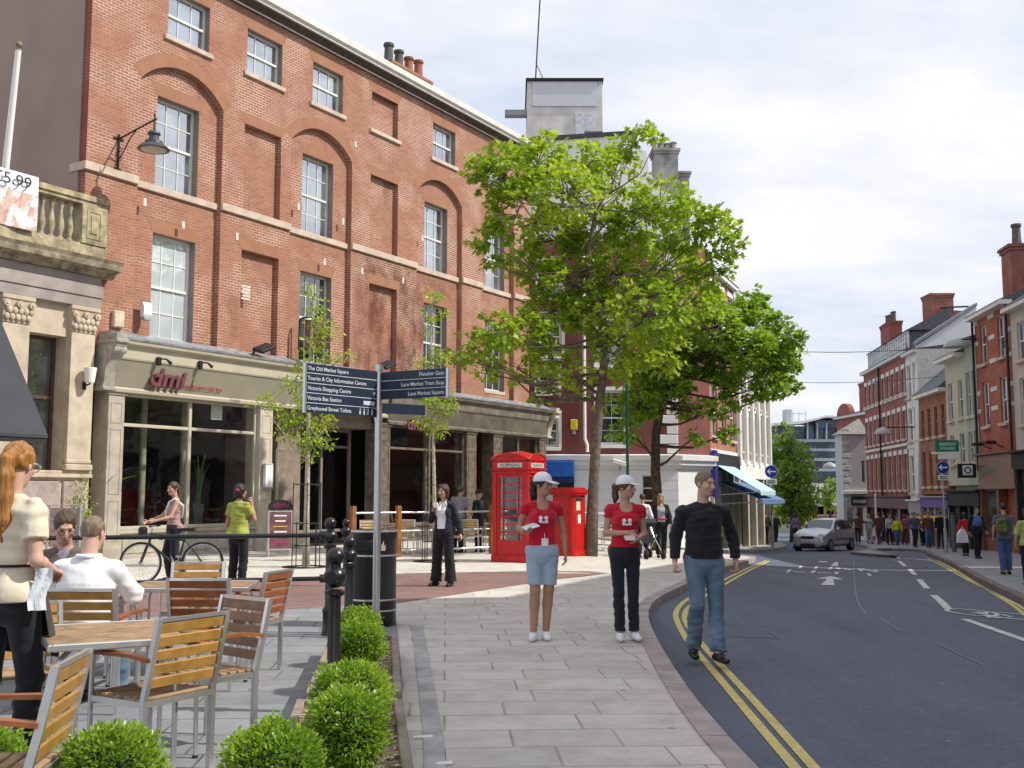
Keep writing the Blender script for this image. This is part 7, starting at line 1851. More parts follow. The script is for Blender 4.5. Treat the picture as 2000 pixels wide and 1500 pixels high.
def ell(c, r, M=None):
    c = np.array(c, float); r = np.array(r, float); rm = r.min()
    R3 = np.eye(3) if M is None else np.array(M)
    def fn(X, Y, Z):
        px, py, pz = X - c[0], Y - c[1], Z - c[2]
        q = [(px * R3[0, i] + py * R3[1, i] + pz * R3[2, i]) / r[i] for i in range(3)]
        l = np.sqrt(q[0] ** 2 + q[1] ** 2 + q[2] ** 2 + 1e-12); g = np.sqrt((q[0] / r[0]) ** 2 + (q[1] / r[1]) ** 2 + (q[2] / r[2]) ** 2 + 1e-12)
        return l * (l - 1) / g
    return fn, c - r.max(), c + r.max()
def rotm(yaw=0, pitch=0, roll=0):
    return np.array(Matrix.Rotation(R_(yaw), 3, 'Z') @ Matrix.Rotation(R_(pitch), 3, 'X') @ Matrix.Rotation(R_(roll), 3, 'Y'))
def skeleton(fem=False, **kw):
    sw = .152 if fem else .182; hw = .088 if fem else .088
    J = dict(pel=V3(0, 0, .94), wst=V3(0, .0, 1.10), chs=V3(0, .005, 1.27), nek=V3(0, .02, 1.455), hd=V3(0, -.012, 1.625), look=(0, 0, 0), fem=fem, bulk=1.0, curl=(.5, .5), hdir=[None, None])
    for s, k in ((-1, 'R'), (1, 'L')):
        J['sh' + k] = V3(s * sw, .015, 1.405); J['el' + k] = V3(s * (sw + .045), .04, 1.12); J['wr' + k] = V3(s * (sw + .05), -.03, .88)
        J['hp' + k] = V3(s * hw, 0, .92); J['kn' + k] = V3(s * .095, -.015, .50); J['an' + k] = V3(s * .095, .02, .085); J['to' + k] = V3(s * .115, -.135, .03)
    for k, v in kw.items(): J[k] = V3(*v) if k[:2] in ('sh', 'el', 'wr', 'hp', 'kn', 'an', 'to', 'pe', 'ws', 'ch', 'ne', 'hd') and k != 'hdir' else v
    for k in ('shL', 'shR'): J[k] = J[k] - V3(0, 0, .022)
    return J
def torso(J, g=0):
    f = J['fem']; b = J['bulk']; P_ = []
    sx = (J['shL'] - J['shR']); sx = sx / np.linalg.norm(sx); up = J['chs'] - J['pel']; up /= np.linalg.norm(up); fw = np.cross(sx, up); fw /= np.linalg.norm(fw)
    hipw = .155 if f else .150; ws = .118 if f else .138; cw = .134 if f else .153
    P_.append((cone(J['pel'] + up * -.02, J['wst'], hipw * b + g, ws * b + g, (fw, .74)), .05))
    P_.append((cone(J['wst'], J['chs'], ws * b + g, cw * b + g, (fw, .72)), .05))
    P_.append((cone(J['chs'], J['nek'] - up * .105, cw * b + g, .088 * b + g, (fw, .72)), .05))
    P_.append((cone(J['shR'] + up * -.012, J['shL'] + up * -.012, .046 * b + g * .9, .046 * b + g * .9), .035))
    for k in 'RL':
        P_.append((cone(J['nek'] - up * .035, J['sh' + k] - up * .008, .048 + g * .8, .036 + g * .8), .035))
        P_.append((ell(J['hp' + k] + fw * -.055 - up * .0, (V3(.076, .074, .088) if g <= 0 else V3(.090, .088, .105)) * b + g), .03))
        if f: P_.append((ell(J['chs'] + fw * .070 + sx * (.058 if k == 'L' else -.058) + up * -.005, V3(.062, .056, .060) + g), .055))
    return P_
def leg(J, k, g=0, thigh=.074, knee=.054, ank=.036, calf=.052):
    h, n, a = J['hp' + k], J['kn' + k], J['an' + k]; b = J['bulk']
    c = n + (a - n) * .33; bk = np.cross(n - h, V3(1, 0, 0)); bk = V3(0, .018, 0)
    return [(cone(h, n, thigh * b + g, knee + g), .014), (cone(n, c + bk, knee + g, calf + g), .02), (cone(c + bk, a, calf + g, ank + g), .02)]
def arm(J, k, g=0, t0=1.0):
    s, e, w_ = J['sh' + k], J['el' + k], J['wr' + k]; b = .86 if J['fem'] else 1.0
    return [(cone(s, e, .050 * b + g, .038 * b + g), .025), (cone(e, e + (w_ - e) * .3, .038 * b + g, .039 * b + g), .02), (cone(e + (w_ - e) * .3, w_, .039 * b + g, .025 * b + g), .02)]
def hand(J, k, i):
    w_, e = J['wr' + k], J['el' + k]; hd_ = J['hdir'][i]
    d = (w_ - e) if hd_ is None else V3(*hd_[0]); d = d / np.linalg.norm(d)
    n = V3(1 if k == 'R' else -1, 0, 0) if hd_ is None else V3(*hd_[1]); n = n - d * (n @ d); n /= np.linalg.norm(n)   # palm faces n
    s = np.cross(d, n); s = s if (hd_ is not None and len(hd_) > 2 and hd_[2]) else s
    # thumb side: forwards (-y) by default
    if s[1] > 0 and hd_ is None: s = -s
    sc_ = .9 if J['fem'] else 1.0; cu = J['curl'][i]; P_ = []
    P_.append((cone(w_ - d * .01, w_ + d * .075 * sc_, .026 * sc_, .034 * sc_, (n, .48)), .012))
    for q, (o, l) in enumerate(((.028, .070), (.010, .078), (-.009, .073), (-.026, .058))):
        b0 = w_ + d * .078 * sc_ + s * o * sc_; a1 = cu * 1.0 + q * .06; a2 = cu * 2.1 + q * .08
        p1 = b0 + (d * math.cos(a1) + n * math.sin(a1)) * l * .5 * sc_; p2 = p1 + (d * math.cos(a2) + n * math.sin(a2)) * l * .5 * sc_
        P_ += [(cone(b0, p1, .0088, .0082), .004), (cone(p1, p2, .0082, .0068), .004)]
    t0 = w_ + d * .022 + s * .026; t1 = t0 + (d * .62 + s * .62 + n * .25) * .042; t2 = t1 + (d * .85 + s * .1 + n * .45) * .034
    P_ += [(cone(t0, t1, .0125, .010), .008), (cone(t1, t2, .010, .0078), .004)]
    return P_
def head(J):
    c = J['hd']; M = rotm(*J['look']); T_ = lambda *p: c + M @ V3(*p); f = J['fem']; w_ = .94 if f else 1.0
    P_ = [(ell(T_(0, .012, .030), (.073 * w_, .092, .086), M), .02), (ell(T_(0, -.028, -.030), (.059 * w_, .066, .078), M), .03), (ell(T_(0, -.052, -.088), (.034 * w_, .032, .024), M), .03),
          (cone(T_(0, -.088, .008), T_(0, -.112, -.026), .008, .0135), .010), (ell(T_(0, -.098, -.034), (.017, .013, .010), M), .006),
          (cone(T_(-.034, -.083, .028), T_(.034, -.083, .028), .010, .010), .012), (ell(T_(0, -.093, -.058), (.025, .011, .0065), M), .006), (ell(T_(0, -.091, -.069), (.021, .011, .007), M), .006)]
    for s in (-1, 1):
        P_ += [(ell(T_(s * .074 * w_, .012, -.008), (.009, .019, .030), M), .006), (ell(T_(s * .040, -.062, -.022), (.022, .022, .02), M), .02)]
    S_ = [(ell(T_(s * .031, -.098, .008), (.017, .014, .011), M), .008) for s in (-1, 1)]
    E_ = [(ell(T_(s * .031, -.0755, .007), (.0135, .0125, .0105), M), .003) for s in (-1, 1)]
    N_ = [(cone(J['nek'] - V3(0, 0, .03), T_(0, .018, -.06), .056 if not f else .047, .053 if not f else .045), .025)]
    return P_, S_, E_, N_
def finish(v, f, name, m, parent, cols=None, sc_=1.0):
    me = bpy.data.meshes.new(name)
    me.vertices.add(len(v)); me.vertices.foreach_set('co', (v * sc_).astype(np.float32).ravel())
    me.loops.add(len(f) * 4); me.loops.foreach_set('vertex_index', f.ravel().astype(np.int32))
    me.polygons.add(len(f)); me.polygons.foreach_set('loop_start', np.arange(len(f)) * 4); me.polygons.foreach_set('loop_total', np.full(len(f), 4)); me.polygons.foreach_set('use_smooth', np.ones(len(f), bool))
    me.materials.append(m)
    if cols is not None:
        at_ = me.color_attributes.new('Col', 'FLOAT_COLOR', 'POINT'); at_.data.foreach_set('color', np.concatenate([cols, np.ones((len(v), 1))], 1).astype(np.float32).ravel())
    me.update(calc_edges=True); o = bpy.data.objects.new(name, me); col.objects.link(o)
    if parent is not None: o.parent = parent
    return o
def cloth(name, c, rough=.85, c2=None, bump=.004, scale=5, spec=.2):
    if name in MATS: return MATS[name]
    m, t, o = nt(name); n = noise(t, scale, 5); fine = noise(t, 260, 2)
    cc = mixc(t, ramp(t, n, .3, .7), c2 or tuple(x * .8 for x in c), tuple(min(1, x * 1.08) for x in c))
    fold = noise(t, 9, 3, scaled(t, t.nodes.new('ShaderNodeTexCoord').outputs['Object'], (1, 1, .55)), .5)
    b = bsdf(t, o, cc, rough, 0, spec, bump=fold, bd=bump * 4); b.inputs['Sheen Weight'].default_value = .2
    MATS[name] = m; return m
SKIN = attr_mat('skin', .62, .25, 0, .12)
def wrinkle(amp, z0=None, fz=60):
    def fn(X, Y, Z):
        m_ = .55 + .45 * np.sin(5.3 * Z + 7 * X + 1.1); w_ = amp * m_ * (np.sin(fz * Z + 17 * X + 2.6 * np.sin(14 * X + 5 * Y + 3 * Z)) * .6 + np.sin(fz * .55 * Z - 31 * X + 12 * Y + 2 * np.sin(9 * Z)) * .6 + .5 * np.sin(fz * 1.7 * Z + 25 * Y - 12 * X))
        if z0 is not None: w_ = w_ * np.exp(-((Z - z0[0]) / z0[1]) ** 2)
        return w_
    return fn
def bounds(J, pad=.16):
    pts = np.array([v for k, v in J.items() if isinstance(v, np.ndarray)]); lo = pts.min(0) - pad; hi = pts.max(0) + pad; hi[2] = max(hi[2], J['hd'][2] + .2); return lo, hi
def grow(J, prims, h, cuts=(), subs=(), rip=None, post=()):
    al = list(prims) + list(post); lo = np.min([p[0][1] for p in al], 0) - .03; hi = np.max([p[0][2] for p in al], 0) + .03
    f = Field(lo, hi, h)
    for p, k in prims: f.put(p, k)
    if rip: f.ripple(rip)
    for n, c in cuts: f.cut(n, c)
    for p, k in subs: f.put(p, k, True)
    for p, k in post: f.put(p, k)
    return f.mesh()
def body(T, J, skin, h=.008, hands=True, H=1.75, brow=(.12, .07, .04), lip=(.45, .16, .14), iris=(.05, .06, .06), stub=None, legs=True):
    P_, S_, E_, N_ = head(J); pr = torso(J, -.005)
    for i, k in enumerate('RL'):
        pr += leg(J, k); pr += arm(J, k)
        pr.append((cone(J['an' + k] + V3(0, .02, -.03), J['to' + k], .034, .026), .02))
        if hands: pr += hand(J, k, i)
        else: d = J['wr' + k] - J['el' + k]; d /= np.linalg.norm(d); pr.append((cone(J['wr' + k], J['wr' + k] + d * .12, .028, .022), .02))
    pr += N_ + P_
    v, f = grow(J, pr, h, subs=S_, post=E_)
    c = np.tile(np.array(skin), (len(v), 1)); M = rotm(*J['look']); q = (v - J['hd']) @ M
    x, y, z = q[:, 0], q[:, 1], q[:, 2]; face = (y < -.05) & (np.abs(z) < .14)
    def paint(msk, cc, a=1.0): c[msk] = c[msk] * (1 - a) + np.array(cc) * a
    paint(face & (np.abs(x) > .022) & (np.abs(x) < .06) & (z < -.01) & (z > -.05), (min(1, skin[0] * 1.08), skin[1] * .82, skin[2] * .8), .4)
    if stub: paint((y < -.0) & (z < -.035) & (z > -.13) & (np.abs(x) < .07), stub, .35)
    ax_ = np.abs(np.abs(x) - .031)
    paint(face & (ax_ < .016) & (np.abs(z - .008) < .008), (.22, .13, .10), .6)
    paint(face & (ax_ < .011) & (np.abs(z - .006) < .004), (.42, .38, .36), .7)
    paint(face & (ax_ < .006) & (np.abs(z - .007) < .007), iris)
    paint(face & (ax_ < .022) & (np.abs(z - .029 + ax_ * .15) < .0055), brow, .75)
    paint(face & (np.abs(x) < .026) & (np.abs(z + .063) < .010), lip, .85)
    paint(face & (np.abs(x) < .024) & (np.abs(z + .0635) < .0025), (.14, .04, .04), .7)
    return finish(v, f, 'body', SKIN, T, c, H / 1.75)
def top(T, J, m, h=.008, sleeve='short', neck='crew', hem=.90, g=.014, H=1.75, loose=0.0, name='shirt', cuts=(), rip=.0045, front_open=None):
    pr = [(p, k) for p, k in torso(J, g)]
    if hem < .86: pr += [(cone(J['hp' + k], J['hp' + k] + (J['kn' + k] - J['hp' + k]) * .5, .095 + g + loose, .10 + g + loose), .05) for k in 'RL']
    b = .86 if J['fem'] else 1.0
    if loose: pr.append((cone(J['wst'], J['pel'], .13 + loose, .15 + loose, ((0, 1, 0), .75)), .05))
    for k in 'RL':
        s, e, w_ = J['sh' + k], J['el' + k], J['wr' + k]
        if sleeve == 'cap': pr.append((cone(s, s + (e - s) * .34, .047 * b + g, .050 * b + g, cap=True), .02))
        if sleeve == 'short': pr.append((cone(s, s + (e - s) * .60, .050 * b + g, .054 * b + g + loose * .3, cap=True), .02))
        if sleeve == 'elbow': pr.append((cone(s, e, .055 * b + g, .055 * b + g + loose * .3, cap=True), .02))
        if sleeve == 'long':
            pr.append((cone(s - V3(0, 0, .008), e, .045 * b + g, .040 * b + g + loose * .25), .03)); pr.append((cone(e, e + (w_ - e) * .95, .040 * b + g + loose * .25, .027 * b + g + loose * .2, cap=True), .02))
    cs = [((0, 0, -1), (0, 0, hem))] if J.get('stand', True) else []
    sub = []; nb = J['nek']
    if neck == 'crew': sub.append((ell(nb + V3(0, -.015, .035), (.070, .075, .055)), .006))
    if neck == 'scoop': sub.append((ell(nb + V3(0, -.085, .0), (.088, .085, .105)), .006)); sub.append((ell(nb + V3(0, .0, .05), (.088, .08, .07)), .006))
    if neck == 'vee': sub.append((cone(nb + V3(0, -.06, .06), nb + V3(0, -.14, -.14), .075, .012), .006)); sub.append((ell(nb + V3(0, -.015, .035), (.070, .075, .055)), .006))
    if neck == 'collar': sub.append((ell(nb + V3(0, -.03, .045), (.060, .07, .045)), .006))
    if neck == 'tank': sub.append((ell(nb + V3(0, -.06, .01), (.085, .09, .10)), .006)); sub += [(ell(J['sh' + k] + V3((.05 if k == 'L' else -.05), 0, .0), (.06, .09, .09)), .006) for k in 'RL']
    if front_open: sub.append((cone(nb + V3(0, -.10, .06), V3(J['pel'][0], J['pel'][1] - .17, hem - .1), *front_open), .008))
    v, f = grow(J, pr, h, cs + list(cuts), sub, wrinkle(rip))
    return finish(v, f, name, m, T, None, H / 1.75)
def bottom(T, J, m, h=.008, end=.07, g=.013, H=1.75, waist=.99, name='trousers', flare=0.0, thigh=.088, knee=.062, hemr=.06, rip=.005):
    up = J['wst'] - J['pel']; up /= np.linalg.norm(up)
    sx = J['hpL'] - J['hpR']; sx /= np.linalg.norm(sx); fw = np.cross(sx, up); f_ = J['fem']
    pr = [(cone(J['pel'] - up * .02, J['wst'], (.155 if f_ else .150) + g, (.12 if f_ else .140) + g, (fw, .75)), .05)]
    for k in 'RL':
        hp, kn, an = J['hp' + k], J['kn' + k], J['an' + k]
        pr.append((ell(hp + fw * -.05 + up * .01, V3(.082, .08, .09) + g), .03))
        pr.append((cone(hp, kn, thigh - .004 + g, knee + g * .7), .014))
        if end < .45:
            c = kn + (an - kn) * .33 + V3(0, .014, 0); pr.append((cone(kn, c, knee + g * .7, knee - .004 + g), .02)); e = kn + (an - kn) * (1 - max(0, end - .06) / .45) ; e = e + V3(0, 0, 0)
            pr.append((cone(c, e, knee - .004 + g, hemr + flare, cap=True), .02))
        else:
            e = kn + (hp - kn) * ((end - kn[2]) / max(.05, hp[2] - kn[2])); pr = pr[:-1] + [(cone(hp, e, thigh + g, thigh * .35 + knee * .65 + g + flare, cap=True), .012)]
    v, f = grow(J, pr, h, [(tuple(up), J['pel'] + up * (waist - .94))], [], wrinkle(rip))
    return finish(v, f, name, m, T, None, H / 1.75)
def shoes(T, J, m, h=.007, H=1.75, name='shoe', boot=False):
    for k in 'RL':
        a, t_ = J['an' + k], J['to' + k]; d = t_ - a; d[2] = 0; d /= np.linalg.norm(d)
        z = t_[2]
        pr = [(cone(V3(a[0], a[1], z + .010) - d * .045, V3(t_[0], t_[1], z + .006) + d * .02, .042, .036, ((0, 0, 1), .80)), .02), (cone(a - V3(0, 0, .02), V3(*(t_ * .45 + a * .55)) + V3(0, 0, .0), .042, .038), .03)]
        v, f = grow(J, pr, h, [((0, 0, -1), (0, 0, z - .027)), ((0, 0, 1), (0, 0, a[2] + (.06 if boot else .0)))])
        finish(v, f, name, m, T, None, H / 1.75)
def hair(T, J, m, h=.007, H=1.75, style='short', name='hair'):
    c = J['hd']; M = rotm(*J['look']); T_ = lambda *p: c + M @ V3(*p)
    g = {'crop': .005, 'short': .008, 'bob': .016, 'tied': .009, 'long': .014}[style]
    pr = [(ell(T_(0, .014, .032), (.073 + g, .092 + g, .087 + g), M), .02)]
    sub = [(ell(T_(0, -.085, -.045), (.066, .068, .115), M), .012)]
    if style in ('crop', 'short'): sub.append((ell(T_(0, -.02, -.115), (.12, .13, .10), M), .01)); sub += [(ell(T_(s * .09, .0, -.03), (.03, .024, .035), M), .008) for s in (-1, 1)]
    if style == 'tied':
        sub.append((ell(T_(0, .0, -.125), (.12, .14, .10), M), .01))
        w_ = J.get('tail', .7); pts = [T_(0, .10, .03), T_(0, .135, .0)] + [c + np.array([*(M @ V3(0, .135, 0))[:2], 0]) + V3(.004 * math.sin(i * 2.1), 0, -.06 - .115 * w_ * i) for i in range(4)]; rs = [.026, .034, .044 * (.6 + .4 * w_), .046 * (.6 + .4 * w_), .036 * w_, .010]
        post = [(cone(pts[i], pts[i + 1], rs[i], rs[i + 1]), .02) for i in range(5)]
    elif style == 'bob':
        post = []; pr += [(cone(T_(s * .062, .02, .02), T_(s * .066, .02, -.10), .030, .022), .03) for s in (-1, 1)] + [(ell(T_(0, .06, -.04), (.075, .05, .085), M), .03)]
    elif style == 'long':
        post = []; pr += [(cone(T_(s * .062, .03, .02), T_(s * .060, .05, -.20), .030, .030), .03) for s in (-1, 1)] + [(cone(T_(0, .07, 0), T_(0, .075, -.24), .065, .05), .04)]
    else: post = []
    sub2 = sub
    v, f = grow(J, pr, h, (), sub2, lambda X, Y, Z: .0022 * np.sin(150 * X + 30 * Y + 3 * np.sin(30 * Z)) + .002 * np.sin(90 * Y - 60 * Z), post)
    return finish(v, f, name, m, T, None, H / 1.75)
def cap_(T, J, m, h=.006, H=1.75, name='cap'):
    c = J['hd']; M = rotm(*J['look']); T_ = lambda *p: c + M @ V3(*p); Mb = rotm(*J['look']) @ rotm(0, 9, 0)
    n = M @ V3(0, -.12, -1)
    v, f = grow(J, [(ell(T_(0, .012, .040), (.087, .108, .095), M), .02)], h, [(tuple(n), T_(0, 0, .030))], (), None, [(ell(T_(0, -.125, .034), (.068, .075, .0075), Mb), .008)])
    return finish(v, f, name, m, T, None, H / 1.75)
def surf(o, x, z, side=-1, H=1.75):
    me = o.data; n = len(me.vertices); co = np.zeros(n * 3, np.float32); me.vertices.foreach_get('co', co); co = co.reshape(-1, 3)
    d = (co[:, 0] - x) ** 2 + (co[:, 2] - z) ** 2; near = co[d < .012 ** 2]
    if not len(near): return 0
    return near[:, 1].min() if side < 0 else near[:, 1].max()
def person(label, px, Y, rz, xoff=0, group=None, gz=None):
    p = at(px, Y, gz); return thing('person', label, 'person', p, R_(rz), group)
SK1, SK2, SK3 = (.52, .31, .22), (.46, .255, .165), (.58, .37, .28)
def hairm(name, c, c2):
    m, t, o = nt(name); ob = t.nodes.new('ShaderNodeTexCoord').outputs['Object']
    s1 = noise(t, 1.0, 4, scaled(t, ob, (130, 130, 9)), .7); s2 = noise(t, 1.0, 3, scaled(t, ob, (40, 40, 5)), .6)
    cc = mixc(t, ramp(t, s1, .35, .65), c2, c); cc = mixc(t, ramp(t, s2, .4, .7), cc, mixc(t, 1.0, cc, (.6, .58, .55), 'MULTIPLY'))
    bsdf(t, o, cc, .5, 0, .45, bump=s1, bd=.006); return m
C_RED = cloth('red_cotton', (.52, .012, .03), bump=.003); C_BLK = cloth('black_cotton', (.014, .014, .018)); C_NAVY = cloth('navy_suiting', (.018, .02, .035)); C_WHT = cloth('white_cotton', (.78, .78, .80), bump=.003)
C_CREAM = cloth('cream_cotton', (.68, .60, .46), bump=.005); C_DEN = cloth('pale_denim', (.27, .36, .47), c2=(.38, .46, .55), scale=7); C_DEN2 = cloth('blue_denim', (.05, .10, .17), c2=(.17, .24, .30), scale=4.5); C_DDEN = cloth('black_denim', (.018, .02, .028))
C_SHOE = cloth('white_trainer', (.80, .81, .84), .6, bump=.001); C_BSH = mat('black_leather', (.015, .014, .014), .35, var=.2)
H_BLD = hairm('ginger_hair', (.52, .25, .06), (.24, .09, .02)); H_BRN = hairm('brown_hair', (.13, .075, .04), (.04, .022, .014)); H_DRK = hairm('dark_hair', (.035, .024, .02), (.012, .009, .008)); H_FAIR = hairm('fair_hair', (.50, .37, .2), (.24, .16, .08)); H_AUB = hairm('auburn_hair', (.13, .04, .025), (.04, .014, .01))
H_MOU = hairm('cropped_fair_hair', (.30, .22, .145), (.15, .105, .07))

# ---- first woman in red: leaflets in her right hand, lanyard, denim shorts
T = person('woman in red t-shirt with lanyard, white cap and pale denim shorts, holding leaflets', 1052, 11.32, 4)
H1 = 1.735
J = skeleton(True, pel=(.035, 0, .94), wst=(.03, .0, 1.10), chs=(.035, .0, 1.27), nek=(.035, .02, 1.45), hd=(.045, -.005, 1.615), look=(48, 6, 0), shR=(-.135, .01, 1.40), shL=(.205, .02, 1.395), elR=(-.205, .05, 1.155), wrR=(-.165, -.17, 1.115),
             elL=(.265, .06, 1.12), wrL=(.275, -.01, .89), hpR=(-.05, 0, .92), hpL=(.12, 0, .92), knR=(-.045, -.03, .52), knL=(.10, .0, .52), anR=(-.06, -.01, .085), anL=(.075, .05, .085), toR=(-.085, -.15, .03), toL=(.075, -.10, .03),
             tail=.45, curl=(.55, .35), hdir=[((.45, -.85, .05), (0, .2, 1)), None])
body(T, J, SK2, H=H1, lip=(.40, .11, .10))
sh = top(T, J, C_RED, sleeve='cap', neck='scoop', hem=.945, g=.010, H=H1, rip=.003)
bottom(T, J, C_DEN, end=.57, g=.012, H=H1, waist=.985, name='shorts', knee=.062, thigh=.080)
shoes(T, J, C_SHOE, H=H1); cap_(T, J, C_WHT, H=H1); hair(T, J, H_DRK, H=H1, style='tied')
def emblem(T, sh, x, z, s=.046):
    y = surf(sh, x, z) - .004; mb = MB(); r = random.Random(4)
    for a, b, q in ((-.62, .42, .46), (.62, .42, .46), (-.66, -.34, .42), (.66, -.36, .42), (0, -.5, .30), (-.2, .1, .25), (.25, .0, .2)): mb.ball((x + a * s, surf(sh, x + a * s, z + b * s) - .003, z + b * s), s * q, 10, 6, (1, .22, 1))
    mb.build('shirt_emblem', C_WHT, sh)['kind'] = 'stuff'
    mb = MB(); mb.ball((x, y - .002, z), s * .3, 10, 6, (1.2, .2, .8)); mb.build('emblem_centre', C_BLK, sh)
emblem(T, sh, .035, 1.235)
k_ = H1 / 1.75
mb = MB(); yc = surf(sh, .02, 1.30); mb.tube([(-.03, .03, 1.43), (-.035, -.07, 1.40), (-.02, yc - .008, 1.30), (.04, surf(sh, .04, 1.15) - .006, 1.14), (.045, surf(sh, .05, 1.08) - .006, 1.05)], .004, 6); mb.tube([(.10, .03, 1.43), (.10, -.07, 1.40), (.085, yc - .008, 1.28), (.05, surf(sh, .05, 1.15) - .006, 1.14)], .004, 6); mb.build('lanyard', cloth('lanyard_red', (.35, .02, .03)), T)
ys_ = surf(sh, .06, 1.0); mb = MB(); mb.bbox(.015, ys_ - .012, .965, .085, ys_ - .007, 1.045, .003); mb.tube([(.045, ys_ - .008, 1.10), (.05, ys_ - .008, 1.045)], .004, 6); mb.build('badge', C_WHT, T)
T = thing('leaflets', 'fan of white leaflets held in the hand of the woman with the lanyard', 'leaflets', at(1027, 11.12, 1.155), R_(25)); mb = MB()
for i in range(4): M_ = Matrix.Rotation(R_(-8 + i * 7), 4, 'Z') @ Matrix.Rotation(R_(-14), 4, 'Y') @ Matrix.Rotation(R_(16), 4, 'X'); mb.box(-.035, -.06, i * .003, .13, .035, i * .003 + .0015, M_)
mb.build('paper', cloth('leaflet_white', (.72, .76, .84)), T)
# ---- second woman in red, hands clasped
T = person('woman in red t-shirt and white cap with black jeans, hands clasped in front', 1222, 11.36, 2)
H2 = 1.71; xo = -.02
J = skeleton(True, pel=(-.03, 0, .94), wst=(-.025, .0, 1.10), chs=(-.02, .0, 1.27), nek=(-.015, .02, 1.45), hd=(-.01, -.005, 1.615), look=(52, 2, 0), shR=(-.185, .01, 1.40), shL=(.15, .01, 1.40), elR=(-.225, .03, 1.125), wrR=(-.02, -.20, 1.135),
             elL=(.185, .02, 1.115), wrL=(.085, -.20, 1.075), hpR=(-.115, 0, .92), hpL=(.055, 0, .92), knR=(-.10, -.02, .50), knL=(.055, -.01, .50), anR=(-.09, -.02, .085), anL=(.065, .02, .085), toR=(-.105, -.17, .03), toL=(.085, -.13, .03),
             tail=.4, curl=(.75, .75), hdir=[((.9, -.2, -.4), (0, 1, -.3)), ((-.85, -.25, .1), (0, 1, 0))])
body(T, J, SK1, H=H2, lip=(.45, .15, .13)); sh = top(T, J, C_RED, sleeve='cap', neck='scoop', hem=.945, g=.010, H=H2)
bottom(T, J, C_DDEN, H=H2, waist=.985, knee=.052, hemr=.058, thigh=.08, g=.010); shoes(T, J, C_SHOE, H=H2); cap_(T, J, C_WHT, H=H2); hair(T, J, H_BRN, H=H2, style='tied')
emblem(T, sh, -.02, 1.215)
T = thing('leaflets', 'small folded papers between the clasped hands of the second woman in red', 'leaflets', at(1228, 11.10, 1.065), R_(10)); mb = MB()
for i in range(3): mb.box(-.06, -.035, -.02 + i * .004, .05, .03, -.018 + i * .004, Matrix.Rotation(R_(30 + i * 6), 4, 'X'))
mb.build('paper', cloth('leaflet_pink', (.62, .52, .52)), T)
# ---- man in black sweater
T = person('man in black long-sleeved sweater and faded blue jeans walking at the kerb', 1369, 10.45, 3, gz=-.075)
H3 = 1.80
J = skeleton(False, pel=(0, 0, .935), wst=(.0, .0, 1.10), chs=(.0, .0, 1.28), nek=(.0, .02, 1.455), hd=(.02, -.01, 1.625), look=(34, 4, 0), shR=(-.198, .02, 1.388), shL=(.198, .0, 1.388), elR=(-.255, .05, 1.14), wrR=(-.285, -.04, .905),
             elL=(.285, .05, 1.14), wrL=(.295, -.02, .905), hpR=(-.09, 0, .92), hpL=(.09, 0, .92), knR=(-.085, -.06, .51), knL=(.10, -.03, .50), anR=(-.085, .14, .10), anL=(.085, -.12, .085), toR=(-.10, -.01, .03), toL=(.11, -.28, .03), curl=(1.0, .9))
body(T, J, SK3, H=H3, brow=(.22, .15, .09), stub=(.40, .28, .22)); sw = top(T, J, C_BLK, sleeve='long', neck='crew', hem=.935, g=.013, H=H3, loose=.026, name='sweater', rip=.0065)
bottom(T, J, C_DEN2, H=H3, waist=.985, knee=.058, hemr=.076, thigh=.090, g=.016, rip=.0055, name='jeans'); shoes(T, J, C_BSH, H=H3); hair(T, J, H_MOU, H=H3, style='crop')
# ---- waitress seen from behind at the left edge
T = person('waitress with long ginger ponytail, cream t-shirt and black trousers at the left edge', 34, 5.95, 160)
H4 = 1.80
J = skeleton(True, pel=(0, 0, .95), wst=(0, .0, 1.10), chs=(0, -.01, 1.27), nek=(0, .0, 1.45), hd=(.0, -.035, 1.615), look=(17, 12, 0), shR=(-.168, .01, 1.395), shL=(.165, .01, 1.395), elR=(-.235, .055, 1.115), wrR=(-.15, -.16, 1.05), elL=(.22, .0, 1.12), wrL=(.12, -.20, 1.03),
             hpR=(-.09, 0, .93), hpL=(.09, 0, .93), knR=(-.10, -.08, .50), knL=(.08, .03, .50), anR=(-.09, -.08, .085), anL=(.06, .16, .10), toR=(-.10, -.22, .03), toL=(.07, .02, .03), curl=(.6, .6), bulk=1.0, tail=1.0,
             hdir=[((.4, -.85, -.2), (.2, .2, -1)), ((-.4, -.85, 0), (0, 0, -1))])
body(T, J, SK3, h=.0075, H=H4); sh = top(T, J, C_CREAM, h=.0075, sleeve='short', neck='crew', hem=.90, g=.016, H=H4, loose=.012, rip=.006, name='t_shirt')
bottom(T, J, C_BLK, h=.0075, H=H4, waist=1.0, knee=.058, hemr=.05, thigh=.088, g=.013); shoes(T, J, C_BSH, H=H4)
hr = hair(T, J, H_BLD, h=.006, H=H4, style='tied')
M = rotm(*J['look']); q = (J['hd'] + M @ V3(0, .118, .035)) * H4 / 1.75; mb = MB(); mb.ball(tuple(q), .014, 10, 8); mb.build('hair_pearl', C_WHT, hr)
q0_ = (J['hd'] + M @ V3(-.080, -.03, .012)) * H4 / 1.75; q1_ = (J['hd'] + M @ V3(-.072, -.108, .012)) * H4 / 1.75; mb = MB(); mb.tube([tuple(q0_ + V3(0, .05, 0)), tuple(q0_), tuple(q1_)], .005, 6); mb.tube([tuple((J['hd'] + M @ V3(-.035 + .028 * math.cos(a), -.115, .006 + .02 * math.sin(a))) * H4 / 1.75) for a in [i * PI / 6 for i in range(12)]], .003, 5, closed=True); mb.build('glasses', mat('patterned_frames', (.15, .12, .11), .3, var=.6, scale=60, c2=(.6, .58, .55)), T)
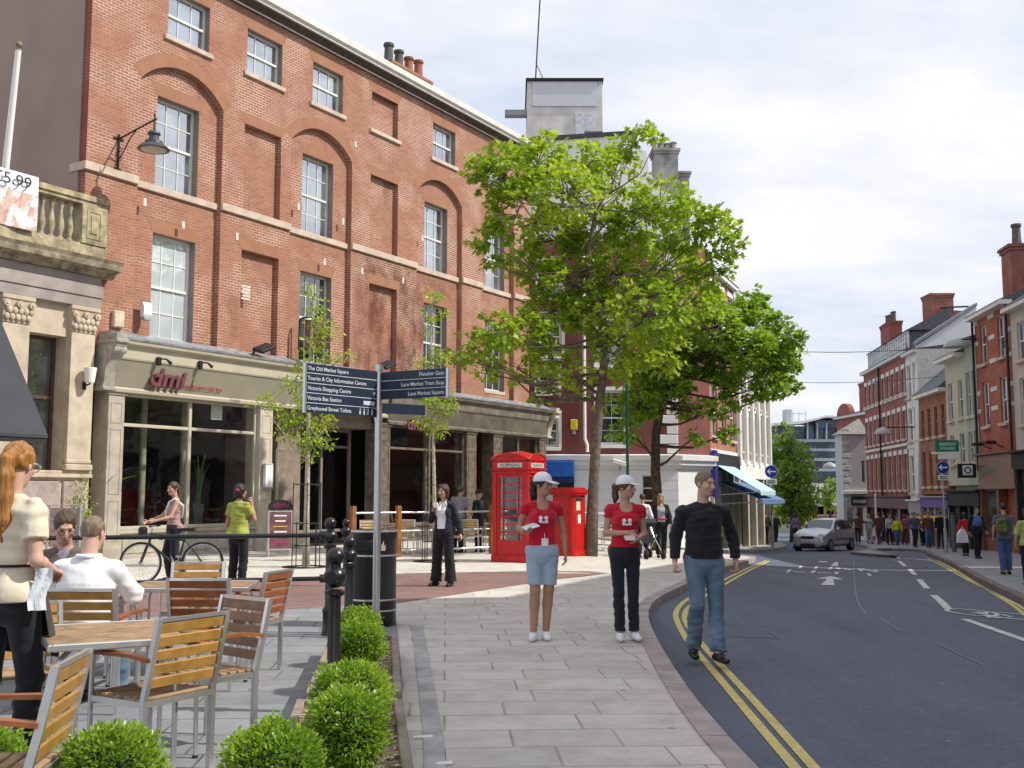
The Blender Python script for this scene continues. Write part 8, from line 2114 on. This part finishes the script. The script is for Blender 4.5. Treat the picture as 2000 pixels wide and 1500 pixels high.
mb = MB(); n = 28; mb.tube([(.165 * math.cos(i * 2 * PI / n), .125 * math.sin(i * 2 * PI / n), 1.085 * H4 / 1.75) for i in range(n)], .008, 6, closed=True); mb.build('apron_string', C_BLK, T)
ap = MB(); vs = []; fs = []
for j in range(9):
    for i in range(9):
        u = i / 8; w_ = j / 8; a = -PI * (.05 + .9 * u); rx, ry = .185 + .07 * w_, .15 + .09 * w_
        vs.append((rx * math.cos(a) - .03 * w_, ry * math.sin(a), (1.07 - .46 * w_) * H4 / 1.75 + .01 * math.sin(u * 20)))
for j in range(8):
    for i in range(8): a = j * 9 + i; fs.append((a, a + 1, a + 10, a + 9))
ap.add(vs, fs); ap.add([(x * 1.02, y * 1.02, z) for x, y, z in vs], [tuple(reversed(f)) for f in fs]); ap.build('apron', cloth('apron_black', (.02, .015, .02)), T, smooth=True)
p_ = at(101, 5.85, 1.055); T = thing('paper', 'white folded cloth hanging from the hand of the waitress', 'cloth', p_, R_(20)); mb = MB(); vs = []; fs = []
for j in range(8):
    for i in range(6): vs.append((-.045 + .018 * i + .01 * math.sin(j) - j * .004, .012 * math.sin(i * 2.1 + j * .7), .05 - .032 * j))
for j in range(7):
    for i in range(5): a = j * 6 + i; fs.append((a, a + 1, a + 7, a + 6))
mb.add(vs, fs); mb.add([(x, y + .006, z) for x, y, z in vs], [tuple(reversed(f)) for f in fs]); mb.build('sheet', cloth('napkin', (.72, .77, .82)), T, smooth=True); T.name = 'napkin'
# ---- seated pair
def seated(fem=False, lean=0, **kw):
    d = dict(pel=(0, .06, .50), wst=(0, .06 - lean * .3, .66), chs=(0, .05 - lean, .84), nek=(0, .055 - lean * 1.7, 1.02), hd=(0, .01 - lean * 2.1, 1.185), shR=(-.18, .05 - lean * 1.5, .965), shL=(.18, .05 - lean * 1.5, .965), elR=(-.27, -.12 - lean, .76), elL=(.27, -.12 - lean, .76), wrR=(-.14, -.36 - lean, .77), wrL=(.14, -.36 - lean, .77),
             hpR=(-.09, .04, .50), hpL=(.09, .04, .50), knR=(-.13, -.38, .50), knL=(.13, -.38, .50), anR=(-.13, -.36, .085), anL=(.13, -.36, .085), toR=(-.14, -.52, .03), toL=(.14, -.52, .03), stand=False)
    d.update(kw); J = skeleton(fem, **{k: v for k, v in d.items() if k != 'stand'}); J['stand'] = False; return J
T = person('man with cropped hair in a white shirt, seated with his back to the camera', 184, 7.68, 182)
J = seated(lean=.05, look=(-8, 14, 0), bulk=1.06); body(T, J, SK3, H=1.80); top(T, J, C_WHT, sleeve='long', neck='collar', g=.022, H=1.80, loose=.014, rip=.006)
bottom(T, J, C_DEN2, H=1.80, waist=.98, name='jeans'); shoes(T, J, C_BSH, H=1.80); hair(T, J, H_MOU, H=1.80, style='crop')
mb = MB(); c = J['nek'] * 1.8 / 1.75; mb.tube([(c[0] + .075 * math.cos(i * PI / 8), c[1] + .005 + .075 * math.sin(i * PI / 8), c[2] + .012) for i in range(16)], .02, 8, closed=True); mb.build('collar', C_WHT, T, smooth=True)
T = person('dark-haired man with glasses in brown jacket, looking down, seated facing the camera', 143, 8.62, 12)
J = seated(lean=.05, look=(18, 26, 0)); body(T, J, SK3, H=1.84, stub=(.3, .2, .16)); top(T, J, cloth('brown_jacket', (.13, .10, .085)), sleeve='long', neck='vee', g=.024, H=1.84, loose=.01, name='jacket'); top(T, J, cloth('check_shirt', (.35, .33, .42), c2=(.15, .14, .22), scale=30), sleeve='none', neck='collar', g=.012, H=1.84)
bottom(T, J, C_BLK, H=1.84, waist=.98); shoes(T, J, C_BSH, H=1.84); hair(T, J, H_BRN, H=1.84, style='short')
M = rotm(*J['look']); mb = MB()
for s in (-1, 1): mb.tube([tuple((J['hd'] + M @ V3(s * .033 + .022 * math.cos(a), -.118, .006 + .014 * math.sin(a))) * 1.84 / 1.75) for a in [i * PI / 6 for i in range(12)]], .0025, 5, closed=True); mb.tube([tuple((J['hd'] + M @ V3(s * .055, -.117, .01)) * 1.84 / 1.75), tuple((J['hd'] + M @ V3(s * .074, .0, .01)) * 1.84 / 1.75)], .0025, 5)
mb.build('glasses', M_MATTB, T)
# ---- woman wheeling the bicycle
T = person('woman in a dusky pink vest with a white shoulder strap, wheeling the bicycle', 348, 18.62, -62)
J = skeleton(True, look=(28, 4, 0), elR=(-.22, -.16, 1.14), wrR=(-.16, -.40, 1.05), elL=(.24, -.10, 1.13), wrL=(.26, -.36, 1.07), hd=(0, -.03, 1.62), knR=(-.09, -.10, .50), anR=(-.08, -.02, .085), toR=(-.09, -.18, .03), knL=(.09, .02, .50), anL=(.08, .17, .11), toL=(.09, .05, .04))
body(T, J, SK1, h=.01, H=1.72); top(T, J, cloth('dusky_pink', (.40, .26, .235)), h=.01, sleeve='none', neck='tank', hem=.90, g=.012, H=1.72, name='vest'); bottom(T, J, C_NAVY, h=.01, H=1.72, waist=1.0); shoes(T, J, C_BSH, H=1.72, h=.01); hair(T, J, H_BRN, H=1.72, style='tied', h=.009)
mb = MB(); mb.tube([(.08, -.10, 1.36), (.16, -.02, 1.42), (.14, .12, 1.30), (-.02, .14, 1.10)], .022, 8); mb.tube([(.08, -.10, 1.36), (.02, -.13, 1.2), (-.06, -.13, 1.05)], .02, 8); mb.build('bag_strap', C_WHT, T, smooth=True)
# ---- woman in green on the phone
T = person('woman in a lime green top and black trousers holding a phone to her ear', 474, 16.9, 158)
J = skeleton(True, look=(-20, 0, 0), elR=(-.23, -.10, 1.16), wrR=(-.13, -.14, 1.44), curl=(.9, .5), hdir=[((.1, .0, 1), (1, 0, 0)), None])
body(T, J, SK2, h=.01, H=1.66); top(T, J, cloth('lime_cotton', (.34, .38, .07)), h=.01, sleeve='short', neck='crew', hem=.86, g=.02, H=1.66, loose=.02, rip=.006); bottom(T, J, C_BLK, h=.01, H=1.66, waist=1.0, hemr=.07); shoes(T, J, C_BSH, H=1.66, h=.01); hr = hair(T, J, H_DRK, H=1.66, style='bob', h=.009)
M = rotm(*J['look']); q = (J['hd'] + M @ V3(-.05, .095, .02)) * 1.66 / 1.75; mb = MB(); mb.ball(tuple(q), .035, 10, 8, (1, .6, .7)); mb.build('hair_tie', mat('magenta', (.55, .03, .18), .5), hr)
# ---- woman in the black trouser suit
T = person('woman with auburn bob in a black trouser suit standing on the red paving', 868, 17.8, -22)
J = skeleton(True, look=(-12, 0, 0), elR=(-.24, .0, 1.14), wrR=(-.12, -.17, 1.30), elL=(.24, .07, 1.13), wrL=(.30, .06, .90), knR=(-.12, .0, .50), anR=(-.15, .02, .085), toR=(-.17, -.13, .03), knL=(.11, 0, .5), anL=(.13, .03, .085), toL=(.15, -.12, .03), curl=(1.0, .4), hdir=[((.3, -.3, .9), (1, 0, 0)), None])
body(T, J, SK1, h=.009, H=1.66); top(T, J, C_WHT, h=.009, sleeve='none', neck='vee', hem=.95, g=.010, H=1.66); top(T, J, C_NAVY, h=.009, sleeve='long', neck='vee', hem=.90, g=.026, H=1.66, name='jacket', front_open=(.10, .085), loose=.01)
bottom(T, J, C_BLK, h=.009, H=1.66, waist=.99, hemr=.105, knee=.075, thigh=.095, end=.04, rip=.006); shoes(T, J, C_BSH, H=1.66, h=.009); hair(T, J, H_AUB, H=1.66, style='bob', h=.008)
mb = MB(); k_ = 1.66 / 1.75
for s in (-1, 1): mb.prism([(s * .02, 1.30 * k_), (s * .13, 1.40 * k_), (s * .10, 1.45 * k_), (s * .045, 1.44 * k_)], -.155, -.135)
mb.build('collar', C_WHT, T)
# ---- a reusable set of walkers for everyone further off
def walker(label, px, Y, rz, H, topm, botm, hairm, style='short', fem=False, sleeve='long', neck='crew', hem=.90, skin=SK1, ph=1, h=.016, loose=.01, group=None, jk=None, gz=None, shoe=None, hemr=.07, arms=None, **kw):
    T = person(label, px, Y, rz, group=group, gz=gz)
    s = ph
    d = dict(knR=(-.09, -.10 * s, .50), anR=(-.085, -.04 * s, .10), toR=(-.095, -.04 * s - .15, .03), knL=(.09, .02 * s, .50), anL=(.085, .16 * s, .11), toL=(.095, .16 * s - .15, .03), elR=(-.235, .09 * s, 1.13), wrR=(-.25, .06 * s, .89), elL=(.235, -.03 * s, 1.13), wrL=(.24, -.17 * s, .92))
    if arms: d.update(arms)
    d.update(kw); J = skeleton(fem, **d)
    body(T, J, skin, h=h, H=H, hands=h < .0125); top(T, J, topm, h=h, sleeve=sleeve, neck=neck, hem=hem, g=.02, H=H, loose=loose, name='jacket' if sleeve == 'long' else 'shirt', rip=.003)
    bottom(T, J, botm, h=h, H=H, hemr=hemr); shoes(T, J, shoe or C_BSH, H=H, h=max(h * .8, .009)); hair(T, J, hairm, H=H, style=style, h=h * .85)
    return T, J
C_GREY = cloth('grey_tee', (.24, .22, .26)); C_PINKT = cloth('pink_top', (.62, .26, .20)); C_PUR = cloth('lilac_top', (.22, .15, .30)); C_SLATE = cloth('slate_tee', (.11, .11, .16)); C_JBLUE = cloth('jeans_blue', (.06, .11, .26)); C_LIME = cloth('pale_lime', (.36, .42, .13)); C_BRN = cloth('brown_top', (.10, .045, .03)); C_YEL = cloth('hi_vis', (.50, .55, .03)); C_SUIT = cloth('dark_suit', (.012, .012, .018)); C_ROSE = cloth('rose_top', (.35, .09, .14)); C_LGR = cloth('light_grey_top', (.36, .38, .42))
T, J = walker('man in a grey t-shirt and dark cap leaning over a terrace table', 896, 27.9, 150, 1.74, C_GREY, C_NAVY, H_DRK, sleeve='short', h=.012, ph=.2, arms=dict(elR=(-.27, -.12, 1.08), wrR=(-.27, -.34, .90), elL=(.2, -.2, 1.15), wrL=(.15, -.38, .98), hd=(0, -.14, 1.60), nek=(0, -.08, 1.44), chs=(0, -.05, 1.26), shR=(-.18, -.05, 1.39), shL=(.18, -.05, 1.39)))
cap_(T, J, cloth('grey_cap', (.08, .085, .08)), H=1.74, h=.01)
T, J = walker('person in black with a black cap behind the fence, just left of the phone box', 936, 28.2, 60, 1.62, C_BLK, C_BLK, H_DRK, h=.012, ph=.2)
cap_(T, J, C_BLK, H=1.62, h=.01)
T, J = walker('blonde woman in black cardigan and red belt, walking towards the camera in the plaza', 1287, 28.8, 0, 1.70, C_LGR, C_BLK, H_FAIR, 'long', True, 'long', 'scoop', .98, h=.012, ph=.6)
top(T, J, C_BLK, h=.012, sleeve='long', neck='vee', hem=.86, g=.036, H=1.70, name='cardigan', front_open=(.11, .10))
mb = MB(); mb.tube([(.155 * math.cos(i * PI / 10), .125 * math.sin(i * PI / 10), 1.03) for i in range(20)], .022, 6, closed=True); mb.build('belt', C_RED, T)
mb = MB(); mb.bbox(.26, -.1, .62, .34, .14, .86, .03); mb.tube([(.3, -.05, .86), (.28, .0, .95), (.3, .08, .86)], .008, 5); b_ = mb.build('handbag', cloth('wine_leather', (.20, .015, .04)), T)
walker('person with dark red hair in a white jacket behind the second woman in red', 1252, 28.3, 175, 1.66, C_WHT, C_NAVY, H_AUB, 'short', True, h=.014, ph=.6)
walker('woman in black with a shoulder bag walking away under the blue awning', 1459, 58.5, 170, 1.68, C_SUIT, C_BLK, H_DRK, 'long', True, ph=.9)
walker('person in a long dark coat walking away beside the arrow sign pole', 1489, 58.0, 185, 1.76, C_SUIT, C_BLK, H_DRK, hem=.72, ph=.7)
walker('person in a lilac top left of the parked car', 1546, 61.5, 200, 1.66, C_PUR, C_NAVY, H_DRK, 'bob', True)
walker('person in dark clothes half hidden by the arrow sign pole', 1508, 62, 10, 1.70, C_NAVY, C_NAVY, H_DRK)
walker('man in dark red and black with arms out, right behind the car', 1666, 59.5, 170, 1.68, C_BRN, C_NAVY, H_DRK, ph=.5, arms=dict(elR=(-.36, .0, 1.22), wrR=(-.55, -.1, 1.24), elL=(.36, .0, 1.22), wrL=(.55, -.1, 1.22)))
G4_ = 'distant crowd on the right-hand pavement'
crowd = [(1688, 60, 10, 1.66, C_LGR, C_LGR, H_BRN, 'bob', 1, 'pale grey clothes, leftmost in the distant crowd'), (1706, 58, 190, 1.70, C_BRN, C_BRN, H_AUB, 'short', 0, 'rust brown, second from the left in the distant crowd'), (1727, 57, 15, 1.66, C_LGR, C_BLK, H_DRK, 'bob', 1, 'pale grey top and black skirt in the distant crowd'),
         (1742, 56.5, 0, 1.52, C_YEL, C_JBLUE, H_DRK, 'short', 1, 'bright yellow-green top in the distant crowd'), (1757, 57.5, 190, 1.62, C_ROSE, C_BRN, H_BRN, 'bob', 1, 'rose pink jacket in the distant crowd'), (1776, 52.5, 5, 1.70, cloth('police_grey', (.07, .09, .12)), C_NAVY, H_DRK, 'short', 0, 'dark blue-grey jacket with a pale hem, nearest of the distant crowd'),
         (1764, 61, 175, 1.70, C_PUR, C_JBLUE, H_DRK, 'short', 0, 'muted purple top behind the rose pink one'), (1802, 51.5, -5, 1.72, C_BRN, C_JBLUE, H_AUB, 'short', 0, 'dark brown jacket and blue jeans, left of the black coat'), (1826, 49.5, 175, 1.74, C_SUIT, C_BLK, H_BRN, 'short', 0, 'plain black coat beside the slim kerb post'),
         (1790, 55.5, 185, 1.66, C_SLATE, C_NAVY, H_FAIR, 'bob', 1, 'slate jacket and fair hair, half hidden in the crowd'), (1717, 62, 180, 1.72, C_SUIT, C_NAVY, H_DRK, 'short', 0, 'black jacket at the back of the crowd by the maroon shop'), (1845, 53, 180, 1.68, C_NAVY, C_BLK, H_DRK, 'bob', 1, 'navy coat in front of the purple fascia')]
for i, (px, Y, rz, H, a, b, hm, st, fe, lb) in enumerate(crowd):
    walker('person in ' + lb, px, Y, rz, H, a, b, hm, st, bool(fe), h=.02, ph=(1 if i % 2 else -.8), group=G4_)
T, J = walker('woman in a bright red top beside the man in the dark suit', 1872, 40.5, 175, 1.62, cloth('scarlet_top', (.50, .02, .03)), C_BLK, H_DRK, 'bob', True, ph=.8)
T_ = thing('carrier_bag', 'white plastic carrier bag hanging beside the woman in scarlet', 'bag', at(1867, 40.1, at(1867, 40.1).z + .5)); mb = MB(); mb.prism([(-.2, 0), (.2, 0), (.17, .32), (.05, .5), (-.05, .5), (-.17, .34)], -.07, .07); mb.build('bag_body', C_WHT, T_); mb = MB(); mb.tube([(-.04, 0, .5), (0, 0, .62), (.04, 0, .5)], .01, 5); mb.build('bag_handle', C_WHT, T_)
T, J = walker('man in a dark suit and blue shirt walking towards the camera on the right pavement', 1896, 37.8, 8, 1.80, C_SUIT, C_SUIT, H_DRK, 'crop', False, neck='vee', hem=.82, h=.013, ph=.9)
top(T, J, cloth('blue_shirt', (.10, .16, .42)), h=.013, sleeve='none', neck='collar', hem=.9, g=.022, H=1.80)
T, J = walker('man in slate t-shirt and blue jeans with green rucksack, walking away', 1948, 27.3, 172, 1.78, C_SLATE, C_JBLUE, H_DRK, 'short', False, 'short', 'crew', .86, h=.011, ph=.6, loose=.02)
mb = MB(); mb.bbox(-.02, .10, 1.02, .24, .28, 1.42, .06); mb.bbox(.02, .27, 1.05, .2, .33, 1.25, .03); rk = mb.build('rucksack', cloth('rucksack_green', (.16, .22, .03), c2=(.03, .04, .04), scale=8), T); mb = MB(); mb.tube([(.15, .15, 1.42), (.16, .02, 1.48), (.15, -.13, 1.36), (.16, .02, 1.1)], .02, 6); mb.build('strap', C_BLK, rk)
walker('woman in a pale lime top and black trousers at the right edge of the photo', 1993, 22.7, 168, 1.62, C_LIME, C_BLK, H_BRN, 'bob', True, 'elbow', 'crew', .90, h=.010, ph=.5, loose=.015)
